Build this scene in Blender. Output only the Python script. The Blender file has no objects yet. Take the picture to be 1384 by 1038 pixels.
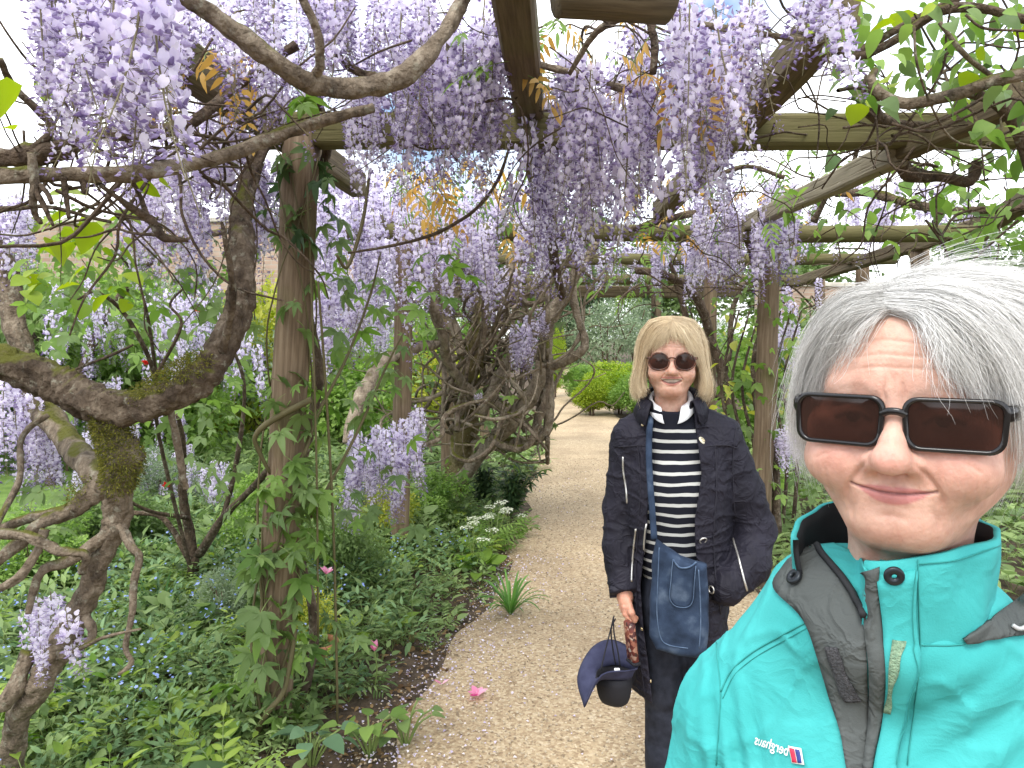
import bpy, math, random
import numpy as np
from mathutils import Vector, Matrix
from mathutils.bvhtree import BVHTree

R = math.radians
scene = bpy.context.scene
COL = scene.collection

# ------------------------------------------------------------------ camera, sky, sun, exposure
CAM_H = 1.55
FPX, CX, CY = 1000.0, 692.0, 519.0
PITCH = math.atan((CY - 455.0) / FPX)
cam_data = bpy.data.cameras.new('camera')
cam_data.lens = 36.0 * FPX / 1384.0
cam_data.sensor_width = 36.0
cam_data.clip_start = 0.05
cam_data.clip_end = 2000
cam = bpy.data.objects.new('camera', cam_data)
COL.objects.link(cam)
cam.location = (0, 0, CAM_H)
cam.rotation_euler = (R(90) - PITCH, 0, 0)
scene.camera = cam

SUN_EL, SUN_AZ = R(58), R(205)          # azimuth clockwise from +Y: behind the camera, to its side
world = bpy.data.worlds.new('World')
scene.world = world
world.use_nodes = True
wn, wl = world.node_tree.nodes, world.node_tree.links
wn.clear()
w_out = wn.new('ShaderNodeOutputWorld')
w_bg = wn.new('ShaderNodeBackground')
w_sky = wn.new('ShaderNodeTexSky')
w_sky.sky_type = 'NISHITA'
w_sky.sun_disc = False
w_sky.sun_elevation = SUN_EL
w_sky.sun_rotation = SUN_AZ
w_sky.dust_density = 2.0
w_co = wn.new('ShaderNodeTexCoord')
w_no = wn.new('ShaderNodeTexNoise')
w_no.inputs['Scale'].default_value = 3.2
w_no.inputs['Detail'].default_value = 6
w_ra = wn.new('ShaderNodeValToRGB')
w_ra.color_ramp.elements[0].position = 0.36
w_ra.color_ramp.elements[1].position = 0.56
w_mx = wn.new('ShaderNodeMixRGB')
w_mx.inputs['Color2'].default_value = (10.5, 10.8, 11.2, 1)      # bright thin cloud
wl.new(w_co.outputs['Generated'], w_no.inputs['Vector'])
wl.new(w_no.outputs['Fac'], w_ra.inputs['Fac'])
wl.new(w_ra.outputs['Color'], w_mx.inputs['Fac'])
wl.new(w_sky.outputs['Color'], w_mx.inputs['Color1'])
wl.new(w_mx.outputs['Color'], w_bg.inputs['Color'])
w_bg.inputs['Strength'].default_value = 0.15
wl.new(w_bg.outputs['Background'], w_out.inputs['Surface'])

sun_data = bpy.data.lights.new('sun', 'SUN')
sun_data.energy = 1.5
sun_data.angle = R(25)
sun_data.color = (1.0, 0.965, 0.91)
sun = bpy.data.objects.new('sun', sun_data)
COL.objects.link(sun)
sun.location = (0, 0, 20)
_sd = Vector((math.sin(SUN_AZ) * math.cos(SUN_EL), math.cos(SUN_AZ) * math.cos(SUN_EL), math.sin(SUN_EL)))
sun.rotation_euler = _sd.to_track_quat('Z', 'Y').to_euler()

scene.view_settings.view_transform = 'Standard'
scene.view_settings.look = 'None'
scene.view_settings.gamma = 1.0
scene.view_settings.use_curve_mapping = False
scene.view_settings.exposure = 0.86
scene.render.engine = 'CYCLES'
cy = scene.cycles
cy.use_denoising = True
cy.max_bounces = 7
cy.diffuse_bounces = 4
cy.glossy_bounces = 3
cy.transmission_bounces = 4
cy.transparent_max_bounces = 8
cy.caustics_reflective = False
cy.caustics_refractive = False

# ------------------------------------------------------------------ helpers
_cp, _sp = math.cos(PITCH), math.sin(PITCH)

def P(px, py, Y):
    """point of the place at distance Y ahead of the viewpoint, seen in direction (px, py)"""
    u, v = (px - CX) / FPX, (CY - py) / FPX
    d = (u, _cp + v * _sp, v * _cp - _sp)
    t = Y / d[1]
    return np.array((d[0] * t, Y, CAM_H + d[2] * t))

def ray(px, py):
    u, v = (px - CX) / FPX, (CY - py) / FPX
    return Vector((u, _cp + v * _sp, v * _cp - _sp)).normalized()

def tag(o, label=None, category=None, group=None, kind=None):
    if label: o['label'] = label
    if category: o['category'] = category
    if group: o['group'] = group
    if kind: o['kind'] = kind
    return o

def empty(name, loc=(0, 0, 0), rz=0.0, **k):
    o = bpy.data.objects.new(name, None)
    o.empty_display_size = 0.1
    o.location = loc
    o.rotation_euler = (0, 0, rz)
    COL.objects.link(o)
    return tag(o, **k)

def link(name, me, parent=None, loc=None, rot=None, scale=None, inv=False, **k):
    o = bpy.data.objects.new(name, me)
    COL.objects.link(o)
    if parent is not None:
        o.parent = parent
        if inv:                                        # geometry given in world space
            o.matrix_parent_inverse = world_mat(parent).inverted()
    if loc is not None: o.location = loc
    if rot is not None: o.rotation_euler = rot
    if scale is not None: o.scale = (scale,) * 3 if isinstance(scale, (int, float)) else scale
    return tag(o, **k)

def world_mat(o):
    m = Matrix.LocRotScale(o.location, o.rotation_euler, o.scale)
    if o.parent is not None:
        m = world_mat(o.parent) @ o.matrix_parent_inverse @ m
    return m

def mesh(name, V, F, mats=(), mi=None, smooth=True, tint=None):
    """V (n,3); F list of int arrays (m,k); mi list of arrays of material indices matching F"""
    me = bpy.data.meshes.new(name)
    V = np.asarray(V, dtype=np.float32)
    F = [np.asarray(f, dtype=np.int32) for f in F if len(f)]
    me.vertices.add(len(V))
    me.vertices.foreach_set('co', V.ravel())
    nl = sum(f.size for f in F)
    npoly = sum(len(f) for f in F)
    me.loops.add(nl)
    me.polygons.add(npoly)
    me.loops.foreach_set('vertex_index', np.concatenate([f.ravel() for f in F]))
    tot = np.concatenate([np.full(len(f), f.shape[1], np.int32) for f in F])
    st = np.concatenate([[0], np.cumsum(tot)[:-1]]).astype(np.int32)
    me.polygons.foreach_set('loop_start', st)
    me.polygons.foreach_set('loop_total', tot)
    for m in mats: me.materials.append(m)
    if mi is not None:
        me.polygons.foreach_set('material_index', np.concatenate([np.asarray(a, np.int32) for a in mi]))
    me.polygons.foreach_set('use_smooth', np.full(npoly, bool(smooth)))
    if tint is not None:
        a = me.attributes.new('tint', 'FLOAT', 'POINT')
        a.data.foreach_set('value', np.asarray(tint, np.float32))
    me.update(calc_edges=True)
    me.validate()
    return me

class MB:
    """collects pieces into one mesh"""
    def __init__(s): s.V, s.F, s.M, s.T, s.n = [], [], [], [], 0
    def add(s, V, F, m=0, t=0.5):
        V = np.asarray(V, float).reshape(-1, 3)
        for f in F:
            f = np.asarray(f, int)
            if not len(f): continue
            s.F.append(f + s.n); s.M.append(np.full(len(f), m))
        s.V.append(V)
        s.T.append(np.full(len(V), t) if np.isscalar(t) else np.asarray(t))
        s.n += len(V)
        return s
    def addT(s, tpl, Rm, loc, sc, tints=None):
        """scatter template (V, [(F, m)], T) with rotations (k,3,3), places (k,3), sizes (k,) or (k,3)"""
        V, FM, T = tpl
        k = len(loc)
        sc = np.asarray(sc, float)
        if sc.ndim == 1: sc = sc[:, None]
        W = np.einsum('kij,knj->kni', Rm, V[None] * sc[:, None, :]) + np.asarray(loc)[:, None, :]
        n = len(V)
        off = (np.arange(k) * n)[:, None, None]
        for f, m in FM:
            f = np.asarray(f, int)
            g = (f[None] + off).reshape(-1, f.shape[1]) + s.n
            s.F.append(g); s.M.append(np.full(len(g), m))
        s.V.append(W.reshape(-1, 3))
        t = np.broadcast_to(T, (k, n)).copy()
        if tints is not None: t = np.clip(t + np.asarray(tints)[:, None], 0, 1)
        s.T.append(t.ravel())
        s.n += k * n
        return s
    def mesh(s, name, mats, smooth=True):
        return mesh(name, np.concatenate(s.V), s.F, mats, s.M, smooth, np.concatenate(s.T))

def rot_from(z, up_rand):
    """frames whose X axis is z (k,3); up_rand (k,) rolls about it -> (k,3,3), columns x,y,z"""
    x = z / np.maximum(np.linalg.norm(z, axis=1, keepdims=True), 1e-9)
    ref = np.tile(np.array([0, 0, 1.0]), (len(x), 1))
    ref[np.abs(x[:, 2]) > 0.95] = (0, 1, 0)
    y = np.cross(ref, x); y /= np.linalg.norm(y, axis=1, keepdims=True)
    w = np.cross(x, y)
    c, s_ = np.cos(up_rand)[:, None], np.sin(up_rand)[:, None]
    y2 = y * c + w * s_
    w2 = -y * s_ + w * c
    return np.stack([x, y2, w2], axis=2)

def catmull(pts, n=8):
    p = np.asarray(pts, float)
    p = np.vstack([2 * p[0] - p[1], p, 2 * p[-1] - p[-2]])
    out = []
    for i in range(1, len(p) - 2):
        for t in np.linspace(0, 1, n, endpoint=False):
            a, b, c, d = p[i - 1], p[i], p[i + 1], p[i + 2]
            out.append(0.5 * ((2 * b) + (c - a) * t + (2 * a - 5 * b + 4 * c - d) * t * t + (3 * b - a - 3 * c + d) * t ** 3))
    out.append(p[-2])
    return np.array(out)

def tube_vf(pts, rad, sides=8, rough=0.0, twist=0.0, seed=0, flute=0.0, caps=True):
    pts = np.asarray(pts, float)
    rad = np.broadcast_to(np.asarray(rad, float), (len(pts),))
    rg = np.random.default_rng(seed)
    T = np.gradient(pts, axis=0)
    T /= np.maximum(np.linalg.norm(T, axis=1, keepdims=True), 1e-9)
    n = np.cross(T[0], (0.3, 0.2, 0.93)); n /= np.linalg.norm(n)
    N = [n]
    for i in range(1, len(pts)):
        n = n - T[i] * np.dot(n, T[i]); n /= max(np.linalg.norm(n), 1e-9); N.append(n)
    N = np.array(N); B = np.cross(T, N)
    L = np.concatenate([[0], np.cumsum(np.linalg.norm(np.diff(pts, axis=0), axis=1))])
    ang = np.linspace(0, 2 * np.pi, sides, endpoint=False)
    A = ang[None] + 0 * L[:, None]
    k = np.ones_like(A)
    if flute: k += flute * np.sin(3 * (A + twist * L[:, None]) + 1.0) + flute * .6 * np.sin(5 * (A - .6 * twist * L[:, None]))
    if rough:
        nz = rg.normal(0, 1, A.shape)
        nz = (nz + np.roll(nz, 1, 1) + np.roll(nz, -1, 1)) / 1.7
        if len(pts) > 3: nz[1:-1] = (nz[:-2] + 2 * nz[1:-1] + nz[2:]) / 2.6
        k += rough * nz
        if sides >= 10:
            fis = np.sin(A * (sides // 3) + twist * .5 * L[:, None] + 2.2 * np.sin(L[:, None] * 23 + 3 * np.sin(A * 2)) + rg.uniform(0, 6))
            k += rough * .7 * np.minimum(fis, .25)
            kn = np.interp(L, np.linspace(0, L[-1], max(3, int(L[-1] / .09))), rg.normal(0, .09, max(3, int(L[-1] / .09))))
            k += kn[:, None] * (.6 + .6 * np.cos(A + rg.uniform(0, 6)))
    r = rad[:, None] * k
    V = pts[:, None] + r[..., None] * (np.cos(A)[..., None] * N[:, None] + np.sin(A)[..., None] * B[:, None])
    m, s = len(pts), sides
    i, j = np.meshgrid(np.arange(m - 1), np.arange(s), indexing='ij')
    j2 = (j + 1) % s
    Q = np.stack([i * s + j, i * s + j2, (i + 1) * s + j2, (i + 1) * s + j], -1).reshape(-1, 4)
    V = V.reshape(-1, 3)
    F = [Q]
    if caps:
        V = np.vstack([V, pts[:1], pts[-1:]])
        a = np.arange(s); b = (a + 1) % s
        F.append(np.stack([np.full(s, m * s), b, a], -1))
        F.append(np.stack([np.full(s, m * s + 1), (m - 1) * s + a, (m - 1) * s + b], -1))
    return V, F

def tube(name, pts, rad, mat, parent=None, n=8, sides=8, inv=True, **k):
    kk = {q: k.pop(q) for q in ('rough', 'twist', 'seed', 'flute') if q in k}
    c = catmull(np.column_stack([np.asarray(pts, float), np.broadcast_to(rad, (len(pts),))]), n)
    V, F = tube_vf(c[:, :3], np.maximum(c[:, 3], 1e-4), sides, **kk)
    return link(name, mesh(name, V, F, [mat]), parent, inv=inv and parent is not None, **k)

def box_vf(x0, x1, y0, y1, z0, z1, bev=0.0):
    """box with chamfered edges"""
    c = np.array([(x0 + x1) / 2, (y0 + y1) / 2, (z0 + z1) / 2]); h = np.array([x1 - x0, y1 - y0, z1 - z0]) / 2
    b = min(bev, h.min() * .45)
    V, idx = [], {}
    for sx in (-1, 1):
        for sy in (-1, 1):
            for sz in (-1, 1):
                for ax in range(3):
                    s = np.array([sx, sy, sz], float)
                    off = h - b; off[ax] = h[ax]
                    idx[(sx, sy, sz, ax)] = len(V)
                    V.append(c + s * off)
    F4, F3 = [], []
    for ax in range(3):
        o = [a for a in range(3) if a != ax]
        for s in (-1, 1):
            q = []
            for a, b_ in ((-1, -1), (1, -1), (1, 1), (-1, 1)):
                k = [0, 0, 0]; k[ax] = s; k[o[0]] = a; k[o[1]] = b_
                q.append(idx[(*k, ax)])
            if (s > 0) == (ax == 1): q.reverse()
            F4.append(q)
        for a in (-1, 1):
            for b_ in (-1, 1):
                k0 = [0, 0, 0]; k0[o[0]] = a; k0[o[1]] = b_
                k1 = list(k0); k0[ax] = -1; k1[ax] = 1
                q = [idx[(*k0, o[0])], idx[(*k1, o[0])], idx[(*k1, o[1])], idx[(*k0, o[1])]]
                F4.append(q)
    for sx in (-1, 1):
        for sy in (-1, 1):
            for sz in (-1, 1):
                F3.append([idx[(sx, sy, sz, a)] for a in range(3)])
    return np.array(V), [np.array(F4), np.array(F3)]

def fixn(me):
    import bmesh
    bm = bmesh.new(); bm.from_mesh(me)
    bmesh.ops.recalc_face_normals(bm, faces=bm.faces)
    bm.to_mesh(me); bm.free()
    return me

# ------------------------------------------------------------------ materials
def new_mat(name):
    m = bpy.data.materials.new(name); m.use_nodes = True
    nt = m.node_tree
    return m, nt.nodes, nt.links, nt.nodes['Principled BSDF']

def ramp(nodes, stops):
    r = nodes.new('ShaderNodeValToRGB')
    e = r.color_ramp.elements
    while len(e) < len(stops): e.new(0.5)
    for q, (p, c) in zip(e, stops):
        q.position = p; q.color = (*c, 1)
    return r

def noise_mat(name, stops, scale=20, detail=6, rough=0.85, bump=0.3, bscale=None, stretch=(1, 1, 1), spec=0.3, dist=0.004, coord='Object', sheen=0.0):
    m, n, l, b = new_mat(name)
    tc = n.new('ShaderNodeTexCoord'); mp = n.new('ShaderNodeMapping'); mp.inputs['Scale'].default_value = stretch
    nz = n.new('ShaderNodeTexNoise'); nz.inputs['Scale'].default_value = scale; nz.inputs['Detail'].default_value = detail
    r = ramp(n, stops)
    l.new(tc.outputs[coord], mp.inputs[0]); l.new(mp.outputs[0], nz.inputs['Vector'])
    l.new(nz.outputs['Fac'], r.inputs['Fac']); l.new(r.outputs['Color'], b.inputs['Base Color'])
    b.inputs['Roughness'].default_value = rough
    b.inputs['Specular IOR Level'].default_value = spec
    if sheen: b.inputs['Sheen Weight'].default_value = sheen
    if bump:
        n2 = n.new('ShaderNodeTexNoise'); n2.inputs['Scale'].default_value = bscale or scale * 3; n2.inputs['Detail'].default_value = 8
        l.new(mp.outputs[0], n2.inputs['Vector'])
        bp = n.new('ShaderNodeBump'); bp.inputs['Strength'].default_value = bump; bp.inputs['Distance'].default_value = dist
        l.new(n2.outputs['Fac'], bp.inputs['Height']); l.new(bp.outputs['Normal'], b.inputs['Normal'])
    return m

def leaf_mat(name, dark, light, trans=0.35, rough=0.5, objrand=0.25, spec=0.3):
    """per-leaf tone from the 'tint' attribute, part of the light passes through"""
    m, n, l, b = new_mat(name)
    at = n.new('ShaderNodeAttribute'); at.attribute_name = 'tint'
    oi = n.new('ShaderNodeObjectInfo')
    ma = n.new('ShaderNodeMath'); ma.operation = 'MULTIPLY_ADD'
    ma.inputs[1].default_value = objrand; l.new(oi.outputs['Random'], ma.inputs[0])
    sb = n.new('ShaderNodeMath'); sb.operation = 'SUBTRACT'; sb.inputs[1].default_value = objrand / 2
    l.new(at.outputs['Fac'], sb.inputs[0]); l.new(sb.outputs[0], ma.inputs[2])
    r = ramp(n, [(0.0, dark), (1.0, light)])
    l.new(ma.outputs[0], r.inputs['Fac'])
    l.new(r.outputs['Color'], b.inputs['Base Color'])
    b.inputs['Roughness'].default_value = rough
    b.inputs['Specular IOR Level'].default_value = spec
    tr = n.new('ShaderNodeBsdfTranslucent')
    hs = n.new('ShaderNodeHueSaturation'); hs.inputs['Value'].default_value = 1.5; hs.inputs['Saturation'].default_value = 1.1
    l.new(r.outputs['Color'], hs.inputs['Color']); l.new(hs.outputs['Color'], tr.inputs['Color'])
    mx = n.new('ShaderNodeMixShader'); mx.inputs[0].default_value = trans
    out = n['Material Output']
    l.new(b.outputs[0], mx.inputs[1]); l.new(tr.outputs[0], mx.inputs[2]); l.new(mx.outputs[0], out.inputs['Surface'])
    return m

def plain_mat(name, col, rough=0.6, metal=0.0, spec=0.4, trans=0.0, bump=None):
    m, n, l, b = new_mat(name)
    b.inputs['Base Color'].default_value = (*col, 1)
    b.inputs['Roughness'].default_value = rough
    b.inputs['Metallic'].default_value = metal
    b.inputs['Specular IOR Level'].default_value = spec
    if bump:
        tc = n.new('ShaderNodeTexCoord'); nz = n.new('ShaderNodeTexNoise')
        nz.inputs['Scale'].default_value = bump[0]; nz.inputs['Detail'].default_value = 5
        l.new(tc.outputs['Object'], nz.inputs['Vector'])
        bp = n.new('ShaderNodeBump'); bp.inputs['Strength'].default_value = bump[1]; bp.inputs['Distance'].default_value = 0.002
        l.new(nz.outputs['Fac'], bp.inputs['Height']); l.new(bp.outputs['Normal'], b.inputs['Normal'])
    return m

def bark_mat(name, stops, lichen=0.12, moss=0.0, scale=30):
    m, n, l, b = new_mat(name)
    tc = n.new('ShaderNodeTexCoord')
    nz = n.new('ShaderNodeTexNoise'); nz.inputs['Scale'].default_value = scale; nz.inputs['Detail'].default_value = 10
    nz.inputs['Roughness'].default_value = 0.7
    r = ramp(n, stops)
    mp = n.new('ShaderNodeMapping'); mp.inputs['Scale'].default_value = (1, 1, .45); l.new(tc.outputs['Object'], mp.inputs[0])
    l.new(mp.outputs[0], nz.inputs['Vector']); l.new(nz.outputs['Fac'], r.inputs['Fac'])
    # pale lichen spots
    n3 = n.new('ShaderNodeTexNoise'); n3.inputs['Scale'].default_value = 30; n3.inputs['Detail'].default_value = 8; n3.inputs['Roughness'].default_value = .65
    l.new(tc.outputs['Object'], n3.inputs['Vector'])
    r3 = ramp(n, [(0.60 - lichen * .4, (0, 0, 0)), (0.68 - lichen * .4, (1, 1, 1))])
    l.new(n3.outputs['Fac'], r3.inputs['Fac'])
    mx = n.new('ShaderNodeMixRGB'); mx.inputs['Color2'].default_value = (.30, .29, .22, 1)
    lf = n.new('ShaderNodeMath'); lf.operation = 'MULTIPLY'; lf.inputs[1].default_value = .55
    l.new(r3.outputs['Color'], lf.inputs[0]); l.new(lf.outputs[0], mx.inputs['Fac']); l.new(r.outputs['Color'], mx.inputs['Color1'])
    col = mx.outputs['Color']
    if moss:
        ge = n.new('ShaderNodeNewGeometry'); sx = n.new('ShaderNodeSeparateXYZ')
        l.new(ge.outputs['Normal'], sx.inputs[0])
        n4 = n.new('ShaderNodeTexNoise'); n4.inputs['Scale'].default_value = 7; n4.inputs['Detail'].default_value = 6
        l.new(tc.outputs['Object'], n4.inputs['Vector'])
        ad = n.new('ShaderNodeMath'); ad.operation = 'MULTIPLY_ADD'; ad.inputs[1].default_value = 0.35
        l.new(sx.outputs['Z'], ad.inputs[0]); l.new(n4.outputs['Fac'], ad.inputs[2])
        r4 = ramp(n, [(0.80 - moss * .3, (0, 0, 0)), (0.92 - moss * .3, (1, 1, 1))])
        l.new(ad.outputs[0], r4.inputs['Fac'])
        m2 = n.new('ShaderNodeMixRGB'); m2.inputs['Color2'].default_value = (.085, .085, .014, 1)
        l.new(r4.outputs['Color'], m2.inputs['Fac']); l.new(col, m2.inputs['Color1'])
        col = m2.outputs['Color']
    l.new(col, b.inputs['Base Color'])
    b.inputs['Roughness'].default_value = 0.9
    b.inputs['Specular IOR Level'].default_value = 0.2
    n5 = n.new('ShaderNodeTexNoise'); n5.inputs['Scale'].default_value = scale * 2.2; n5.inputs['Detail'].default_value = 10
    l.new(tc.outputs['Object'], n5.inputs['Vector'])
    bp = n.new('ShaderNodeBump'); bp.inputs['Strength'].default_value = 1.0; bp.inputs['Distance'].default_value = 0.02
    l.new(n5.outputs['Fac'], bp.inputs['Height']); l.new(bp.outputs['Normal'], b.inputs['Normal'])
    return m
rng = np.random.default_rng(7)

# ------------------------------------------------------------------ setting: ground, path, lawn
M_soil = noise_mat('soil', [(0.3, (.045, .032, .021)), (0.7, (.135, .097, .064))], 14, 8, 0.95, 0.8, 60, dist=0.02)
M_grass = noise_mat('lawn_green', [(0.3, (.09, .16, .03)), (0.7, (.17, .27, .06))], 9, 8, 0.9, 0.6, 160, dist=0.02)
M_stalk = plain_mat('green_stalk', (.16, .22, .06), 0.6)

def gravel_mat():
    m, n, l, b = new_mat('gravel')
    tc = n.new('ShaderNodeTexCoord')
    vo = n.new('ShaderNodeTexVoronoi'); vo.inputs['Scale'].default_value = 95
    l.new(tc.outputs['Object'], vo.inputs['Vector'])
    sp = n.new('ShaderNodeSeparateColor'); l.new(vo.outputs['Color'], sp.inputs[0])
    r = ramp(n, [(0.0, (.275, .195, .115)), (0.35, (.395, .297, .182)), (0.75, (.47, .37, .235)), (1.0, (.57, .475, .335))])
    l.new(sp.outputs[0], r.inputs['Fac'])
    nz = n.new('ShaderNodeTexNoise'); nz.inputs['Scale'].default_value = 1.1; nz.inputs['Detail'].default_value = 7
    l.new(tc.outputs['Object'], nz.inputs['Vector'])
    r2 = ramp(n, [(0.32, (.66, .63, .59)), (0.5, (.93, .91, .88)), (0.7, (1.08, 1.06, 1.02))])
    l.new(nz.outputs['Fac'], r2.inputs['Fac'])
    mx = n.new('ShaderNodeMixRGB'); mx.blend_type = 'MULTIPLY'; mx.inputs['Fac'].default_value = 1
    l.new(r.outputs['Color'], mx.inputs['Color1']); l.new(r2.outputs['Color'], mx.inputs['Color2'])
    l.new(mx.outputs['Color'], b.inputs['Base Color'])
    b.inputs['Roughness'].default_value = 0.9
    v2 = n.new('ShaderNodeTexVoronoi'); v2.inputs['Scale'].default_value = 95; v2.feature = 'SMOOTH_F1'
    l.new(tc.outputs['Object'], v2.inputs['Vector'])
    iv = n.new('ShaderNodeMath'); iv.operation = 'SUBTRACT'; iv.inputs[0].default_value = 1.0
    l.new(v2.outputs['Distance'], iv.inputs[1])
    bp = n.new('ShaderNodeBump'); bp.inputs['Strength'].default_value = .7; bp.inputs['Distance'].default_value = 0.006
    l.new(iv.outputs[0], bp.inputs['Height']); l.new(bp.outputs['Normal'], b.inputs['Normal'])
    return m
M_gravel = gravel_mat()

PATH_L = [(-3, -.75), (0, -.62), (2.7, -.52), (3.6, -.30), (5.1, -.04), (8.4, .23), (11.5, .45), (15, .72), (21, 1.25), (27, 1.7), (34, 1.0), (42, -2)]
PATH_R = [(-3, 1.25), (0, 1.3), (2.7, 1.35), (3.6, 1.4), (5.1, 1.5), (8.4, 1.65), (11.5, 1.85), (15, 2.1), (21, 2.7), (27, 3.3), (34, 3.0), (42, 0.5)]
def path_x(Y, side):
    t = PATH_L if side < 0 else PATH_R
    return np.interp(Y, [a for a, _ in t], [b for _, b in t])

def grid_sheet(name, xs, ys, zf, mat, **k):
    X, Y = np.meshgrid(xs, ys, indexing='ij')
    V = np.stack([X, Y, zf(X, Y)], -1).reshape(-1, 3)
    nx, ny = len(xs), len(ys)
    i, j = np.meshgrid(np.arange(nx - 1), np.arange(ny - 1), indexing='ij')
    a = i * ny + j
    Q = np.stack([a, a + ny, a + ny + 1, a + 1], -1).reshape(-1, 4)
    return link(name, mesh(name, V, [Q], [mat]), kind='structure', **k)

gx = np.concatenate([[-400, -120, -50, -25], np.linspace(-14, 14, 113), [25, 50, 120, 400]])
gy = np.concatenate([[-60, -20, -8], np.linspace(-4, 24, 113), [30, 45, 90, 200, 600]])
def ground_z(X, Y):
    dl = np.clip((path_x(Y, -1) - X - .05) / .8, 0, 1)
    dr = np.clip((X - path_x(Y, 1) - .05) / .8, 0, 1)
    d = np.maximum(dl, dr)
    und = .02 * np.sin(X * 2.1 + 1) * np.sin(Y * 1.7) + .012 * np.sin(X * 5.3) * np.cos(Y * 4.7)
    return -.012 + d * (.05 + und)
grid_sheet('ground', gx, gy, ground_z, M_soil, label='dark earth of the flower beds beside the path')

py_ = np.concatenate([np.linspace(-3, 12, 76), np.linspace(12.6, 42, 40)])
Vp, nU = [], 13
prg = np.random.default_rng(3)
for i, Y in enumerate(py_):
    xl = path_x(Y, -1) + .05 * math.sin(Y * 3.1) + .035 * math.sin(Y * 7.7 + 1) - .03
    xr = path_x(Y, 1) + .05 * math.sin(Y * 2.7 + 2) + .05
    for u in np.linspace(0, 1, nU):
        crown = .016 * (1 - (2 * u - 1) ** 2)
        edge = -.022 if u in (0.0, 1.0) else 0
        Vp.append((xl + (xr - xl) * u, Y, crown + edge))
i, j = np.meshgrid(np.arange(len(py_) - 1), np.arange(nU - 1), indexing='ij')
a = i * nU + j
Qp = np.stack([a, a + 1, a + nU + 1, a + nU], -1).reshape(-1, 4)
path = link('gravel_path', mesh('gravel_path', Vp, [Qp], [M_gravel]), kind='structure', label='pale gravel path running under the pergola')

lawn_x, lawn_y = np.linspace(-16, -2.2, 40), np.linspace(5.6, 20, 40)
grid_sheet('lawn', lawn_x, lawn_y, lambda X, Y: .08 + .02 * np.sin(X) * np.sin(Y), M_grass, label='mown green lawn beyond the flower bed')

# loose stones of the gravel that stand up from the path
def pebbles():
    rg = np.random.default_rng(11)
    n = 9000
    Y = 2.3 + 7.0 * rg.random(n) ** 1.7
    u = rg.random(n)
    X = path_x(Y, -1) - .12 + (path_x(Y, 1) - path_x(Y, -1) + .2) * u
    Z = .016 * (1 - (2 * u - 1) ** 2) + .001
    V = np.array([(1, 0, 0), (-.5, .87, 0), (-.5, -.87, 0), (0, 0, .8), (.5, .5, .45), (-.6, .1, .5)]) 
    F = [(np.array([(0, 4, 3), (4, 1, 3), (1, 5, 3), (5, 2, 3), (2, 0, 3), (0, 1, 4), (1, 2, 5)]), 0)]
    Rm = rot_from(np.column_stack([rg.normal(size=n), rg.normal(size=n), rg.normal(0, .25, n)]), rg.normal(0, .4, n))
    mb = MB().addT((V, F, np.full(6, .5)), Rm, np.column_stack([X, Y, Z]), rg.uniform(.003, .0085, n), rg.uniform(-.5, .5, n))
    m = leaf_mat('pebble', (.24, .18, .115), (.58, .49, .36), 0.0, 0.85)
    return link('loose_gravel', mb.mesh('loose_gravel', [m], False), kind='stuff', label='loose pale gravel stones scattered on the path', category='gravel')
pebbles()

# ------------------------------------------------------------------ leaf shapes
def leaf_tpl(w=.5, fold=.18, droop=.25, seg=4, tip=1.0, m=0):
    """a leaf one unit long along +X, folded along its midrib, drooping"""
    xs = np.linspace(0, 1, seg + 2)[1:-1]
    V = [(0, 0, 0)]
    for x in xs:
        hw = w / 2 * math.sin(math.pi * x ** .75) ** .8
        z = -droop * x * x
        V += [(x, -hw, z + fold * hw * 2), (x, 0, z), (x, hw, z + fold * hw * 2)]
    V.append((1 * tip, 0, -droop))
    T, Q = [(0, 1, 2), (0, 2, 3)], []
    for s in range(seg - 1):
        a = 1 + 3 * s; b = a + 3
        Q += [(a, b, b + 1, a + 1), (a + 1, b + 1, b + 2, a + 2)]
    a = 1 + 3 * (seg - 1); t = len(V) - 1
    T += [(a, t, a + 1), (a + 1, t, a + 2)]
    F = [(np.array(T), m)]
    if Q: F.append((np.array(Q), m))
    return np.array(V, float), F, np.full(len(V), .5)

LEAF = leaf_tpl(.55, .15, .22, 4)
LEAF_S = leaf_tpl(.56, .18, .25, 6)
LEAF_C = leaf_tpl(.6, .2, .15, 1)           # cheap: 4 faces
LEAF_N = leaf_tpl(.28, .15, .35, 3)
LEAF_H = leaf_tpl(.85, .10, .25, 4)

def join_tpl(parts):
    V, F, T, n = [], [], [], 0
    for v, fm, t in parts:
        V.append(v); T.append(t)
        F += [(np.asarray(f) + n, m) for f, m in fm]
        n += len(v)
    return np.vstack(V), F, np.concatenate(T)

def xf(tpl, M=None, loc=(0, 0, 0), s=1.0):
    v, f, t = tpl
    v = v * s
    if M is not None: v = v @ np.asarray(M).T
    return v + np.asarray(loc), f, t

def rz(a): c, s = math.cos(a), math.sin(a); return np.array([[c, -s, 0], [s, c, 0], [0, 0, 1]])
def ry(a): c, s = math.cos(a), math.sin(a); return np.array([[c, 0, s], [0, 1, 0], [-s, 0, c]])
def rx(a): c, s = math.cos(a), math.sin(a); return np.array([[1, 0, 0], [0, c, -s], [0, s, c]])

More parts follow.
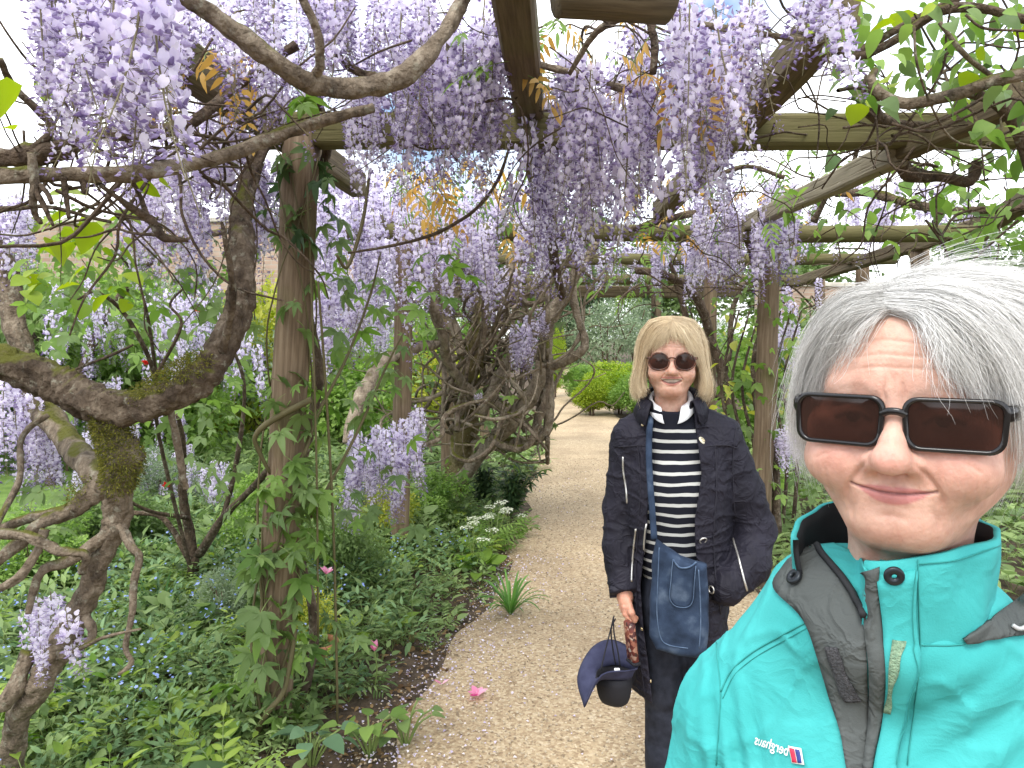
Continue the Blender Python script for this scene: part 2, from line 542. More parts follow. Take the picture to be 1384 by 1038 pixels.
# five leaflets spread like fingers on a stalk, and a three-part rose leaf
LET = leaf_tpl(.38, .18, .34, 4)
STK = tube_vf([(0, 0, 0), (.25, 0, .03), (.5, 0, .02)], .012, 3, caps=False)
PALM = join_tpl([(STK[0], [(f, 1) for f in STK[1]], np.full(len(STK[0]), .5))] +
                [xf(LET, rz(a), (.5, 0, .02), s) for a, s in ((0, .66), (.85, .58), (-.85, .58), (1.75, .44), (-1.75, .44))])
ROSE = join_tpl([(STK[0], [(f, 1) for f in STK[1]], np.full(len(STK[0]), .5)), xf(LEAF, None, (.5, 0, .02), .5),
                 xf(LEAF, rz(1.1), (.42, 0, .02), .42), xf(LEAF, rz(-1.1), (.42, 0, .02), .42)])
def pinn():
    p = [(tube_vf([(0, 0, 0), (.5, 0, .02), (1, 0, -.08)], .007, 3, caps=False))]
    out = [(p[0][0], [(f, 1) for f in p[0][1]], np.full(len(p[0][0]), .5))]
    for k, x in enumerate((.3, .48, .66, .84)):
        for s in (-1, 1):
            out.append(xf(LEAF_N, rz(s * 1.0) @ ry(.2), (x, 0, .01 - .08 * x * x), .38 - .05 * k))
    out.append(xf(LEAF_N, ry(.2), (1, 0, -.08), .34))
    return join_tpl(out)
PINN = pinn()

L_mid = leaf_mat('leaf_mid_green', (.052, .100, .028), (.225, .325, .105))
L_dark = leaf_mat('leaf_dark_green', (.022, .050, .018), (.085, .150, .055), .25)
L_lime = leaf_mat('leaf_lime', (.12, .22, .02), (.40, .48, .05), .4)
L_grey = leaf_mat('leaf_grey_green', (.09, .145, .075), (.28, .35, .21), .3)
L_bronze = leaf_mat('leaf_bronze', (.33, .16, .04), (.62, .42, .13), .5)
L_fresh = leaf_mat('leaf_fresh_green', (.085, .17, .028), (.30, .44, .11), .45)
L_yellow = leaf_mat('leaf_yellow_green', (.18, .24, .02), (.50, .50, .10), .45)
B_twig = noise_mat('twig_bark', [(.3, (.055, .038, .024)), (.7, (.17, .12, .08))], 60, 5, .9, .5)

def bush_mesh(name, n, r, leaf, size, mats, seed, lumps=16, tone=.25, hollow=.55, flat=0.0, ext=1.0):
    """leaves on many overlapping clumps, thicker towards the outside"""
    rg = np.random.default_rng(seed)
    c = rg.normal(size=(lumps, 3)); c /= np.linalg.norm(c, axis=1, keepdims=True)
    c *= (rg.random((lumps, 1)) ** .5) * .72
    rad = rg.uniform(.22, .42, lumps)
    k = rg.integers(0, lumps, n)
    d = rg.normal(size=(n, 3)); d /= np.linalg.norm(d, axis=1, keepdims=True)
    q = c[k] + d * (rad[k] * (hollow + (1 - hollow) * rg.random(n) + .12 * rg.normal(size=n)))[:, None]
    pos = q * np.asarray(r)
    out = d * .7 + np.array([0, 0, -.15]) + rg.normal(0, .5, (n, 3))
    Rm = rot_from(out, rg.normal(0, .8, n))
    tint = (rg.normal(0, tone * .6, n) + (rg.random(lumps)[k] - .5) * tone * 1.6)
    mb = MB().addT(leaf, Rm, pos, rg.uniform(.6, 1.25, n) * size, tint)
    return mb.mesh(name, mats)

def bush(name, loc, r, me, label, category, group=None, rotz=0, trunk=.04, nst=4, seed=0):
    e = empty(name, loc, rotz, label=label, category=category, group=group)
    link('crown', me, e, loc=(0, 0, r[2] * .98), scale=tuple(r))
    rg = np.random.default_rng(seed)
    for s in range(nst):
        a = rg.uniform(0, 6.28); sp = rg.uniform(.1, .5)
        q = [(.05 * math.cos(a), .05 * math.sin(a), -.08), (sp * .4 * r[0] * math.cos(a), sp * .4 * r[1] * math.sin(a), r[2] * .6),
             (sp * r[0] * math.cos(a + .4), sp * r[1] * math.sin(a + .4), r[2] * 1.3)]
        tube('stem', q, [trunk, trunk * .7, trunk * .3], B_twig, e, 4, 6, inv=False, seed=s, rough=.06)
    return e

# ------------------------------------------------------------------ garden walls and far greenery
def brick_mat(name, c1, c2, mortar, scale=1.0):
    m, n, l, b = new_mat(name)
    tc = n.new('ShaderNodeTexCoord'); mp = n.new('ShaderNodeMapping')
    mp.inputs['Rotation'].default_value = (R(90), 0, 0)
    br = n.new('ShaderNodeTexBrick')
    br.inputs['Scale'].default_value = 1; br.inputs['Brick Width'].default_value = .225; br.inputs['Row Height'].default_value = .075
    br.inputs['Mortar Size'].default_value = .008
    for k, c in (('Color1', c1), ('Color2', c2), ('Mortar', mortar)): br.inputs[k].default_value = (*c, 1)
    l.new(tc.outputs['Object'], mp.inputs[0]); l.new(mp.outputs[0], br.inputs['Vector'])
    nz = n.new('ShaderNodeTexNoise'); nz.inputs['Scale'].default_value = 2; nz.inputs['Detail'].default_value = 8
    l.new(tc.outputs['Object'], nz.inputs['Vector'])
    r2 = ramp(n, [(.3, (.7, .7, .7)), (.7, (1.15, 1.12, 1.1))]); l.new(nz.outputs['Fac'], r2.inputs['Fac'])
    mx = n.new('ShaderNodeMixRGB'); mx.blend_type = 'MULTIPLY'; mx.inputs['Fac'].default_value = 1
    l.new(br.outputs['Color'], mx.inputs['Color1']); l.new(r2.outputs['Color'], mx.inputs['Color2'])
    l.new(mx.outputs['Color'], b.inputs['Base Color'])
    b.inputs['Roughness'].default_value = .9
    bp = n.new('ShaderNodeBump'); bp.inputs['Strength'].default_value = .6; bp.inputs['Distance'].default_value = .01
    l.new(br.outputs['Fac'], bp.inputs['Height']); bp.invert = True
    l.new(bp.outputs['Normal'], b.inputs['Normal'])
    return m
M_brick = brick_mat('pink_brick', (.36, .245, .18), (.46, .34, .26), (.42, .37, .30))
M_stone = noise_mat('pale_stone', [(.3, (.38, .35, .29)), (.7, (.56, .52, .44))], 6, 8, .9, .4)

def wall(loc, L, H, T, label, rotz=0):
    e = empty('garden_wall', loc, rotz, label=label, category='wall')
    mb = MB().add(*box_vf(0, L, 0, T, -.2, H, .006))
    link('brickwork', fixn(mb.mesh('brickwork', [M_brick], False)), e)
    n = int(L / .6)
    me = fixn(MB().add(*box_vf(.004, .596, -.05, T + .05, 0, .09, .015)).mesh('coping_stone', [M_stone], False))
    for k in range(n): link('coping_stone', me, e, loc=(k * .6, 0, H - .004))
wall((-15, 13.5, 0), 12.6, 3.5, .34, 'tall pinkish brick garden wall behind the rose bushes', R(-4))
wall((5.2, 15.5, 0), 9.0, 2.6, .34, 'lower brick wall beyond the far row of pergola posts', R(6))

bm_mid = bush_mesh('bush_leaves', 6000, (1, 1, 1), LEAF_C, .085, [L_mid], 1)
bm_dark = bush_mesh('bush_leaves', 5000, (1, 1, 1), LEAF_C, .075, [L_dark], 2)
bm_grey = bush_mesh('bush_leaves', 6000, (1, 1, 1), leaf_tpl(.25, .1, .1, 1), .085, [L_grey], 3, tone=.35)
bm_fresh = bush_mesh('bush_leaves', 5000, (1, 1, 1), LEAF_C, .085, [L_fresh], 4, tone=.4)
bm_yellow = bush_mesh('bush_leaves', 4500, (1, 1, 1), LEAF_C, .08, [L_yellow], 5, tone=.4)
bm_fine = bush_mesh('bush_leaves', 20000, (1, 1, 1), LEAF_C, .075, [L_lime], 6, lumps=60, tone=.35, hollow=.7)
bm_fine2 = bush_mesh('bush_leaves', 18000, (1, 1, 1), LEAF_C, .075, [L_fresh], 8, lumps=60, tone=.3, hollow=.7)

def gp(px, Y, z=0.0):
    return ((px - CX) / FPX * Y * 1.002, Y, z)

# clipped hedge mounds on the far side of the path
for px, Y, r, me, rt, lb in ((800, 14.4, (.42, .50, .46), bm_fine, 0, 'bright lime clipped hedge mound at the bend of the path'),
                     (836, 14.9, (.55, .60, .47), bm_fine, 1, 'broad lime hedge mound next to the bend of the path'),
                     (872, 14.2, (.50, .80, .48), bm_fine2, 2, 'fresh green clipped hedge mound behind the blonde woman'),
                     (790, 17.6, (.60, .9, .48), bm_fine2, 3, 'low green hedge further along the path, behind the lime mound'),
                     (826, 18.2, (.9, 1.0, .50), bm_fine, 4, 'yellow-green hedge below the grey-green shrub'),
                     (880, 18.6, (1.0, 1.0, .52), bm_fine2, 5, 'long green hedge below the tall grey-green shrub')):
    bush('hedge', gp(px, Y), r, me, lb, 'hedge', rotz=rt, trunk=.02)
bush('conifer', gp(752, 19.0), (.30, .30, .95), bm_fine, 'narrow golden conifer beside the bend of the path', 'conifer', trunk=.03, nst=1)

far = [
    (825, 24, (2.2, 1.6, 1.55), bm_grey, 'grey-green loose shrub at the end of the path'),
    (860, 27, (2.0, 1.6, 1.9), bm_grey, 'taller grey-green shrub behind the hedge at the path end'),
    (745, 25, (1.5, 1.4, 1.6), bm_dark, 'dark evergreen shrub where the path bends out of sight'),
    (775, 30, (3.0, 1.8, 2.6), bm_dark, 'tall dark evergreen closing the view at the path end'),
]
for k, (px, Y, r, me, lb) in enumerate(far):
    bush('shrub', gp(px, Y), r, me, lb, 'shrub', rotz=k * 1.3, trunk=.05, seed=k)
LOOKS = {id(bm_mid): 'mid-green', id(bm_fresh): 'fresh light green', id(bm_grey): 'grey-green', id(bm_dark): 'dark green', id(bm_yellow): 'yellow-green'}
for k in range(34):
    Yk = 9.5 + (k % 5) * 2.6
    if k < 23:
        px = -40 + k * 34; where = 'massed behind the wisteria on the bed side of the path'
        if px > 600: px = 560 + (px - 600) * .6; Yk = 12 + (k % 4)
    else:
        px = 925 + (k - 23) * 52; where = 'massed across the path beyond the woman in navy'
    me = (bm_mid, bm_fresh, bm_grey, bm_fresh, bm_mid, bm_yellow, bm_dark)[k % 7] if k < 15 else (bm_fresh, bm_grey, bm_yellow)[k % 3] if k < 23 else (bm_fresh, bm_yellow, bm_mid, bm_fresh, bm_grey)[k % 5]
    h = .75 + .3 * ((k * 7) % 5) / 5
    if k < 11: h *= 1.15; Yk = 8.0 + (k % 4) * 1.5
    bush('shrub', gp(px, Yk), (1.25, 1.0, h * 1.25), me, LOOKS[id(me)] + ' leafy shrub ' + where, 'shrub',
         LOOKS[id(me)] + (' shrubs along the bed' if k < 23 else ' shrubs across the path'), rotz=k * 2.1, trunk=.03, seed=k + 20)
# taller bushes in front of the wall, and looser perennials that rise out of the near bed
for px, Y, r, me, lb in ((70, 10.6, (1.1, .9, 1.45), bm_fresh, 'tall fresh green bush against the pinkish wall beside the pale slanting trunk'),
                         (215, 11.2, (1.3, .9, 1.6), bm_mid, 'tall mid-green bush against the pinkish wall behind the rose bush'),
                         (345, 10.4, (1.1, .9, 1.55), bm_yellow, 'tall yellow-green bush behind the nearest log post')):
    bush('shrub', gp(px, Y), r, me, lb, 'shrub', rotz=px * .01, trunk=.035, seed=px)
for px, Y, r, me, lb in ((150, 4.9, (.42, .36, .34), bm_mid, 'rounded leafy perennial behind the mossy knot'),
                         (40, 4.2, (.36, .34, .32), bm_fresh, 'loose light green perennial below the hanging low raceme'),
                         (345, 4.9, (.34, .32, .36), bm_fresh, 'upright light green perennial beside the dark forked rose stem'),
                         (455, 4.3, (.30, .30, .32), bm_mid, 'leafy perennial beside the low cluster of racemes'),
                         (515, 5.3, (.34, .30, .30), bm_yellow, 'yellow-green perennial at the foot of the second log post'),
                         (590, 5.9, (.40, .34, .26), bm_fresh, 'soft green perennial between the second post and the mossy trunk'),
                         (205, 6.0, (.46, .40, .38), bm_grey, 'grey-green perennial on the edge of the lawn'),
                         (300, 3.7, (.24, .24, .22), bm_grey, 'small grey-green perennial behind the nearest post'),
                         (400, 3.5, (.20, .20, .24), bm_yellow, 'small yellow-green perennial by the terracotta pot')):
    bush('perennial', gp(px, Y), r, me, lb, 'perennial', rotz=px * .02, trunk=.008, nst=5, seed=px)
# trees that close the view far behind
tm = bush_mesh('tree_leaves', 7000, (1, 1, 1), LEAF_C, .075, [L_mid], 9, lumps=26, tone=.35)
for k, (px, Y, r, h, lb) in enumerate([
    (640, 40, (5, 4, 4), 2.2, 'broad green tree far behind the tangled wisteria'),
    (770, 46, (6, 4, 4.6), 2.0, 'tall green tree closing the view over the end of the path'),
    (900, 42, (5, 4, 3.6), 2.0, 'broad green tree far behind the blonde woman'),
    (1060, 38, (5, 4, 3.4), 1.8, 'green tree beyond the far wall behind the grey-haired woman'),
    (1330, 36, (5, 4, 3.6), 1.8, 'green tree above the lower brick wall'),
    (420, 36, (5, 4, 3.6), 1.6, 'green tree behind the post wrapped in creeper'),
    (130, 34, (4.5, 4, 3.2), 1.5, 'green tree showing over the tall pinkish wall')]):
    e = empty('tree', gp(px, Y), k, label=lb, category='tree')
    link('crown', tm, e, loc=(0, 0, h + r[2] * .8), scale=r)
    tube('trunk', [(0, 0, -.2), (.1, 0, h * .6), (0, .1, h + r[2])], [.3, .24, .1], B_twig, e, 5, 8, inv=False, rough=.06)

# ------------------------------------------------------------------ pergola
def timber_mat(name, stops, green=0.3):
    m, n, l, b = new_mat(name)
    tc = n.new('ShaderNodeTexCoord'); mp = n.new('ShaderNodeMapping'); mp.inputs['Scale'].default_value = (1.2, 22, 22)
    nz = n.new('ShaderNodeTexNoise'); nz.inputs['Scale'].default_value = 3; nz.inputs['Detail'].default_value = 10
    nz.inputs['Roughness'].default_value = .65
    l.new(tc.outputs['Object'], mp.inputs[0]); l.new(mp.outputs[0], nz.inputs['Vector'])
    r = ramp(n, stops); l.new(nz.outputs['Fac'], r.inputs['Fac'])
    n2 = n.new('ShaderNodeTexNoise'); n2.inputs['Scale'].default_value = 4; n2.inputs['Detail'].default_value = 8
    l.new(tc.outputs['Object'], n2.inputs['Vector'])
    r2 = ramp(n, [(.62 - green * .4, (0, 0, 0)), (.85 - green * .4, (.75, .75, .75))]); l.new(n2.outputs['Fac'], r2.inputs['Fac'])
    mx = n.new('ShaderNodeMixRGB'); mx.inputs['Color2'].default_value = (.115, .11, .04, 1)
    l.new(r2.outputs['Color'], mx.inputs['Fac']); l.new(r.outputs['Color'], mx.inputs['Color1'])
    l.new(mx.outputs['Color'], b.inputs['Base Color'])
    b.inputs['Roughness'].default_value = .88; b.inputs['Specular IOR Level'].default_value = .25
    mp2 = n.new('ShaderNodeMapping'); mp2.inputs['Scale'].default_value = (1.0, 30, 30)
    l.new(tc.outputs['Object'], mp2.inputs[0])
    n3 = n.new('ShaderNodeTexNoise'); n3.inputs['Scale'].default_value = 3; n3.inputs['Detail'].default_value = 12
    l.new(mp2.outputs[0], n3.inputs['Vector'])
    r3 = ramp(n, [(.3, (0, 0, 0)), (.45, (.8, .8, .8)), (1, (1, 1, 1))]); l.new(n3.outputs['Fac'], r3.inputs['Fac'])
    bp = n.new('ShaderNodeBump'); bp.inputs['Strength'].default_value = .7; bp.inputs['Distance'].default_value = .006
    l.new(r3.outputs['Color'], bp.inputs['Height']); l.new(bp.outputs['Normal'], b.inputs['Normal'])
    return m
M_timber = timber_mat('weathered_timber', [(.25, (.045, .033, .02)), (.5, (.12, .092, .055)), (.8, (.21, .17, .105))])
M_timber_g = timber_mat('mossy_timber', [(.25, (.05, .042, .018)), (.5, (.125, .108, .048)), (.8, (.22, .195, .10))], .6)
M_post = timber_mat('post_timber', [(.2, (.06, .042, .026)), (.5, (.165, .118, .074)), (.8, (.30, .235, .16))], .12)

M_grey_timber = timber_mat('silvered_timber', [(.2, (.13, .11, .075)), (.5, (.25, .215, .15)), (.8, (.36, .32, .235))], .1)
pergola = empty('pergola', (0, 5, 0), label='weathered timber pergola with log posts and cross beams over the gravel path', category='pergola')

def align(A, B):
    A, B = Vector(A), Vector(B)
    x = (B - A).normalized()
    up = Vector((0, 0, 1)) if abs(x.z) < .9 else Vector((0, 1, 0))
    y = up.cross(x).normalized(); z = x.cross(y)
    m = Matrix((x, y, z)).transposed().to_4x4(); m.translation = A
    return m, (B - A).length

def beam(name, A, B, w, h, mat, roundness=False, seed=0, parent=None):
    parent = parent or pergola
    m, L = align(A, B)
    rg = np.random.default_rng(seed + 50)
    ns = max(4, int(L / .18))
    xs = np.linspace(0, L, ns)
    if roundness: prof = [(math.cos(a) * w / 2, math.sin(a) * h / 2) for a in np.linspace(0, 2 * np.pi, 14, endpoint=False)]
    else:
        c = .10
        q = [(-.5 + c, -.5), (.5 - c, -.5), (.5, -.5 + c), (.5, .5 - c), (.5 - c, .5), (-.5 + c, .5), (-.5, .5 - c), (-.5, -.5 + c)]
        prof = [(a * w, b * h) for a, b in q]
    prof = np.array(prof); k = len(prof)
    wob = np.cumsum(rg.normal(0, .0022, (ns, 2)), 0); wob -= np.linspace(0, 1, ns)[:, None] * wob[-1]
    sc = 1 + rg.normal(0, .030 if roundness else .014, (ns, k))
    V = np.zeros((ns, k, 3))
    V[..., 0] = xs[:, None]
    V[..., 1:] = prof[None] * sc[..., None] + wob[:, None]
    V[0, :, 0] += rg.normal(0, .004, k); V[-1, :, 0] += rg.normal(0, .004, k)
    i, j = np.meshgrid(np.arange(ns - 1), np.arange(k), indexing='ij'); j2 = (j + 1) % k
    Q = np.stack([i * k + j, (i + 1) * k + j, (i + 1) * k + j2, i * k + j2], -1).reshape(-1, 4)
    V = np.vstack([V.reshape(-1, 3), [(0, 0, 0)], [(L, 0, 0)]])
    a_ = np.arange(k); b_ = (a_ + 1) % k
    T = np.vstack([np.stack([np.full(k, ns * k), a_, b_], -1), np.stack([np.full(k, ns * k + 1), (ns - 1) * k + b_, (ns - 1) * k + a_], -1)])
    me = fixn(mesh(name, V, [Q, T], [mat], smooth=roundness))
    o = link(name, me, parent)
    o.matrix_parent_inverse = world_mat(parent).inverted()
    o.location, o.rotation_euler = m.translation, m.to_euler()
    return o

def post(px_top, py_top, px_base, Y, d, seed, ztop=None):
    b = P(px_base, 455 + 1552 / Y, Y); b[2] = -.12
    t = P(px_top, py_top, Y)
    if ztop: t[2] = ztop
    beam('post', b, t, d, d, M_post, True, seed)
ZB = 2.30
post(408, 192, 366, 2.80, .135, 1, ZB)
post(548, 330, 540, 5.05, .125, 2, ZB)
post(606, 352, 604, 7.25, .125, 3, ZB)
post(1042, 330, 1026, 5.05, .14, 4, ZB)
post(960, 352, 957, 7.4, .13, 5, ZB)
post(888, 380, 886, 9.6, .14, 6, ZB)
post(655, 380, 655, 9.5, .13, 7, ZB)
post(1243, 318, 1243, 6.1, .14, 8, ZB)
post(1166, 345, 1166, 7.6, .13, 9, ZB)
post(1108, 372, 1108, 9.6, .13, 10, ZB)
# cross beams
def cb(x0, x1, yc, Y, w, h, mat, rnd, seed, dy=0):
    beam('cross_beam', P(x0, yc, Y), P(x1, yc + dy, Y + .02), w, h, mat, rnd, seed)
cb(352, 1560, 177, 2.80, .09, .118, M_timber_g, False, 1, 2)
cb(470, 1330, 314, 5.05, .115, .115, M_timber_g, True, 2, 2)
cb(545, 1210, 350, 7.3, .11, .11, M_timber_g, True, 3)
cb(595, 1110, 378, 9.45, .13, .13, M_timber_g, True, 4)
cb(600, 1000, 394, 9.7, .16, .15, M_timber, False, 5)
# beams along the path
beam('long_beam', P(130, 2, 1.80), P(484, 250, 3.95), .085, .125, M_timber, False, 6)
beam('long_beam', P(690, -60, 1.72), P(742, 330, 6.6), .105, .11, M_timber, False, 7)
beam('long_beam', P(1135, 10, 1.95), P(893, 285, 4.7), .10, .12, M_timber, False, 8)
beam('long_beam', P(1214, 208, 2.84), P(1010, 302, 5.05), .07, .095, M_grey_timber, False, 9)
beam('long_beam', P(1345, 298, 5.0), P(1060, 386, 9.6), .09, .11, M_timber, False, 10)
beam('long_beam', P(1600, 120, 2.2), P(1345, 298, 5.0), .09, .11, M_timber, False, 12)
beam('long_beam', P(505, 300, 4.9), P(660, 380, 9.6), .09, .10, M_timber, False, 13)
beam('long_beam', P(1380, 130, 2.3), P(1210, 205, 2.9), .07, .09, M_timber, False, 14)
# thick log end overhead
lg = beam('log_end', P(905, -6, 1.66), P(752, -16, 1.62), .12, .115, M_timber, True, 11)
# ------------------------------------------------------------------ wisteria
W_petal = leaf_mat('wisteria_petal', (.26, .205, .355), (.78, .74, .835), .56, .6, .2)
W_stalk = plain_mat('raceme_stalk', (.17, .15, .08), .7)
K_bark = bark_mat('wisteria_bark', [(.30, (.020, .014, .010)), (.5, (.085, .062, .042)), (.75, (.225, .18, .13))], .05, .25, 22)
K_bark_dark = bark_mat('dark_vine_bark', [(.3, (.03, .021, .015)), (.6, (.12, .086, .058)), (.85, (.23, .18, .125))], .04, .1, 30)
K_bark_pale = bark_mat('pale_lichen_bark', [(.30, (.040, .030, .021)), (.5, (.155, .120, .084)), (.75, (.34, .285, .21))], .10, .25, 24)
K_bark_w3 = bark_mat('grey_tangle_bark', [(.30, (.075, .060, .042)), (.5, (.235, .19, .138)), (.75, (.43, .37, .275))], .08, .2, 20)
K_moss = leaf_mat('moss', (.05, .06, .008), (.20, .19, .03), .15, .9)

def floret_tpl(bud=False):
    V, T = [], []
    tri, quad = [], []
    if bud:
        # closed bud: a pointed keel
        V = [(0, 0, 0), (.4, -.22, .12), (.4, .22, .12), (.45, 0, -.2), (1, 0, -.05)]
        tri = [(0, 1, 2), (0, 3, 1), (0, 2, 3), (1, 4, 2), (1, 3, 4), (3, 2, 4)]
        T = [.35, .3, .3, .15, .1]
        st = tube_vf([(-1.1, 0, .2), (0, 0, 0)], .035, 3, caps=False)
    else:
        # banner: rounded notched petal turned back, cupped
        V.append((0, 0, .0)); T.append(.72)
        for k, (y, z) in enumerate([(-.26, .10), (-.46, .42), (-.46, .80), (-.20, 1.04), (0, .90), (.20, 1.04), (.46, .80), (.46, .42), (.26, .10)]):
            V.append((.10 - .34 * (y * y + (z - .3) ** 2) + .12 * abs(y), y, z)); T.append((.80, .92, 1, 1, .95, 1, 1, .92, .80)[k])
        V.append((.14, 0, .45)); T.append(.90)
        for k in range(1, 9): tri.append((10, k + 1, k))
        tri += [(0, 1, 10), (0, 10, 9)]
        # wings and keel, darker, reaching forward and down
        b = len(V)
        V += [(.05, 0, .12), (.45, -.26, .06), (.45, .26, .06), (.50, 0, -.14), (.92, -.06, .16), (.92, .06, .16)]
        T += [.45, .42, .42, .18, .22, .22]
        tri += [(b, b + 1, b + 3), (b, b + 3, b + 2), (b + 1, b + 4, b + 3), (b + 2, b + 3, b + 5), (b + 3, b + 4, b + 5), (b, b + 4, b + 1), (b, b + 2, b + 5), (b, b + 5, b + 4)]
        st = tube_vf([(-1.15, 0, -.05), (-.5, 0, .06), (0, 0, .05)], .032, 3, caps=False)
    n = len(V)
    V = np.vstack([np.array(V, float), st[0]])
    F = [(np.array(tri), 0)] + [(f + n, 1) for f in st[1]]
    return V, F, np.concatenate([T, np.full(len(st[0]), .5)])
FLO, BUD = floret_tpl(), floret_tpl(True)

def raceme_mesh(seed, L=.36, n=105, fs=.0165, full=.72, wid=1.0):
    """hangs from the origin downwards"""
    rg = np.random.default_rng(seed)
    t = np.sort(rg.random(n) * .93 + .05)
    a = np.arange(n) * 2.399 + rg.normal(0, .35, n)
    bend = rg.normal(0, .03, 2)
    ax = np.column_stack([bend[0] * t * t, bend[1] * t * t, -L * t])
    taper = np.clip(1.08 - .55 * t ** 1.6, .3, 1) * np.clip(.55 + t * 4, 0, 1)
    ped = (.0215 * taper * wid + rg.normal(0, .002, n))
    size = fs * np.clip(1.15 - .62 * t ** 2.0, .35, 1.1) * rg.uniform(.85, 1.12, n)
    dirv = np.column_stack([np.cos(a), np.sin(a), -.12 + rg.normal(0, .25, n)])
    loc = ax + dirv * ped[:, None]
    Rm = rot_from(dirv + np.column_stack([rg.normal(0, .3, n), rg.normal(0, .3, n), rg.normal(-.15, .25, n)]), rg.normal(0, .7, n))
    op = (t < full + rg.normal(0, .06, n))
    mb = MB()
    tn = rg.normal(0, .13, n) - .14 * t
    mb.addT(FLO, Rm[op], loc[op], size[op], tn[op])
    if (~op).any(): mb.addT(BUD, Rm[~op], loc[~op], size[~op] * 1.1, tn[~op])
    ts = np.linspace(0, 1, 7)
    V, F = tube_vf(np.column_stack([bend[0] * ts ** 2, bend[1] * ts ** 2, -L * ts]), np.linspace(.0022, .0008, 7), 4)
    mb.add(V, F, 1)
    return mb.mesh('flower_raceme', [W_petal, W_stalk], False)

RAC = [raceme_mesh(100 + k, L, n, f, full, w) for k, (L, n, f, full, w) in enumerate([
    (.34, 100, .0170, .80, 1.0), (.40, 125, .0165, .85, 1.05), (.30, 90, .0175, .78, 1.0), (.44, 130, .0160, .82, .95), (.36, 115, .0165, .90, 1.1),
    (.26, 80, .0165, .70, .95), (.38, 80, .0155, .55, .9)])]
RLEN = [.34, .40, .30, .44, .36, .26, .38]
# smaller petals and more of them, half shut: the dense purple clusters
RACD = [raceme_mesh(200 + k, L, n, f, full, w) for k, (L, n, f, full, w) in enumerate([(.30, 120, .0135, .55, .85), (.36, 140, .0130, .5, .85), (.26, 110, .0140, .6, .9)])]
RLEND = [.30, .36, .26]

def racemes(parent, count, xr, yr, Yr, Lr, seed, dense=False, twig=True):
    """hang racemes in a volume: picture ranges give the direction, Yr the distance, Lr the length in metres"""
    rg = np.random.default_rng(seed)
    for k in range(count):
        Y = rg.uniform(*Yr)
        p = P(rg.uniform(*xr), rg.uniform(*yr), Y)
        v = rg.integers(0, len(RACD if dense else RAC))
        me, L0 = (RACD[v], RLEND[v]) if dense else (RAC[v], RLEN[v])
        L = rg.uniform(*Lr)
        s = L / L0
        sx = s ** .45 * (1.22 if Y > 3.9 else 1.0)
        o = link('flower_raceme', me, parent)
        o.matrix_parent_inverse = world_mat(parent).inverted()
        o.location = p; o.rotation_euler = (rg.normal(0, .07), rg.normal(0, .07), rg.uniform(0, 6.28)); o.scale = (sx, sx, s)

def limb(parent, pts, mat=None, name='branch', seed=0, sides=14, n=10, rough=.085, flute=.08, twist=9.0):
    """pts: (px, py, Y, radius)"""
    q = [P(a, b, Y) for a, b, Y, r in pts]
    rad = [r for *_, r in pts]
    return tube(name, q, rad, mat or K_bark, parent, n, sides, rough=rough, flute=flute, twist=twist, seed=seed)

def twigs(parent, count, xr, yr, Yr, seed, length=.35, r=.004, mat=None, sag=-.1, spread=1.0):
    rg = np.random.default_rng(seed)
    for k in range(count):
        p = P(rg.uniform(*xr), rg.uniform(*yr), rg.uniform(*Yr))
        d = rg.normal(size=3) * (1, .6, .55); d /= np.linalg.norm(d)
        q = [p]
        for s in range(4):
            d = d + rg.normal(0, .35 * spread, 3) + (0, 0, sag)
            d /= np.linalg.norm(d)
            q.append(q[-1] + d * length / 4 * rg.uniform(.7, 1.3))
        rr = r * rg.uniform(.6, 1.5)
        tube('twig', q, np.linspace(rr, rr * .4, 5), mat or K_bark_dark, parent, 4, 5, rough=.08, seed=k)

# --- gnarled old wisteria at the bed edge
w1 = empty('wisteria_vine', P(120, 1034, 2.35) * (1, 1, 0), label='gnarled old wisteria with a thick bowed limb and a mossy knot', category='wisteria')
limb(w1, [(-90, 470, 2.15, 0.0560), (-20, 486, 2.12, 0.0544), (60, 510, 2.10, 0.0528), (110, 538, 2.08, 0.0528), (165, 552, 2.06, 0.0512), (230, 535, 2.06, 0.0448),
          (285, 495, 2.10, 0.0432), (318, 430, 2.16, 0.0400), (328, 360, 2.24, 0.0360), (326, 290, 2.35, 0.0320), (345, 220, 2.5, 0.0272), (385, 150, 2.6, 0.0208), (470, 110, 2.6, 0.0160)], K_bark, 'limb', 1, 30, 22, .075, .10, 8)
limb(w1, [(140, 545, 2.08, .05), (150, 580, 2.08, .046), (165, 615, 2.08, .05), (160, 650, 2.09, .045), (158, 700, 2.12, .036), (135, 760, 2.12, .032), (105, 830, 2.13, .034),
          (78, 880, 2.14, .036), (52, 930, 2.15, .034), (25, 970, 2.17, .032), (15, 1040, 2.2, .034), (10, 1110, 2.2, .045), (5, 1210, 2.2, .05)], K_bark_pale, 'trunk', 2, 26, 16, .08, .09, 10)
limb(w1, [(40, 880, 2.15, .02), (10, 945, 2.1, .026), (-30, 955, 2.1, .028)], K_bark_pale, 'branch', 21, 10)
limb(w1, [(-20, 300, 2.9, .045), (10, 380, 2.85, .043), (22, 450, 2.8, .042), (52, 540, 2.7, .043), (88, 590, 2.5, .042), (125, 635, 2.2, .036), (150, 650, 2.12, .04)], K_bark_pale, 'limb', 3, 22, 14)
limb(w1, [(150, 650, 2.1, .036), (118, 672, 2.09, .030), (95, 690, 2.08, .024), (60, 705, 2.06, .021), (25, 735, 2.04, .018), (-20, 770, 2.0, .016)], K_bark_pale, 'branch', 4)
limb(w1, [(95, 690, 2.08, .02), (40, 700, 2.1, .015), (0, 715, 2.12, .013), (-30, 720, 2.12, .012)], K_bark_pale, 'branch', 5)
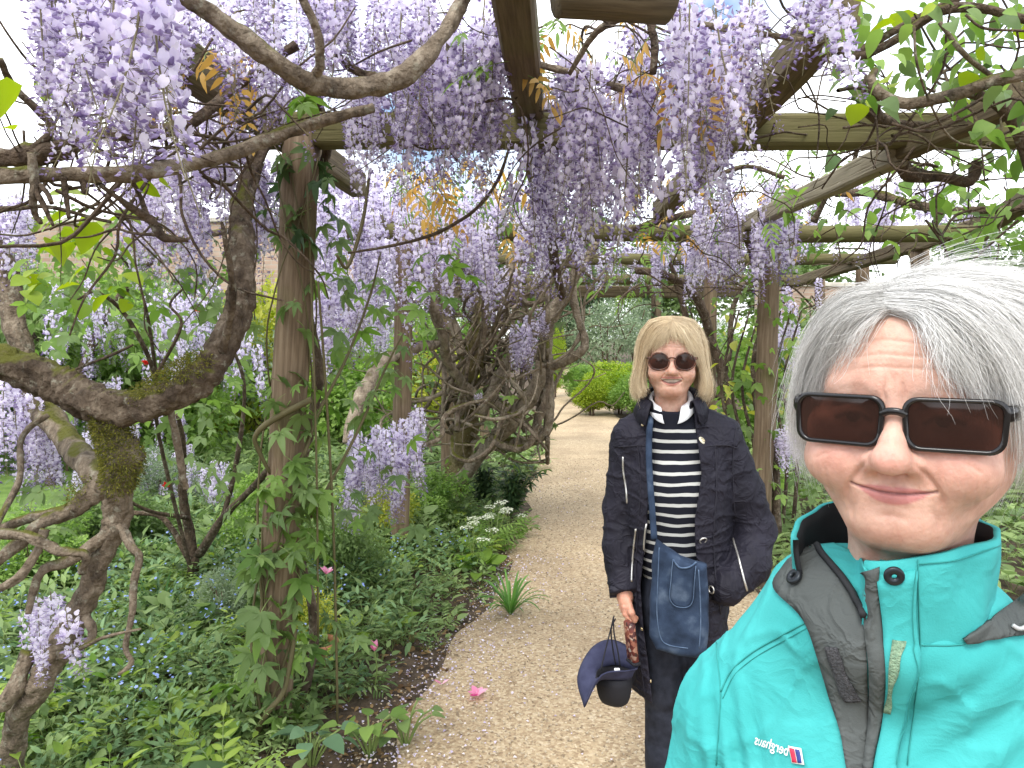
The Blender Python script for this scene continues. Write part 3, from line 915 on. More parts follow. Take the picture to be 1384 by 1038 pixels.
limb(w1, [(0, 720, 2.0, .014), (40, 725, 1.98, .014), (80, 745, 1.97, .014), (115, 750, 1.98, .012), (110, 775, 1.99, .011)], K_bark_pale, 'branch', 6)
limb(w1, [(62, 715, 2.02, .014), (50, 745, 2.0, .012), (25, 780, 1.97, .012), (-10, 800, 1.96, .011)], K_bark_pale, 'branch', 7)
limb(w1, [(150, 715, 2.1, .018), (100, 755, 2.06, .016), (60, 770, 2.03, .013), (45, 800, 2.02, .010), (38, 830, 2.0, .008)], K_bark_pale, 'branch', 8)
limb(w1, [(160, 705, 2.11, .016), (175, 735, 2.08, .012), (188, 755, 2.06, .010), (180, 790, 2.05, .010), (178, 830, 2.04, .009), (170, 875, 2.04, .008), (178, 895, 2.04, .008), (160, 912, 2.03, .005)], K_bark_pale, 'branch', 9)
limb(w1, [(112, 828, 2.12, .014), (125, 855, 2.1, .013), (110, 875, 2.08, .010), (80, 885, 2.1, .012)], K_bark_pale, 'branch', 10)
limb(w1, [(80, 890, 2.1, .008), (140, 862, 2.0, .005), (190, 850, 2.0, .004)], K_bark_pale, 'branch', 11)
limb(w1, [(-20, 735, 2.0, .009), (25, 650, 2.2, .010), (30, 590, 2.3, .009), (65, 560, 2.35, .008)], K_bark_pale, 'branch', 12)
limb(w1, [(230, 550, 2.08, .010), (238, 590, 2.1, .010), (246, 640, 2.12, .010), (252, 660, 2.14, .008)], K_bark_pale, 'branch', 13)
limb(w1, [(300, 480, 2.1, .012), (315, 400, 1.98, .009), (305, 330, 1.9, .006), (300, 300, 1.9, .004)], K_bark, 'branch', 14)
def moss_patch(parent, pts, n, seed, name='moss'):
    rg = np.random.default_rng(seed)
    q = np.array([(*P(a, b, Y), r) for a, b, Y, r in pts]); c = catmull(q, 10)
    k = rg.integers(0, len(c), n)
    d = rg.normal(size=(n, 3)); d[:, 1] -= .3; d /= np.linalg.norm(d, axis=1, keepdims=True)
    loc = c[k, :3] + d * (c[k, 3] * rg.uniform(.8, 1.08, n))[:, None]
    Rm = rot_from(d + rg.normal(0, .5, (n, 3)) + (0, 0, -.3), rg.uniform(0, 6, n))
    mb = MB().addT(leaf_tpl(.35, .2, .2, 1), Rm, loc, rg.uniform(.005, .011, n), rg.normal(0, .3, n))
    return link(name, mb.mesh(name, [K_moss]), parent, inv=True, kind='stuff')
moss_patch(w1, [(148, 562, 2.07, .05), (152, 590, 2.07, .052), (168, 620, 2.07, .056), (160, 650, 2.08, .05)], 9000, 1)
moss_patch(w1, [(190, 538, 2.05, .038), (240, 508, 2.05, .040), (270, 492, 2.07, .040)], 3600, 2)
moss_patch(w1, [(112, 655, 2.08, .03), (105, 675, 2.08, .028)], 500, 3)
racemes(w1, 7, (35, 90), (790, 830), (2.0, 2.25), (.22, .30), 31)
racemes(w1, 20, (-10, 85), (500, 570), (2.5, 3.1), (.28, .40), 32)
racemes(w1, 12, (-20, 40), (255, 300), (2.6, 3.1), (.26, .36), 33)
racemes(w1, 26, (165, 275), (170, 280), (2.6, 3.2), (.30, .42), 34)
racemes(w1, 16, (265, 345), (120, 190), (2.7, 3.2), (.34, .46), 35)
racemes(w1, 9, (340, 385), (190, 280), (3.0, 3.3), (.34, .46), 36)
racemes(w1, 7, (205, 330), (120, 200), (2.2, 2.7), (.26, .36), 37)

# --- wisteria overhead on the near beams
w2 = empty('wisteria_vine', P(420, 1010, 2.95) * (1, 1, 0), label='wisteria trained overhead along the near beams, dense with lilac racemes', category='wisteria')
limb(w2, [(395, 1010, 2.95, .026), (425, 850, 3.05, .020), (398, 700, 3.0, .019), (430, 500, 2.98, .019), (392, 330, 2.95, .018), (440, 210, 2.9, .018), (430, 130, 2.75, .016)], K_bark, 'trunk', 1, 10)
limb(w2, [(215, -20, 1.42, .016), (270, 8, 1.45, .017), (325, 50, 1.5, .019), (385, 92, 1.55, .020), (430, 115, 1.6, .021), (490, 120, 1.65, .022), (550, 98, 1.7, .021), (595, 55, 1.75, .020), (625, 0, 1.8, .018), (640, -40, 1.8, .016)], K_bark_pale, 'limb', 2, 14, 10)
limb(w2, [(-60, 240, 1.45, .017), (0, 238, 1.46, .016), (100, 236, 1.5, .016), (200, 232, 1.55, .016), (280, 218, 1.62, .0155), (360, 190, 1.7, .015), (430, 165, 1.75, .014), (505, 146, 1.8, .012)], K_bark_pale, 'limb', 3, 12, 10)
limb(w2, [(-60, 215, 1.7, .024), (0, 215, 1.7, .022), (60, 205, 1.72, .024), (130, 185, 1.75, .02), (200, 178, 1.78, .018), (260, 165, 1.85, .015), (330, 110, 2.0, .014), (400, 60, 2.05, .012)], K_bark_dark, 'limb', 4, 12, 10, .14)
limb(w2, [(405, -10, 1.5, .009), (428, 40, 1.53, .009), (432, 85, 1.56, .010), (425, 108, 1.6, .012)], K_bark_pale, 'branch', 5)
limb(w2, [(40, 205, 1.7, .008), (70, 170, 1.7, .009), (20, 120, 1.65, .008), (0, 80, 1.6, .007)], K_bark_dark, 'branch', 6)
limb(w2, [(42, 208, 1.46, .008), (46, 250, 1.45, .009), (44, 280, 1.45, .007)], K_bark_pale, 'spur', 7)
limb(w2, [(46, 255, 1.45, .006), (60, 280, 1.44, .005), (72, 305, 1.44, .003)], K_bark_dark, 'spur', 8)
limb(w2, [(44, 265, 1.45, .006), (48, 290, 1.46, .006), (56, 302, 1.46, .004)], K_bark_dark, 'spur', 9)
limb(w2, [(55, 250, 1.45, .005), (64, 262, 1.44, .005), (70, 275, 1.43, .004)], K_bark_dark, 'spur', 10)
limb(w2, [(86, 240, 1.48, .006), (90, 270, 1.48, .005), (93, 295, 1.47, .004)], K_bark_dark, 'spur', 11)
limb(w2, [(108, 234, 1.5, .005), (115, 255, 1.5, .007), (112, 262, 1.5, .005)], K_bark_dark, 'spur', 12)
limb(w2, [(135, 250, 1.52, .004), (170, 275, 1.55, .006), (205, 300, 1.6, .010), (220, 320, 1.6, .009), (255, 325, 1.62, .004)], K_bark_dark, 'branch', 13)
limb(w2, [(200, 300, 1.6, .007), (190, 265, 1.6, .005), (175, 240, 1.55, .004)], K_bark_dark, 'spur', 14)
limb(w2, [(690, 195, 2.6, .005), (672, 245, 2.6, .006), (640, 285, 2.6, .006), (590, 315, 2.6, .006), (530, 332, 2.6, .005), (470, 342, 2.6, .004)], K_bark_dark, 'branch', 15)
limb(w2, [(770, 100, 2.2, .007), (800, 50, 2.1, .009), (830, 28, 2.05, .010), (880, 20, 2.0, .008), (960, 35, 2.0, .008), (1090, 55, 2.0, .007)], K_bark_pale, 'branch', 16)
limb(w2, [(875, 20, 1.9, .010), (885, 60, 1.9, .010), (882, 100, 1.9, .009)], K_bark_dark, 'branch', 17)
limb(w2, [(600, 60, 2.3, .012), (670, 70, 2.35, .010), (740, 90, 2.4, .011), (790, 103, 2.4, .011), (860, 122, 2.5, .013), (1000, 118, 2.6, .012)], K_bark_pale, 'branch', 18)
limb(w2, [(450, 70, 2.0, .010), (490, 100, 2.0, .012), (530, 105, 2.0, .012)], K_bark_dark, 'branch', 19)
limb(w2, [(720, 150, 2.78, .02), (740, 250, 3.1, .022), (745, 330, 3.4, .022), (760, 400, 3.9, .02)], K_bark_dark, 'branch', 20)
racemes(w2, 17, (40, 225), (-95, -30), (1.05, 1.35), (.24, .36), 41)
racemes(w2, 13, (60, 250), (-40, 70), (1.3, 1.6), (.20, .30), 42)
racemes(w2, 17, (250, 470), (-70, 20), (1.6, 2.1), (.20, .32), 43, True)
racemes(w2, 18, (420, 620), (-80, 10), (1.9, 2.4), (.26, .38), 44, True)
racemes(w2, 14, (230, 420), (-20, 90), (2.3, 2.8), (.25, .38), 45)
racemes(w2, 30, (470, 680), (20, 110), (2.15, 2.75), (.36, .50), 46)
racemes(w2, 13, (560, 690), (-20, 50), (2.2, 2.5), (.34, .46), 461)
racemes(w2, 18, (705, 830), (95, 175), (2.6, 3.1), (.46, .64), 47)
racemes(w2, 9, (765, 825), (55, 90), (2.2, 2.5), (.44, .54), 48)
racemes(w2, 15, (835, 900), (20, 150), (2.3, 2.8), (.44, .60), 49)
racemes(w2, 18, (905, 1040), (-40, 40), (1.7, 2.1), (.34, .48), 50)
racemes(w2, 9, (930, 1010), (60, 140), (2.0, 2.5), (.30, .42), 51)
racemes(w2, 5, (1075, 1130), (-95, -40), (1.35, 1.6), (.22, .30), 52)
racemes(w2, 7, (690, 760), (170, 250), (3.0, 3.6), (.48, .62), 53)
twigs(w2, 16, (20, 330), (120, 320), (1.45, 2.0), 61, .30, .003)
twigs(w2, 40, (400, 1100), (20, 180), (1.9, 2.8), 62, .4, .003)

# --- the tangle beside the path, further in
w3 = empty('wisteria_vine', P(620, 672, 7.0) * (1, 1, 0), label='tangled many-stemmed wisteria with a mossy trunk leaning over the path edge', category='wisteria')
limb(w3, [(612, 690, 6.6, .12), (618, 650, 6.6, .115), (625, 600, 6.5, .11), (632, 560, 6.4, .10), (628, 520, 6.3, .095), (640, 480, 6.2, .09), (650, 420, 6.2, .08), (640, 370, 6.2, .06)], bark_mat('mossy_trunk_bark', [(.25, (.05, .04, .02)), (.5, (.16, .13, .06)), (.8, (.28, .24, .12))], .04, .9, 16), 'trunk', 1, 16, 8)
limb(w3, [(640, 600, 6.4, 0.0546), (690, 600, 6.2, 0.0546), (735, 588, 6.0, 0.0390), (742, 550, 6.0, 0.0429), (740, 500, 6.0, 0.0507), (738, 460, 6.0, 0.0546), (750, 420, 6.0, 0.0546), (775, 375, 6.0, 0.0468), (800, 340, 6.0, 0.0390), (815, 300, 6.0, 0.0351)], K_bark_w3, 'limb', 2, 14, 8)
limb(w3, [(615, 655, 6.5, 0.0546), (650, 615, 6.3, 0.0546), (690, 570, 6.0, 0.0663), (720, 530, 5.9, 0.0624), (735, 490, 5.9, 0.0546)], K_bark_w3, 'limb', 3, 14)
limb(w3, [(735, 500, 5.9, 0.0390), (760, 490, 5.8, 0.0390), (785, 475, 5.7, 0.0351), (790, 455, 5.7, 0.0312), (778, 420, 5.7, 0.0312), (775, 380, 5.7, 0.0273), (782, 330, 5.7, 0.0234)], K_bark_w3, 'limb', 4, 12)
limb(w3, [(665, 590, 6.0, 0.0273), (680, 603, 5.8, 0.0273), (710, 604, 5.7, 0.0273), (725, 580, 5.7, 0.0273), (735, 545, 5.7, 0.0273), (745, 500, 5.7, 0.0234)], K_bark_pale, 'branch', 5, 12)
limb(w3, [(560, 350, 5.4, 0.0390), (580, 400, 5.5, 0.0468), (598, 450, 5.6, 0.0429), (605, 490, 5.8, 0.0390), (640, 530, 6.0, 0.0351), (690, 555, 6.0, 0.0351)], K_bark_w3, 'limb', 6, 14)
limb(w3, [(590, 465, 5.5, 0.0390), (545, 475, 5.1, 0.0429), (510, 500, 4.8, 0.0429), (485, 545, 4.6, 0.0429), (470, 600, 4.5, 0.0390)], K_bark_w3, 'limb', 7, 12)
limb(w3, [(650, 560, 6.0, 0.0468), (680, 500, 6.0, 0.0468), (700, 440, 6.1, 0.0390), (690, 380, 6.2, 0.0312), (700, 310, 6.3, 0.0234)], K_bark_w3, 'limb', 8, 12)
limb(w3, [(625, 480, 6.0, 0.0390), (610, 430, 6.1, 0.0390), (590, 380, 6.2, 0.0312), (600, 330, 6.2, 0.0234)], K_bark_w3, 'limb', 9, 12)
_tr = np.random.default_rng(77)
for k in range(40):                       # loops of thinner stems that knot about each other
    x, y, Y = _tr.uniform(585, 745), _tr.uniform(420, 620), _tr.uniform(5.5, 6.6)
    q = [(x, y, Y)]
    a = _tr.uniform(0, 6.28); turn = _tr.normal(0, .55)
    for s in range(_tr.integers(4, 8)):
        a += turn + _tr.normal(0, .35)
        x += 26 * math.cos(a); y += 26 * math.sin(a) - 6; Y += _tr.normal(0, .12)
        q.append((min(x, 740), min(y, 625), Y))
    r0 = _tr.uniform(.010, .024)
    limb(w3, [(*p, r0 * (1 - .09 * i)) for i, p in enumerate(q)], (K_bark_w3, K_bark_pale, K_bark_pale)[k % 3], 'stem', k + 40, 8, 5)
for k in range(24):                       # long stems that climb from the knot to the beams
    x0, x1 = _tr.uniform(600, 740), _tr.uniform(560, 830)
    Y0, Y1 = _tr.uniform(5.8, 6.5), _tr.uniform(5.2, 7.2)
    y0, y1 = _tr.uniform(440, 590), _tr.uniform(300, 370)
    q = [(x0 + (x1 - x0) * t + _tr.normal(0, 12) * (t * (1 - t) * 4), y0 + (y1 - y0) * t, Y0 + (Y1 - Y0) * t) for t in np.linspace(0, 1, 6)]
    r0 = _tr.uniform(.009, .022)
    limb(w3, [(*p, r0 * (1 - .1 * i)) for i, p in enumerate(q)], (K_bark_w3, K_bark_pale, K_bark_w3)[k % 3], 'stem', k + 140, 8, 5)
for q in ([(540, 610, 4.6, .016), (575, 600, 4.9, .018), (597, 590, 5.1, .018), (600, 565, 5.2, .018), (625, 548, 5.3, .016), (660, 540, 5.4, .014)],
          [(625, 572, 5.4, .012), (660, 540, 5.3, .012), (690, 505, 5.2, .010)],
          [(590, 340, 5.0, .016), (625, 360, 5.1, .022), (648, 390, 5.2, .024), (655, 430, 5.3, .022), (650, 480, 5.4, .018)],
          [(735, 395, 5.3, .010), (765, 360, 5.2, .012), (810, 380, 5.2, .010)],
          [(700, 365, 5.4, .020), (705, 400, 5.4, .020), (720, 410, 5.4, .018), (760, 395, 5.4, .016)]):
    limb(w3, q, K_bark_pale, 'branch', len(q) + int(q[0][0]), 10)
moss_patch(w3, [(630, 560, 6.3, .10), (630, 520, 6.2, .10), (640, 490, 6.1, .09)], 900, 4)
racemes(w3, 9, (695, 725), (425, 440), (5.2, 5.5), (.30, .50), 71)
racemes(w3, 3, (728, 738), (412, 425), (5.3, 5.5), (.15, .26), 72)
racemes(w3, 2, (640, 652), (530, 538), (5.3, 5.5), (.08, .12), 73)
racemes(w3, 46, (500, 660), (215, 330), (4.2, 6.0), (.42, .58), 74)
racemes(w3, 18, (640, 780), (240, 330), (4.2, 5.6), (.40, .52), 75)
racemes(w3, 60, (425, 560), (215, 400), (4.4, 6.2), (.45, .6), 76)
racemes(w3, 30, (475, 560), (560, 625), (3.5, 3.95), (.26, .42), 77)
racemes(w3, 6, (550, 568), (545, 560), (4.6, 5.0), (.24, .34), 78)
racemes(w3, 12, (560, 690), (315, 370), (5.8, 7.2), (.4, .55), 79)

# --- wisteria over the far bays and the other side of the path
w4 = empty('wisteria_vine', P(1040, 700, 5.2) * (1, 1, 0), label='wisteria climbing the far post row behind the blonde woman', category='wisteria')
limb(w4, [(1050, 720, 5.1, .035), (1045, 600, 5.1, .03), (1020, 500, 5.1, .028), (1035, 420, 5.1, .026), (1015, 340, 5.1, .025), (990, 290, 5.0, .02), (940, 260, 4.8, .018)], K_bark, 'trunk', 1, 10)
limb(w4, [(985, 560, 7.2, .05), (975, 500, 7.2, .05), (962, 460, 7.2, .045), (950, 420, 7.1, .045), (930, 390, 7.0, .04), (900, 372, 6.9, .04), (860, 365, 6.8, .03)], K_bark_dark, 'limb', 2, 12)
limb(w4, [(970, 540, 7.1, .03), (985, 480, 7.0, .03), (990, 420, 7.0, .025), (1005, 380, 7.0, .02)], K_bark, 'branch', 3)
limb(w4, [(940, 470, 7.3, .03), (925, 420, 7.3, .03), (915, 385, 7.3, .03), (905, 350, 7.3, .02)], K_bark_dark, 'branch', 4)
limb(w4, [(1130, 262, 4.6, .02), (1180, 262, 4.4, .024), (1230, 275, 4.2, .024), (1300, 285, 4.0, .022), (1400, 280, 3.8, .02)], K_bark_dark, 'limb', 5, 12, 8, .10)
limb(w4, [(1100, 300, 4.8, .02), (1120, 260, 4.7, .018), (1150, 225, 4.5, .014), (1160, 200, 4.4, .01)], K_bark_dark, 'branch', 6)
limb(w4, [(960, 240, 4.2, .012), (1010, 225, 4.1, .013), (1060, 240, 4.0, .012)], K_bark_dark, 'branch', 7)
limb(w4, [(850, 312, 4.9, .022), (920, 292, 4.9, .024), (985, 280, 4.8, .018)], K_bark_dark, 'branch', 8, 12, 8, .12)
racemes(w4, 44, (940, 1085), (240, 310), (4.2, 5.6), (.40, .55), 81)
racemes(w4, 36, (880, 1010), (290, 325), (5.6, 7.6), (.38, .5), 82)
racemes(w4, 24, (790, 920), (320, 345), (7.0, 9.0), (.30, .42), 83)
racemes(w4, 9, (1040, 1075), (565, 585), (4.7, 5.1), (.22, .30), 84)
racemes(w4, 5, (1040, 1080), (420, 470), (5.4, 6), (.3, .4), 841)
racemes(w4, 40, (1080, 1340), (230, 290), (6.2, 8.0), (.40, .55), 85)
racemes(w4, 14, (1040, 1110), (370, 470), (6.4, 7.5), (.35, .5), 86)
twigs(w4, 34, (860, 1120), (280, 420), (5, 7.5), 87, .7, .007)

# --- wisteria flowering further back over the beds
w5 = empty('wisteria_vine', P(70, 640, 7.4) * (1, 1, 0), label='wisteria flowering in pale lilac curtains behind the rose bush', category='wisteria')
limb(w5, [(60, 700, 7.2, .06), (90, 560, 7.2, .05), (150, 420, 7.2, .04), (240, 330, 7.0, .03), (400, 300, 7.0, .03)], K_bark, 'trunk', 1, 10)
limb(w5, [(90, 560, 7.2, .04), (40, 450, 7.3, .035), (-60, 380, 7.4, .03)], K_bark, 'branch', 2, 10)
racemes(w5, 44, (60, 350), (370, 470), (6.0, 8.0), (.45, .65), 91)
racemes(w5, 44, (20, 260), (500, 640), (6.2, 7.5), (.4, .6), 92)
racemes(w5, 56, (400, 560), (260, 420), (6.0, 8.0), (.5, .7), 93)
racemes(w5, 26, (190, 310), (620, 660), (5.6, 6.6), (.25, .4), 94)
# ------------------------------------------------------------------ climbers, shrubs, bed plants
def leaf_set(name, tpl, mats, n=4, seed=0):
    rg = np.random.default_rng(seed); out = []
    for k in range(n):
        V = tpl[0] * (1, rg.uniform(.85, 1.15), 1)
        V = V + np.column_stack([np.zeros(len(V)), np.zeros(len(V)), -rg.uniform(0, .25) * V[:, 0] ** 2 + rg.normal(0, .012, len(V))])
        mb = MB()
        mb.addT((V, tpl[1], tpl[2]), np.eye(3)[None], np.zeros((1, 3)), np.ones(1), np.array([rg.normal(0, .18)]))
        out.append(mb.mesh(name, mats))
    return out
S_palm = leaf_set('leaf', PALM, [L_mid, M_stalk], 5, 1)
S_palm_f = leaf_set('leaf', PALM, [L_fresh, M_stalk], 4, 2)
S_palm_d = leaf_set('leaf', PALM, [L_dark, M_stalk], 3, 3)
S_rose = leaf_set('leaf', ROSE, [L_mid, M_stalk], 4, 4)
S_rose_f = leaf_set('leaf', ROSE, [L_fresh, M_stalk], 3, 5)
S_pinn_b = leaf_set('leaf', PINN, [L_bronze, M_stalk], 3, 6)
S_pinn_f = leaf_set('leaf', PINN, [L_fresh, M_stalk], 4, 7)
S_oval = leaf_set('leaf', LEAF_S, [L_fresh], 4, 8)
S_oval_m = leaf_set('leaf', LEAF_S, [L_mid], 3, 9)
S_heart = leaf_set('leaf', LEAF_H, [L_lime], 3, 10)

def put_leaves(parent, sets, pts, size, seed, droop=.5, face=None, spread=1.0):
    """leaves growing from given points, hanging outwards and towards the light"""
    rg = np.random.default_rng(seed)
    n = len(pts)
    a = rg.uniform(0, 6.28, n)
    d = np.column_stack([np.cos(a), np.sin(a), np.full(n, -droop) + rg.normal(0, .3, n)]) * (spread, spread, 1)
    if face is not None: d = d + np.asarray(face)
    Rm = rot_from(d, rg.normal(0, .45, n))
    pinv = world_mat(parent).inverted()
    for k in range(n):
        o = link('leaf', sets[rg.integers(0, len(sets))], parent)
        m = Matrix(Rm[k].tolist()).to_4x4(); m.translation = Vector(pts[k])
        s = size * rg.uniform(.6, 1.25)
        o.matrix_parent_inverse = pinv
        o.location, o.rotation_euler, o.scale = m.translation, m.to_euler(), (s, s, s)

def vol_pts(n, xr, yr, Yr, seed):
    rg = np.random.default_rng(seed)
    return [P(rg.uniform(*xr), rg.uniform(*yr), rg.uniform(*Yr)) for _ in range(n)]

K_stem = plain_mat('green_brown_stem', (.10, .085, .035), .7)
# --- five-leaved creeper on the nearest post
cr = empty('creeper', P(395, 1000, 2.85) * (1, 1, 0), label='five-leaved green creeper twining up the nearest log post', category='creeper')
post_ax = lambda t: P(366 + 42 * t, 1000 - 805 * t, 2.80)
prg_ = np.random.default_rng(5)
lp = []
for s in range(5):
    ph, tw = prg_.uniform(0, 6.28), prg_.uniform(3, 9) * (1 if s % 2 else -1)
    q = []
    for t in np.linspace(0, .98, 22):
        c = post_ax(t); r = .078 + .012 * math.sin(9 * t + s)
        q.append(c + np.array([r * math.cos(ph + tw * t), r * math.sin(ph + tw * t) - .01, prg_.normal(0, .006)]))
    tube('stem', q, np.linspace(.006, .0025, 22), K_stem, cr, 3, 5, seed=s)
def post_pts(n, t0, t1, seed, bias):
    rg = np.random.default_rng(seed); out = []
    for k in range(n):
        t = rg.uniform(t0, t1); c = post_ax(t); a = rg.uniform(-math.pi, 0) if rg.random() < .75 else rg.uniform(0, math.pi)
        r = rg.uniform(.07, .15)
        out.append(c + np.array([r * math.cos(a) + bias, r * math.sin(a) * .9, 0]))
    return out
put_leaves(cr, S_palm + S_palm_d, post_pts(36, .84, 1.0, 1, .02), .125, 1)
put_leaves(cr, S_palm + S_palm_f, post_pts(84, .03, .45, 2, .02), .125, 2)
put_leaves(cr, S_palm + S_palm_f, post_pts(46, .30, .62, 3, .035), .11, 3)
put_leaves(cr, S_palm, post_pts(12, .62, .86, 4, .04), .10, 4)
put_leaves(cr, S_palm + S_palm_f, vol_pts(52, (425, 560), (370, 700), (2.8, 3.5), 5), .115, 5)
put_leaves(cr, S_palm_f, vol_pts(24, (440, 620), (330, 480), (2.6, 3.2), 6), .10, 6)
put_leaves(cr, S_palm + S_rose, vol_pts(44, (330, 480), (600, 1000), (2.6, 3.1), 7), .10, 7)
for q in ([(410, 620, 2.75, .007), (430, 560, 2.8, .007), (470, 480, 2.9, .006), (500, 400, 3.0, .005), (515, 340, 3.0, .003)],
          [(420, 700, 2.8, .006), (480, 590, 2.9, .006), (520, 500, 3.0, .005), (545, 450, 3.0, .004)],
          [(340, 1005, 2.7, .012), (360, 965, 2.66, .012), (385, 930, 2.68, .010), (400, 850, 2.72, .008)],
          [(420, 540, 2.7, .012), (365, 570, 2.7, .012), (345, 590, 2.7, .009), (350, 610, 2.72, .009), (365, 640, 2.75, .006)],
          [(455, 345, 2.65, .005), (470, 360, 2.7, .007), (490, 300, 2.75, .007), (500, 230, 2.8, .006)],
          [(430, 380, 2.7, .004), (440, 520, 2.75, .005), (450, 700, 2.8, .005), (455, 900, 2.8, .005), (456, 985, 2.85, .005)],
          [(415, 250, 2.68, .004), (422, 420, 2.72, .004), (428, 640, 2.72, .004), (430, 860, 2.74, .004)]):
    limb(cr, q, K_stem, 'stem', int(q[0][0]), 6, 6, 0, 0, 0)

# --- rose bush behind the bowed limb
rb = empty('rose_bush', P(265, 455 + 1552 / 4.2, 4.2) * (1, 1, 0), label='rose bush with dark forked stems behind the bowed wisteria limb', category='rose bush')
for k, q in enumerate(([(262, 830, 4.2, .030), (262, 780, 4.2, .032), (258, 730, 4.2, .030), (250, 690, 4.15, .026), (246, 655, 4.1, .022), (248, 600, 4.0, .016), (240, 560, 3.9, .012)],
          [(268, 750, 4.2, .024), (290, 715, 4.1, .022), (310, 690, 4.0, .020), (345, 655, 3.8, .018), (400, 590, 3.5, .014), (440, 540, 3.3, .010)],
          [(258, 760, 4.2, .020), (220, 700, 4.2, .016), (170, 690, 4.2, .014), (120, 650, 4.2, .010)],
          [(270, 750, 4.2, .022), (300, 700, 4.3, .016), (320, 620, 4.3, .014), (330, 520, 4.2, .010), (300, 440, 4.0, .007)],
          [(255, 700, 4.15, .014), (200, 690, 3.9, .010), (150, 660, 3.7, .007)],
          [(210, 510, 3.3, .010), (195, 470, 3.2, .010), (165, 420, 3.1, .009), (130, 395, 3.0, .006), (105, 405, 3.0, .004)],
          [(210, 510, 3.3, .008), (245, 440, 3.3, .007), (230, 410, 3.3, .006), (260, 380, 3.3, .004)],
          [(265, 800, 4.2, .014), (215, 590, 3.8, .010), (210, 500, 3.4, .009), (190, 390, 3.2, .006), (150, 330, 3.0, .003)],
          [(100, 500, 3.4, .006), (150, 480, 3.4, .007), (180, 466, 3.4, .006)])):
    limb(rb, q, K_bark_dark if k % 2 == 0 else K_bark, 'stem', k, 9, 6, .08, .03)
put_leaves(rb, S_rose + S_rose_f[:1], vol_pts(125, (60, 335), (310, 450), (2.8, 4.2), 11), .125, 11)
put_leaves(rb, S_rose_f + S_rose, vol_pts(80, (40, 340), (400, 560), (3.2, 4.4), 12), .13, 12)
put_leaves(rb, S_rose, vol_pts(60, (200, 380), (560, 700), (3.4, 4.4), 13), .12, 13)
put_leaves(rb, S_rose, vol_pts(24, (-10, 90), (640, 720), (2.6, 3.4), 14), .12, 14)
M_redp = leaf_mat('red_petal', (.45, .02, .02), (.70, .08, .06), .3)
for (x, y) in ((225, 658), (268, 420), (198, 492)):
    mb = MB(); rg = np.random.default_rng(x)
    d = rg.normal(size=(14, 3)); d[:, 2] = np.abs(d[:, 2])
    mb.addT(LEAF, rot_from(d, rg.normal(0, 1, 14)), np.zeros((14, 3)), rg.uniform(.02, .035, 14), rg.normal(0, .2, 14))
    o = link('bloom', mb.mesh('bloom', [M_redp]), rb); o.matrix_parent_inverse = world_mat(rb).inverted(); o.location = P(x, y, 3.9)
# lime vine leaves near the beams
gv = empty('grape_vine', P(-40, 600, 2.2) * (1, 1, 0), label='vine with broad lime-green leaves hanging under the overhead branch', category='vine')
limb(gv, [(-60, 1000, 2.2, .016), (-70, 600, 2.1, .014), (-40, 330, 1.9, .012), (40, 280, 1.8, .006), (150, 300, 1.8, .004)], K_bark_dark, 'stem', 1, 8)
put_leaves(gv, S_heart, [P(x, y, Y) for x, y, Y in ((70, 105, 1.35), (30, 115, 1.4), (20, 175, 1.5), (95, 175, 1.6), (120, 265, 1.9), (150, 285, 1.9), (130, 300, 1.95), (180, 250, 1.9), (215, 245, 1.9), (90, 290, 1.9), (60, 320, 2.0), (40, 350, 2.0))], .085, 21, .5)
put_leaves(gv, S_rose_f + S_heart, vol_pts(60, (10, 200), (285, 410), (2.4, 3.2), 22), .085, 22)

# --- young wisteria leaves among the racemes
put_leaves(w2, S_pinn_b, vol_pts(8, (555, 625), (205, 270), (2.9, 3.3), 31), .17, 31, .9)
put_leaves(w2, S_pinn_b, vol_pts(14, (880, 1010), (20, 130), (1.8, 2.4), 32), .14, 32, .9)
put_leaves(w2, S_pinn_b, vol_pts(12, (240, 330), (30, 110), (1.9, 2.6), 33), .15, 33, .8)
put_leaves(w2, S_pinn_b + S_pinn_f, vol_pts(20, (620, 860), (10, 110), (2.2, 2.9), 34), .14, 34, .6)
put_leaves(w3, S_pinn_b + S_pinn_f, vol_pts(40, (540, 700), (210, 330), (3.6, 5.2), 35), .20, 35, .7)
put_leaves(w2, S_palm_f, [P(x, y, Y) for x, y, Y in ((395, 115, 1.75), (420, 120, 1.75), (402, 135, 1.75), (650, 85, 2.2), (660, 95, 2.2), (640, 40, 2.2))], .085, 36)
put_leaves(w4, S_pinn_f + S_pinn_b, vol_pts(60, (850, 1120), (220, 330), (3.8, 6.0), 37), .18, 37, .6)
put_leaves(w3, S_palm_f + S_rose_f + S_palm, vol_pts(70, (560, 760), (380, 640), (5.6, 7.2), 39), .14, 39)
put_leaves(w4, S_pinn_f + S_palm_f, vol_pts(30, (740, 900), (320, 400), (6.5, 9), 38), .2, 38, .6)

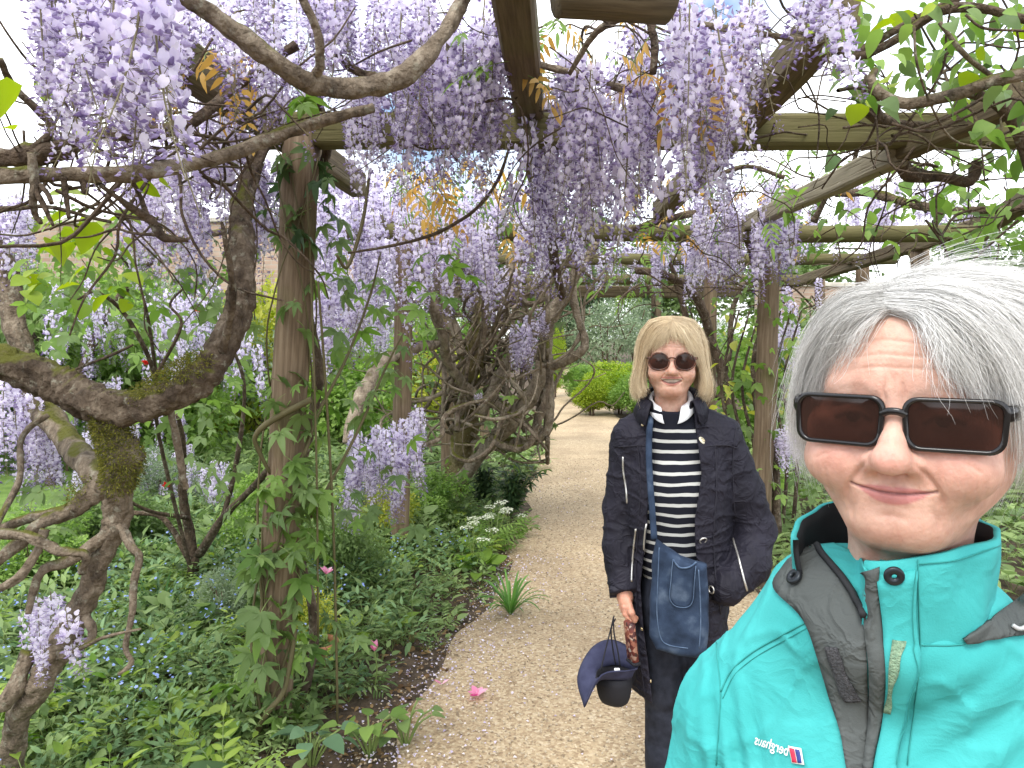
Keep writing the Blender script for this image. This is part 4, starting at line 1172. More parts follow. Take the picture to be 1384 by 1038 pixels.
# --- honeysuckle over the beams, by the frame of the far rail
hs = empty('honeysuckle', P(1420, 800, 2.4) * (1, 1, 0), label='honeysuckle with paired green leaves and wiry stems over the beam above the grey-haired woman', category='climber')
for k, q in enumerate(([(1420, 900, 2.4, .03), (1430, 500, 2.4, .028), (1400, 250, 2.35, .024), (1360, 150, 2.3, .02), (1300, 120, 2.2, .018)],
          [(1410, 95, 1.75, .015), (1340, 110, 1.8, .016), (1290, 128, 1.85, .015), (1230, 140, 1.9, .015), (1195, 130, 1.92, .014), (1178, 110, 1.93, .012), (1182, 95, 1.95, .009)],
          [(1400, 30, 1.9, .010), (1290, 10, 1.9, .012), (1200, 60, 1.95, .011), (1150, 75, 2.0, .010), (1080, 40, 2.0, .008)],
          [(1150, 76, 2.0, .010), (1230, 30, 2.0, .010), (1290, 0, 2.0, .009), (1340, -20, 2.0, .008)],
          [(1270, 30, 1.8, .005), (1300, 70, 1.8, .006), (1330, 95, 1.85, .006), (1345, 105, 1.9, .004)],
          [(1305, 20, 1.7, .003), (1330, 38, 1.7, .003), (1384, 42, 1.7, .003)],
          [(1235, 35, 1.8, .003), (1240, 90, 1.8, .003), (1262, 150, 1.9, .003), (1290, 190, 2.0, .003), (1340, 200, 2.1, .002)],
          [(1180, 120, 2.4, .022), (1170, 140, 2.5, .026), (1200, 165, 2.6, .022), (1260, 170, 2.7, .012)],
          [(1215, 215, 2.9, .03), (1230, 235, 2.9, .028), (1280, 240, 2.9, .02), (1310, 245, 2.9, .022), (1320, 220, 2.9, .02)])):
    limb(hs, q, (K_bark_dark, K_bark_pale, K_bark_dark, K_bark_dark, K_bark_pale, K_bark_dark, K_bark_pale, K_bark_dark, K_bark_dark)[k], 'stem', k, 9, 6, .08, .04)
put_leaves(hs, S_oval + S_oval_m + S_heart[:1], vol_pts(200, (1120, 1400), (-30, 150), (1.7, 2.8), 41), .058, 41)
put_leaves(hs, S_oval_m + S_oval, vol_pts(98, (1290, 1410), (80, 380), (2.1, 3.2), 42), .062, 42)
put_leaves(w4, S_oval + S_oval_m + S_rose_f, vol_pts(90, (1080, 1390), (190, 340), (3.0, 5.0), 45), .10, 45)
put_leaves(hs, S_oval, [P(x, y, Y) for x, y, Y in ((1320, 180, 1.9), (1332, 178, 1.9), (1345, 185, 1.9), (1310, 190, 1.9), (1338, 165, 1.9), (1170, 30, 1.6), (1160, 20, 1.6), (1190, 38, 1.65), (1150, 45, 1.6))], .08, 43)
put_leaves(hs, S_rose_f + S_oval, vol_pts(60, (1060, 1340), (195, 320), (3.2, 4.6), 44), .10, 44)
def tangle(parent, n, xr, yr, Yr, seed, mat=None, up=0.0, k_len=1.0, r=1.0):
    rg = np.random.default_rng(seed); mb = MB()
    for k in range(n):
        p = P(rg.uniform(*xr), rg.uniform(*yr), rg.uniform(*Yr)); d = rg.normal(size=3) * (1, .7, .5); q = [p]
        for s in range(5):
            d = d / np.linalg.norm(d) + rg.normal(0, .4, 3) + (0, 0, up); q.append(q[-1] + d / np.linalg.norm(d) * rg.uniform(.06, .14) * k_len)
        c = catmull(q, 3); V, F = tube_vf(c, np.linspace(.004, .0018, len(c)) * r * rg.uniform(.6, 1.5), 4, caps=False)
        mb.add(V, F)
    link('twiggery', mb.mesh('twiggery', [mat or K_bark_dark]), parent, inv=True, kind='stuff')
tangle(hs, 50, (1100, 1390), (60, 200), (1.9, 2.9), 1)
tangle(hs, 36, (1200, 1390), (180, 330), (2.6, 3.6), 2)
tangle(w4, 80, (830, 1140), (225, 340), (3.6, 6.0), 3)
tangle(w2, 50, (40, 330), (140, 260), (1.6, 2.3), 4)
tangle(w3, 120, (560, 800), (330, 470), (5.0, 7.0), 5, K_bark_pale)
tangle(w3, 70, (590, 740), (400, 610), (5.6, 6.8), 7, K_bark_w3, .25, 2.0, 2.6)
tangle(w2, 26, (620, 1050), (40, 190), (2.2, 3.0), 6)

# --- foliage on the far posts and behind the women
iv = empty('ivy', P(886, 455 + 1552 / 9.6, 9.5) * (1, 1, 0), label='ivy hanging over the furthest cross beam and its post', category='ivy')
put_leaves(iv, S_oval_m + S_palm_d, vol_pts(90, (872, 905), (395, 600), (9.2, 9.6), 51), .12, 51)
put_leaves(iv, S_palm_d + S_oval_m, vol_pts(70, (740, 900), (330, 380), (8.5, 9.8), 52), .16, 52)
limb(iv, [(884, 640, 9.4, .03), (880, 500, 9.4, .03), (882, 400, 9.4, .025), (850, 375, 9.4, .02)], K_bark_dark, 'stem', 1, 8)
cl = empty('climbing_rose', P(1000, 455 + 1552 / 5.6, 5.5) * (1, 1, 0), label='leafy climbing rose with yellow-green shoots between the two far posts', category='climber')
for k in range(7):
    x = 985 + 14 * k
    limb(cl, [(x, 740, 5.5, .016), (x + 8, 620, 5.5, .014), (x - 10, 520, 5.5, .011), (x + 14, 420, 5.5, .007)], K_bark, 'stem', k, 7, 5, .06, 0)
put_leaves(cl, S_rose_f + S_rose, vol_pts(150, (970, 1105), (390, 720), (5.0, 6.4), 61), .16, 61)
put_leaves(cl, leaf_set('leaf', LEAF, [L_yellow], 3, 71), vol_pts(70, (960, 1110), (390, 620), (5.2, 6.6), 62), .09, 62)
put_leaves(cl, S_rose_f, vol_pts(60, (1015, 1060), (360, 700), (4.85, 5.2), 63), .12, 63)

# ------------------------------------------------------------------ the planted beds
def rosette(tpl, n, size, seed, lift=.5, stem=0.0, mstem=1):
    rg = np.random.default_rng(seed)
    a = np.arange(n) * 2.4 + rg.normal(0, .3, n)
    up = rg.uniform(.1, 1.0, n) * lift
    d = np.column_stack([np.cos(a), np.sin(a), up])
    loc = d * stem * rg.uniform(.3, 1, n)[:, None]
    Rm = rot_from(d, rg.normal(0, .35, n))
    mb = MB(); mb.addT(tpl, Rm, loc, size * rg.uniform(.6, 1.2, n), rg.normal(0, .15, n))
    V = np.concatenate(mb.V); T = np.concatenate(mb.T)
    if stem:
        for k in range(0, n, 2):
            tv, tf = tube_vf([(0, 0, -.03), loc[k] * .6, loc[k]], .0018, 3, caps=False)
            mb.add(tv, tf, mstem)
        V = np.concatenate(mb.V); T = np.concatenate(mb.T)
    return V, [(f, int(m[0])) for f, m in zip(mb.F, mb.M)], T
ROS = [rosette(LEAF, 11, .075, 1, .9, .10), rosette(LEAF, 9, .10, 2, .7, .08), rosette(leaf_tpl(.5, .15, .3, 2), 14, .055, 3, 1.2, .13), rosette(LEAF_H, 6, .11, 4, .8, .12), rosette(leaf_tpl(.35, .1, .4, 2), 14, .08, 5, 1.3, .14), rosette(PINN, 9, .17, 6, .9, .03)]
L_bed = leaf_mat('bed_leaf', (.055, .108, .030), (.31, .42, .155), .36, .5)
L_bed2 = leaf_mat('bed_leaf_blue_green', (.045, .105, .04), (.23, .36, .16), .34, .5)
L_bed3 = leaf_mat('bed_leaf_lime', (.10, .20, .02), (.36, .46, .09), .4, .5)
def bed(name, n, pos, hts, seed, mat, label, kinds=(0, 1, 2, 2, 3, 4, 4, 5)):
    rg = np.random.default_rng(seed)
    mb = MB()
    kk = rg.integers(0, len(kinds), n)
    for q, k in enumerate(kinds):
        m = kk == q
        if not m.any(): continue
        c = int(m.sum())
        a = rg.uniform(0, 6.28, c)
        tilt = rg.normal(0, .12, (c, 2))
        Rm = np.stack([rz(x) @ rx(t[0]) @ ry(t[1]) for x, t in zip(a, tilt)])
        p = pos[m].copy()
        X_, Y_ = p[:, 0], p[:, 1]
        patch_ = np.sin(X_ * 3.3 + 2 * np.sin(Y_ * 1.7)) * np.sin(Y_ * 2.9 + 1.5 * np.sin(X_ * 2.1) + q)
        mb.addT(ROS[k], Rm, p, hts[m] * (1 + .38 * patch_), rg.normal(0, .16, c) + .20 * np.sin(X_ * 4.1 + Y_ * 2.3 + q * 1.7))
    return link(name, mb.mesh(name, [mat, M_stalk]), kind='stuff', label=label, category='plants')
def scatter(n, Yr, side, width, seed, edge=.0):
    rg = np.random.default_rng(seed)
    Y = Yr[0] + (Yr[1] - Yr[0]) * rg.random(n) ** 1.35
    off = rg.random(n) ** .85 * width
    X = path_x(Y, side) + side * (off + edge + .06 * np.sin(Y * 5) + rg.normal(0, .03, n))
    Z = ground_z(X, Y) + .05 * np.clip(off * 2, 0, 1)
    return np.column_stack([X, Y, Z]), off
p, off = scatter(1900, (1.75, 6.2), -1, 3.2, 1, .02)
k_ = ~((p[:, 1] < 3.4) & (off < .17)) & ~((p[:, 1] < 4.0) & (off < .06))
bed('bed_foliage', int(k_.sum()), p[k_], np.random.default_rng(1)  .uniform(.5, 1.05, len(p))[k_] * (.65 + .6 * np.clip(off[k_] * 1.2, 0, 1)), 1, L_bed, 'mixed low leafy plants filling the flower bed below the wisteria')
p, off = scatter(700, (2.0, 5.5), -1, 2.6, 2, .25)
bed('bed_foliage', len(p), p + (0, 0, .03), np.random.default_rng(2).uniform(.5, .9, len(p)), 2, L_bed2, 'blue-green small leaves between the taller bed plants', (2, 4))
p, off = scatter(420, (1.8, 6.5), -1, 3.0, 12, .12)
k_ = ~((p[:, 1] < 3.6) & (off < .30))
bed('bed_foliage', int(k_.sum()), (p + (0, 0, .04))[k_], np.random.default_rng(5).uniform(.55, 1.0, len(p))[k_], 15, L_bed3, 'lime-tinged leaves standing above the low bed plants', (0, 1, 2, 5))
p, off = scatter(900, (5.5, 13), -1, 3.5, 3, .06)
bed('bed_foliage', len(p), p, np.random.default_rng(3).uniform(1.0, 1.9, len(p)), 3, L_bed, 'leafy plants of the bed further along the path')
p, off = scatter(1000, (2.6, 12), 1, 4.0, 4, .06)
bed('bed_foliage', len(p), p, np.random.default_rng(4).uniform(.9, 1.7, len(p)), 4, L_bed, 'leafy plants of the bed behind the two women')

# blue forget-me-nots
FL5 = join_tpl([xf(leaf_tpl(.9, .0, .0, 1), rz(k * 1.2566), (0, 0, 0), .5) for k in range(5)])
M_blue_p = leaf_mat('blue_petal', (.16, .24, .62), (.42, .52, .88), .3)
M_fallen = leaf_mat('fallen_petal', (.42, .35, .55), (.86, .82, .90), .3)
def dots(name, tpl, pts, size, mat, seed, label, up=1.0, cat='flowers', tilt=.5):
    rg = np.random.default_rng(seed); n = len(pts)
    d = np.column_stack([rg.normal(0, 1, n), rg.normal(0, 1, n), rg.normal(0, tilt, n)])
    mb = MB().addT(tpl, rot_from(d, rg.normal(0, tilt, n)), pts, size * rg.uniform(.6, 1.3, n), rg.normal(0, .25, n))
    return link(name, mb.mesh(name, [mat]), kind='stuff', label=label, category=cat)
rg = np.random.default_rng(9)
cl_c, _ = scatter(58, (2.1, 6.0), -1, 2.6, 8, .3)
pts = np.vstack([c + rg.normal(0, 1, (26, 3)) * (.09, .09, .03) + (0, 0, rg.uniform(.12, .24)) for c in cl_c])
dots('forget_me_nots', FL5, pts, .014, M_blue_p, 3, 'tiny blue forget-me-not flowers dotted over the bed')
# petals dropped on the path and the bare edge
rg = np.random.default_rng(10)
n = 1300
Y = 2.5 + 2.6 * rg.random(n) ** 1.2
X = path_x(Y, -1) + rg.normal(.06, .20, n)
far_n = 420
Y2 = 2.5 + 6 * rg.random(far_n) ** 1.3; X2 = path_x(Y2, -1) + (path_x(Y2, 1) - path_x(Y2, -1)) * rg.random(far_n)
X, Y = np.concatenate([X, X2]), np.concatenate([Y, Y2])
Z = np.maximum(ground_z(X, Y), np.where(X > path_x(Y, -1) - .02, .012, -.05)) + .008
dots('fallen_petals', leaf_tpl(.9, .25, .2, 1), np.column_stack([X, Y, Z]), .0125, M_fallen, 4, 'pale lilac petals dropped over the gravel and the bed edge', cat='petals', tilt=.2)

# dead leaves and bits of stick on the bare soil
rg = np.random.default_rng(14)
n = 700
Y = 2.4 + 3.2 * rg.random(n); X = path_x(Y, -1) - np.abs(rg.normal(0, .35, n)) + .05
dots('leaf_litter', LEAF, np.column_stack([X, Y, ground_z(X, Y) + .012]), .034, leaf_mat('dead_leaf', (.07, .035, .015), (.34, .22, .10), .2, .8), 6, 'brown dead leaves lying on the bare soil edge', cat='litter', tilt=.25)
# --- single plants that stand out
M_pinkp = leaf_mat('pink_petal', (.62, .10, .30), (.92, .60, .72), .35)
def flower_head(name, loc, n, size, mat, label, cat, seed, open_=.5, stem=0):
    e = empty(name, loc, label=label, category=cat)
    rg = np.random.default_rng(seed)
    for k in range(n):
        a = k * 6.283 / n + rg.normal(0, .2)
        d = np.array([[math.cos(a), math.sin(a), open_ + rg.normal(0, .15)]])
        mb = MB().addT(leaf_tpl(.55, .3, -.2, 3), rot_from(d, np.array([rg.normal(0, .2)])), np.zeros((1, 3)), np.array([size * rg.uniform(.85, 1.1)]), np.array([rg.normal(0, .25)]))
        link('petal', mb.mesh('petal', [mat]), e)
    if stem: tube('stem', [(0, 0, -stem), (.01, 0, -stem * .5), (0, 0, 0)], .003, M_stalk, e, 4, 5, inv=False)
    return e
def gpt(px, py, z=0.0):
    """where a line of sight meets the ground"""
    d = ray(px, py); t = (z - CAM_H) / d.z
    return np.array((0, 0, CAM_H)) + np.array(d) * t
flower_head('fallen_tulip', gpt(645, 940, .02), 6, .05, M_pinkp, 'fallen pink tulip head lying on the gravel', 'flower', 1, .25)
flower_head('fallen_petal', gpt(597, 925, .02), 2, .045, M_pinkp, 'loose pink tulip petal lying on the soil edge', 'petal', 2, .5)
flower_head('tulip', P(441, 776, 3.9), 6, .05, M_pinkp, 'pink tulip standing open in the bed behind the creeper post', 'tulip', 3, .7, .42)
flower_head('tulip', P(506, 880, 3.1), 5, .045, M_pinkp, 'pale pink tulip bent low over the bed edge', 'tulip', 4, 1.3, .16)
# strappy clump at the path edge
M_strap = leaf_mat('strap_leaf', (.04, .12, .02), (.16, .33, .07), .3)
def strappy(name, loc, n, L, label, seed, spread=.9, mat=M_strap, w=.05):
    e = empty(name, loc, label=label, category='plant')
    rg = np.random.default_rng(seed)
    for k in range(n):
        a = rg.uniform(0, 6.28); l = L * rg.uniform(.6, 1.15); o = rg.uniform(.35, 1) * spread
        t = np.linspace(0, 1, 7)
        x = o * l * t; z = l * (1.25 * t - .95 * o * t ** 2)
        hw = w * l * np.sin(np.pi * (t * .93 + .05)) ** .6 * .5 + .0005
        V = np.vstack([np.column_stack([x, -hw, z + hw * .5]), np.column_stack([x, 0 * x, z]), np.column_stack([x, hw, z + hw * .5])]) @ rz(a).T
        j = np.arange(6)
        F = np.vstack([np.stack([j, j + 1, j + 8, j + 7], -1), np.stack([j + 7, j + 8, j + 15, j + 14], -1)])
        link('leaf', mesh('leaf', V, [F], [mat], tint=np.full(21, np.clip(rg.normal(.5, .2), 0, 1))), e)
    return e
strappy('strap_plant', gpt(690, 832), 46, .26, 'clump of strappy green leaves spilling onto the gravel', 1, 1.0)
strappy('strap_plant', gpt(215, 860), 40, .34, 'clump of narrow daffodil leaves among the bed plants', 2, .8, leaf_mat('strap_leaf_dark', (.03, .08, .03), (.10, .20, .07), .25), .035)
# spurge: dark whorled leaves under the tangled wisteria
for k, (px, py, h, lb) in enumerate(((690, 700, .50, 'dark green spurge clump at the path edge under the tangled wisteria'), (655, 690, .44, 'dark green spurge clump against the mossy trunk'))):
    g = gpt(px, py)
    e = empty('spurge', g, label=lb, category='plant')
    rg = np.random.default_rng(k)
    for s in range(16):
        a, o = rg.uniform(0, 6.28), rg.uniform(0, .26)
        hh = h * rg.uniform(.7, 1.1) - .25 * o
        tip = np.array([o * math.cos(a), o * math.sin(a), hh])
        mb = MB(); c = np.array([tip * t for t in (0, .5, 1)]) * [[.5, .5, 1], [.8, .8, 1], [1.1, 1.1, 1]]
        mb.add(*tube_vf(catmull(c, 3), .004, 4), 1)
        n = 44; t = rg.uniform(.25, 1, n); aa = rg.uniform(0, 6.28, n)
        cc_ = catmull(c, 8); loc = cc_[(t * (len(cc_) - 1)).astype(int)]
        d = np.column_stack([np.cos(aa), np.sin(aa), rg.uniform(-.2, .5, n)])
        mb.addT(LEAF_N, rot_from(d, rg.normal(0, .3, n)), loc, rg.uniform(.06, .10, n), rg.normal(0, .2, n))
        link('shoot', mb.mesh('shoot', [L_dark, M_stalk]), e)
# cow parsley: lacy white heads
M_whitep = leaf_mat('white_petal', (.62, .66, .50), (.86, .88, .78), .35)
def parsley(loc, h, label, seed):
    e = empty('cow_parsley', loc, label=label, category='wildflower')
    rg = np.random.default_rng(seed)
    for s in range(5):
        a, o = rg.uniform(0, 6.28), rg.uniform(.03, .16)
        tip = np.array([o * math.cos(a), o * math.sin(a), h * rg.uniform(.6, 1.05)])
        st = tube('stem', [(0, 0, 0), tip * (.4, .4, .5), tip], [.004, .003, .002], M_stalk, e, 4, 5, inv=False)
        n = 60; r = .045 * np.sqrt(rg.random(n)); b = rg.uniform(0, 6.28, n)
        loc2 = tip + np.column_stack([r * np.cos(b), r * np.sin(b), .012 - r * .25 + rg.normal(0, .004, n)])
        d = np.column_stack([np.cos(b), np.sin(b), rg.normal(0, .2, n)])
        mb = MB().addT(FL5, rot_from(d, rg.normal(0, .3, n)), loc2, rg.uniform(.009, .014, n), rg.normal(0, .2, n))
        link('umbel', mb.mesh('umbel', [M_whitep]), e)
    mb = MB(); n = 26
    a = rg.uniform(0, 6.28, n); d = np.column_stack([np.cos(a), np.sin(a), rg.uniform(0, .7, n)])
    mb.addT(PINN, rot_from(d, rg.normal(0, .3, n)), np.column_stack([np.zeros((n, 2)), rg.uniform(0, h * .5, n)]), rg.uniform(.12, .2, n), rg.normal(0, .2, n))
    link('foliage', mb.mesh('foliage', [L_fresh, M_stalk]), e)
for k, (px, py, h, lb) in enumerate(((668, 745, .42, 'cow parsley with lacy white heads in front of the spurge'), (690, 730, .30, 'cow parsley leaning over the gravel edge beside the spurge'), (640, 770, .34, 'cow parsley among the bed plants by the second post'))):
    parsley(gpt(px, py), h, lb, k)
# big-leaved plants low in the near bed
def bigleaf(loc, n, L, label, seed, mat):
    e = empty('broad_leaved_plant', loc, label=label, category='plant')
    rg = np.random.default_rng(seed)
    ms = leaf_set('leaf', leaf_tpl(.8, .12, .3, 5), [mat], 3, seed)
    for k in range(n):
        a = k * 2.4; h = rg.uniform(.04, .16); o = rg.uniform(.03, .12)
        b = np.array([o * math.cos(a), o * math.sin(a), h])
        tube('stalk', [(0, 0, -.03), b * (.5, .5, .7), b], .004, M_stalk, e, 3, 5, inv=False)
        lf = link('leaf', ms[k % 3], e)
        m = Matrix(rot_from(np.array([[math.cos(a), math.sin(a), rg.uniform(-.1, .5)]]), np.array([rg.normal(0, .25)]))[0].tolist()).to_euler()
        s = L * rg.uniform(.75, 1.15)
        lf.location, lf.rotation_euler, lf.scale = b, m, (s, s, s)
L_glau = leaf_mat('glaucous_leaf', (.06, .125, .06), (.15, .25, .13), .2)
bigleaf(gpt(420, 1035), 10, .075, 'plant with broad blue-green leaves at the foot of the creeper post', 1, L_glau)
bigleaf(gpt(120, 1130), 10, .17, 'plant with large soft green leaves under the gnarled trunk', 2, L_mid)
bigleaf(gpt(230, 1140), 10, .17, 'plant with large dark green leaves in the middle of the near bed', 3, L_dark)
bigleaf(gpt(500, 1020), 12, .065, 'low heart-leaved plant where the bed meets bare soil', 4, L_fresh)
bigleaf(gpt(548, 1005), 10, .055, 'small leafy seedling beside the heart-leaved plant', 5, L_mid)
bigleaf(gpt(300, 960), 9, .12, 'plant with rounded mid-green leaves beside the daffodil clump', 6, L_mid)
bigleaf(gpt(60, 880), 9, .14, 'plant with rounded leaves behind the hanging low raceme', 7, L_fresh)
# terracotta pot half hidden in the bed
M_terra = noise_mat('terracotta', [(.3, (.30, .13, .07)), (.7, (.46, .23, .13))], 30, 5, .9, .3)
pg = gpt(432, 905)
pot = empty('flower_pot', pg, label='terracotta flower pot half hidden in the bed behind the post', category='pot')
def lathe(prof, n=24):
    a = np.linspace(0, 2 * np.pi, n, endpoint=False)
    V = np.array([(r * math.cos(t), r * math.sin(t), z) for r, z in prof for t in a]); m = len(prof)
    i, j = np.meshgrid(np.arange(m - 1), np.arange(n), indexing='ij'); j2 = (j + 1) % n
    return V, [np.stack([i * n + j, i * n + j2, (i + 1) * n + j2, (i + 1) * n + j], -1).reshape(-1, 4)]
V, F = lathe([(.001, 0), (.055, 0), (.075, .11), (.068, .11), (.06, .03), (.001, .03)])
link('bowl', mesh('bowl', V, F, [M_terra]), pot)
V, F = lathe([(.074, .105), (.086, .105), (.088, .135), (.078, .137), (.070, .105)])
link('rim', mesh('rim', V, F, [M_terra]), pot)
# ------------------------------------------------------------------ bodies as smooth blended volumes
def _ln(p): return np.sqrt((p * p).sum(-1))
def ell(p, c, r):
    q = p - np.asarray(c, float); r = np.asarray(r, float)
    k0 = _ln(q / r); k1 = _ln(q / (r * r))
    return k0 * (k0 - 1) / np.maximum(k1, 1e-9)
def cap(p, a, b, ra, rb=None):
    a, b = np.asarray(a, float), np.asarray(b, float); rb = ra if rb is None else rb
    ba = b - a; q = p - a
    h = np.clip((q @ ba) / max(ba @ ba, 1e-12), 0, 1)
    return _ln(q - h[..., None] * ba) - (ra + (rb - ra) * h)
def smin(a, b, k):
    h = np.clip(.5 + .5 * (b - a) / k, 0, 1)
    return b + (a - b) * h - k * h * (1 - h)
def smax(a, b, k): return -smin(-a, -b, k)
def chain(p, pts, k=.01):
    d = None
    for (a, ra), (b, rb) in zip(pts[:-1], pts[1:]):
        e = cap(p, a, b, ra, rb); d = e if d is None else smin(d, e, k)
    return d
def sym(p): q = p.copy(); q[..., 0] = np.abs(q[..., 0]); return q

def snet(f, lo, hi, h, relax=2):
    """surface of f = 0 as a quad mesh (surface nets on the blocks near the surface)"""
    lo, hi = np.asarray(lo, float), np.asarray(hi, float)
    B = 8
    nb = np.ceil((hi - lo) / (h * B)).astype(int)
    N = nb * B + 1
    bc = [lo[i] + (np.arange(nb[i]) + .5) * B * h for i in range(3)]
    C = np.stack(np.meshgrid(*bc, indexing='ij'), -1)
    dc = f(C.reshape(-1, 3)).reshape(nb)
    val = np.ones(N, np.float32)
    rep = np.repeat(np.repeat(np.repeat(np.where(dc < 0, -1, 1).astype(np.float32), B, 0), B, 1), B, 2)
    val[:-1, :-1, :-1] = rep
    act = np.argwhere(np.abs(dc) < B * h * 1.25)
    o = np.arange(B + 1)
    G = np.stack(np.meshgrid(o, o, o, indexing='ij'), -1).reshape(-1, 3)
    for s in range(0, len(act), 400):
        a = act[s:s + 400]
        idx = a[:, None] * B + G[None]
        d = f(lo + idx.reshape(-1, 3) * h)
        i = idx.reshape(-1, 3)
        val[i[:, 0], i[:, 1], i[:, 2]] = d
    val[0] = val[-1] = 1; val[:, 0] = val[:, -1] = 1; val[:, :, 0] = val[:, :, -1] = 1
    ins = val < 0
    c8 = [ins[a:N[0] - 1 + a, b:N[1] - 1 + b, c:N[2] - 1 + c] for a in (0, 1) for b in (0, 1) for c in (0, 1)]
    cnt = sum(c.astype(np.int8) for c in c8)
    mix = (cnt > 0) & (cnt < 8)
    cells = np.argwhere(mix)
    ids = np.full(mix.shape, -1, np.int64); ids[mix] = np.arange(len(cells))
    acc = np.zeros((len(cells), 3)); w = np.zeros(len(cells))
    cor = [np.array((a, b, c)) for a in (0, 1) for b in (0, 1) for c in (0, 1)]
    vals8 = [val[tuple((cells + c).T)] for c in cor]
    for i in range(8):
        for j in range(i + 1, 8):
            if np.abs(cor[i] - cor[j]).sum() != 1: continue
            a, b = vals8[i], vals8[j]; m = (a < 0) != (b < 0)
            t = np.where(m, a / np.where(m, a - b, 1), 0)
            acc += np.where(m[:, None], cor[i] + t[:, None] * (cor[j] - cor[i]), 0); w += m
    V = lo + (cells + acc / w[:, None]) * h
    F = []
    for ax in range(3):
        u, v = [(1, 2), (2, 0), (0, 1)][ax]
        sl0 = [slice(1, N[i] - 1) for i in range(3)]; sl0[ax] = slice(0, N[ax] - 1)
        sl1 = list(sl0); sl1[ax] = slice(1, N[ax])
        a, b = ins[tuple(sl0)], ins[tuple(sl1)]
        e = np.argwhere(a != b)
        base = np.array([1, 1, 1]); base[ax] = 0
        g = e + base
        du, dv = np.zeros(3, int), np.zeros(3, int); du[u] = 1; dv[v] = 1
        q = np.stack([ids[tuple((g - du - dv).T)], ids[tuple((g - dv).T)], ids[tuple(g.T)], ids[tuple((g - du).T)]], -1)
        flip = ~a[tuple(e.T)]
        q[flip] = q[flip][:, ::-1]
        F.append(q)
    F = np.concatenate(F)
    F = F[(F >= 0).all(1)]
    e = h * .3
    for _ in range(relax):
        d = f(V)
        g = np.stack([f(V + np.eye(3)[k] * e) - f(V - np.eye(3)[k] * e) for k in range(3)], -1) / (2 * e)
        n2 = np.maximum((g * g).sum(1), .05)
        V = V - np.clip(d / n2, -h, h)[:, None] * g
    return V, F

def vnormals(V, F):
    n = np.zeros_like(V)
    a = np.cross(V[F[:, 2]] - V[F[:, 0]], V[F[:, 3]] - V[F[:, 1]])
    for k in range(4): np.add.at(n, F[:, k], a)
    return n / np.maximum(np.linalg.norm(n, axis=1, keepdims=True), 1e-12)

def polydist(x, z, pts):
    """distance to a polyline in the face plane, and the fraction along it"""
    best = np.full(x.shape, 1e9); tt = np.zeros(x.shape)
    pts = np.asarray(pts, float); n = len(pts) - 1
    for i in range(n):
        a, b = pts[i], pts[i + 1]; d = b - a
        h = np.clip(((x - a[0]) * d[0] + (z - a[1]) * d[1]) / max(d @ d, 1e-12), 0, 1)
        e = np.hypot(x - a[0] - h * d[0], z - a[1] - h * d[1])
        m = e < best
        best = np.where(m, e, best); tt = np.where(m, (i + h) / n, tt)
    return best, tt

def polysd(x, z, pts):
    """signed distance to a closed outline (negative inside)"""
    pts = np.asarray(pts, float)
    d, _ = polydist(x, z, np.vstack([pts, pts[:1]]))
    ins = np.zeros(x.shape, bool)
    j = len(pts) - 1
    for i in range(len(pts)):
        xi, zi, xj, zj = *pts[i], *pts[j]
        c = ((zi > z) != (zj > z)) & (x < (xj - xi) * (z - zi) / (zj - zi + 1e-15) + xi)
        ins ^= c; j = i
    return np.where(ins, -d, d)

def vnoise(p, s, seed=0):
    """cheap smooth noise from a few sines"""
    rg = np.random.default_rng(seed); out = 0
    for k in range(6):
        d = rg.normal(size=3); d /= np.linalg.norm(d)
        out = out + np.sin(p @ d * s * rg.uniform(.6, 1.6) + rg.uniform(0, 6.28) + 1.3 * np.sin(p @ rg.normal(size=3) * s * .4))
    return out / 3.0

def col_mesh(name, V, F, col, mats):
    me = mesh(name, V, [F], mats)
    a = me.color_attributes.new('skin', 'FLOAT_COLOR', 'POINT')
    c = np.ones((len(V), 4), np.float32); c[:, :3] = col
    a.data.foreach_set('color', c.ravel())
    return me

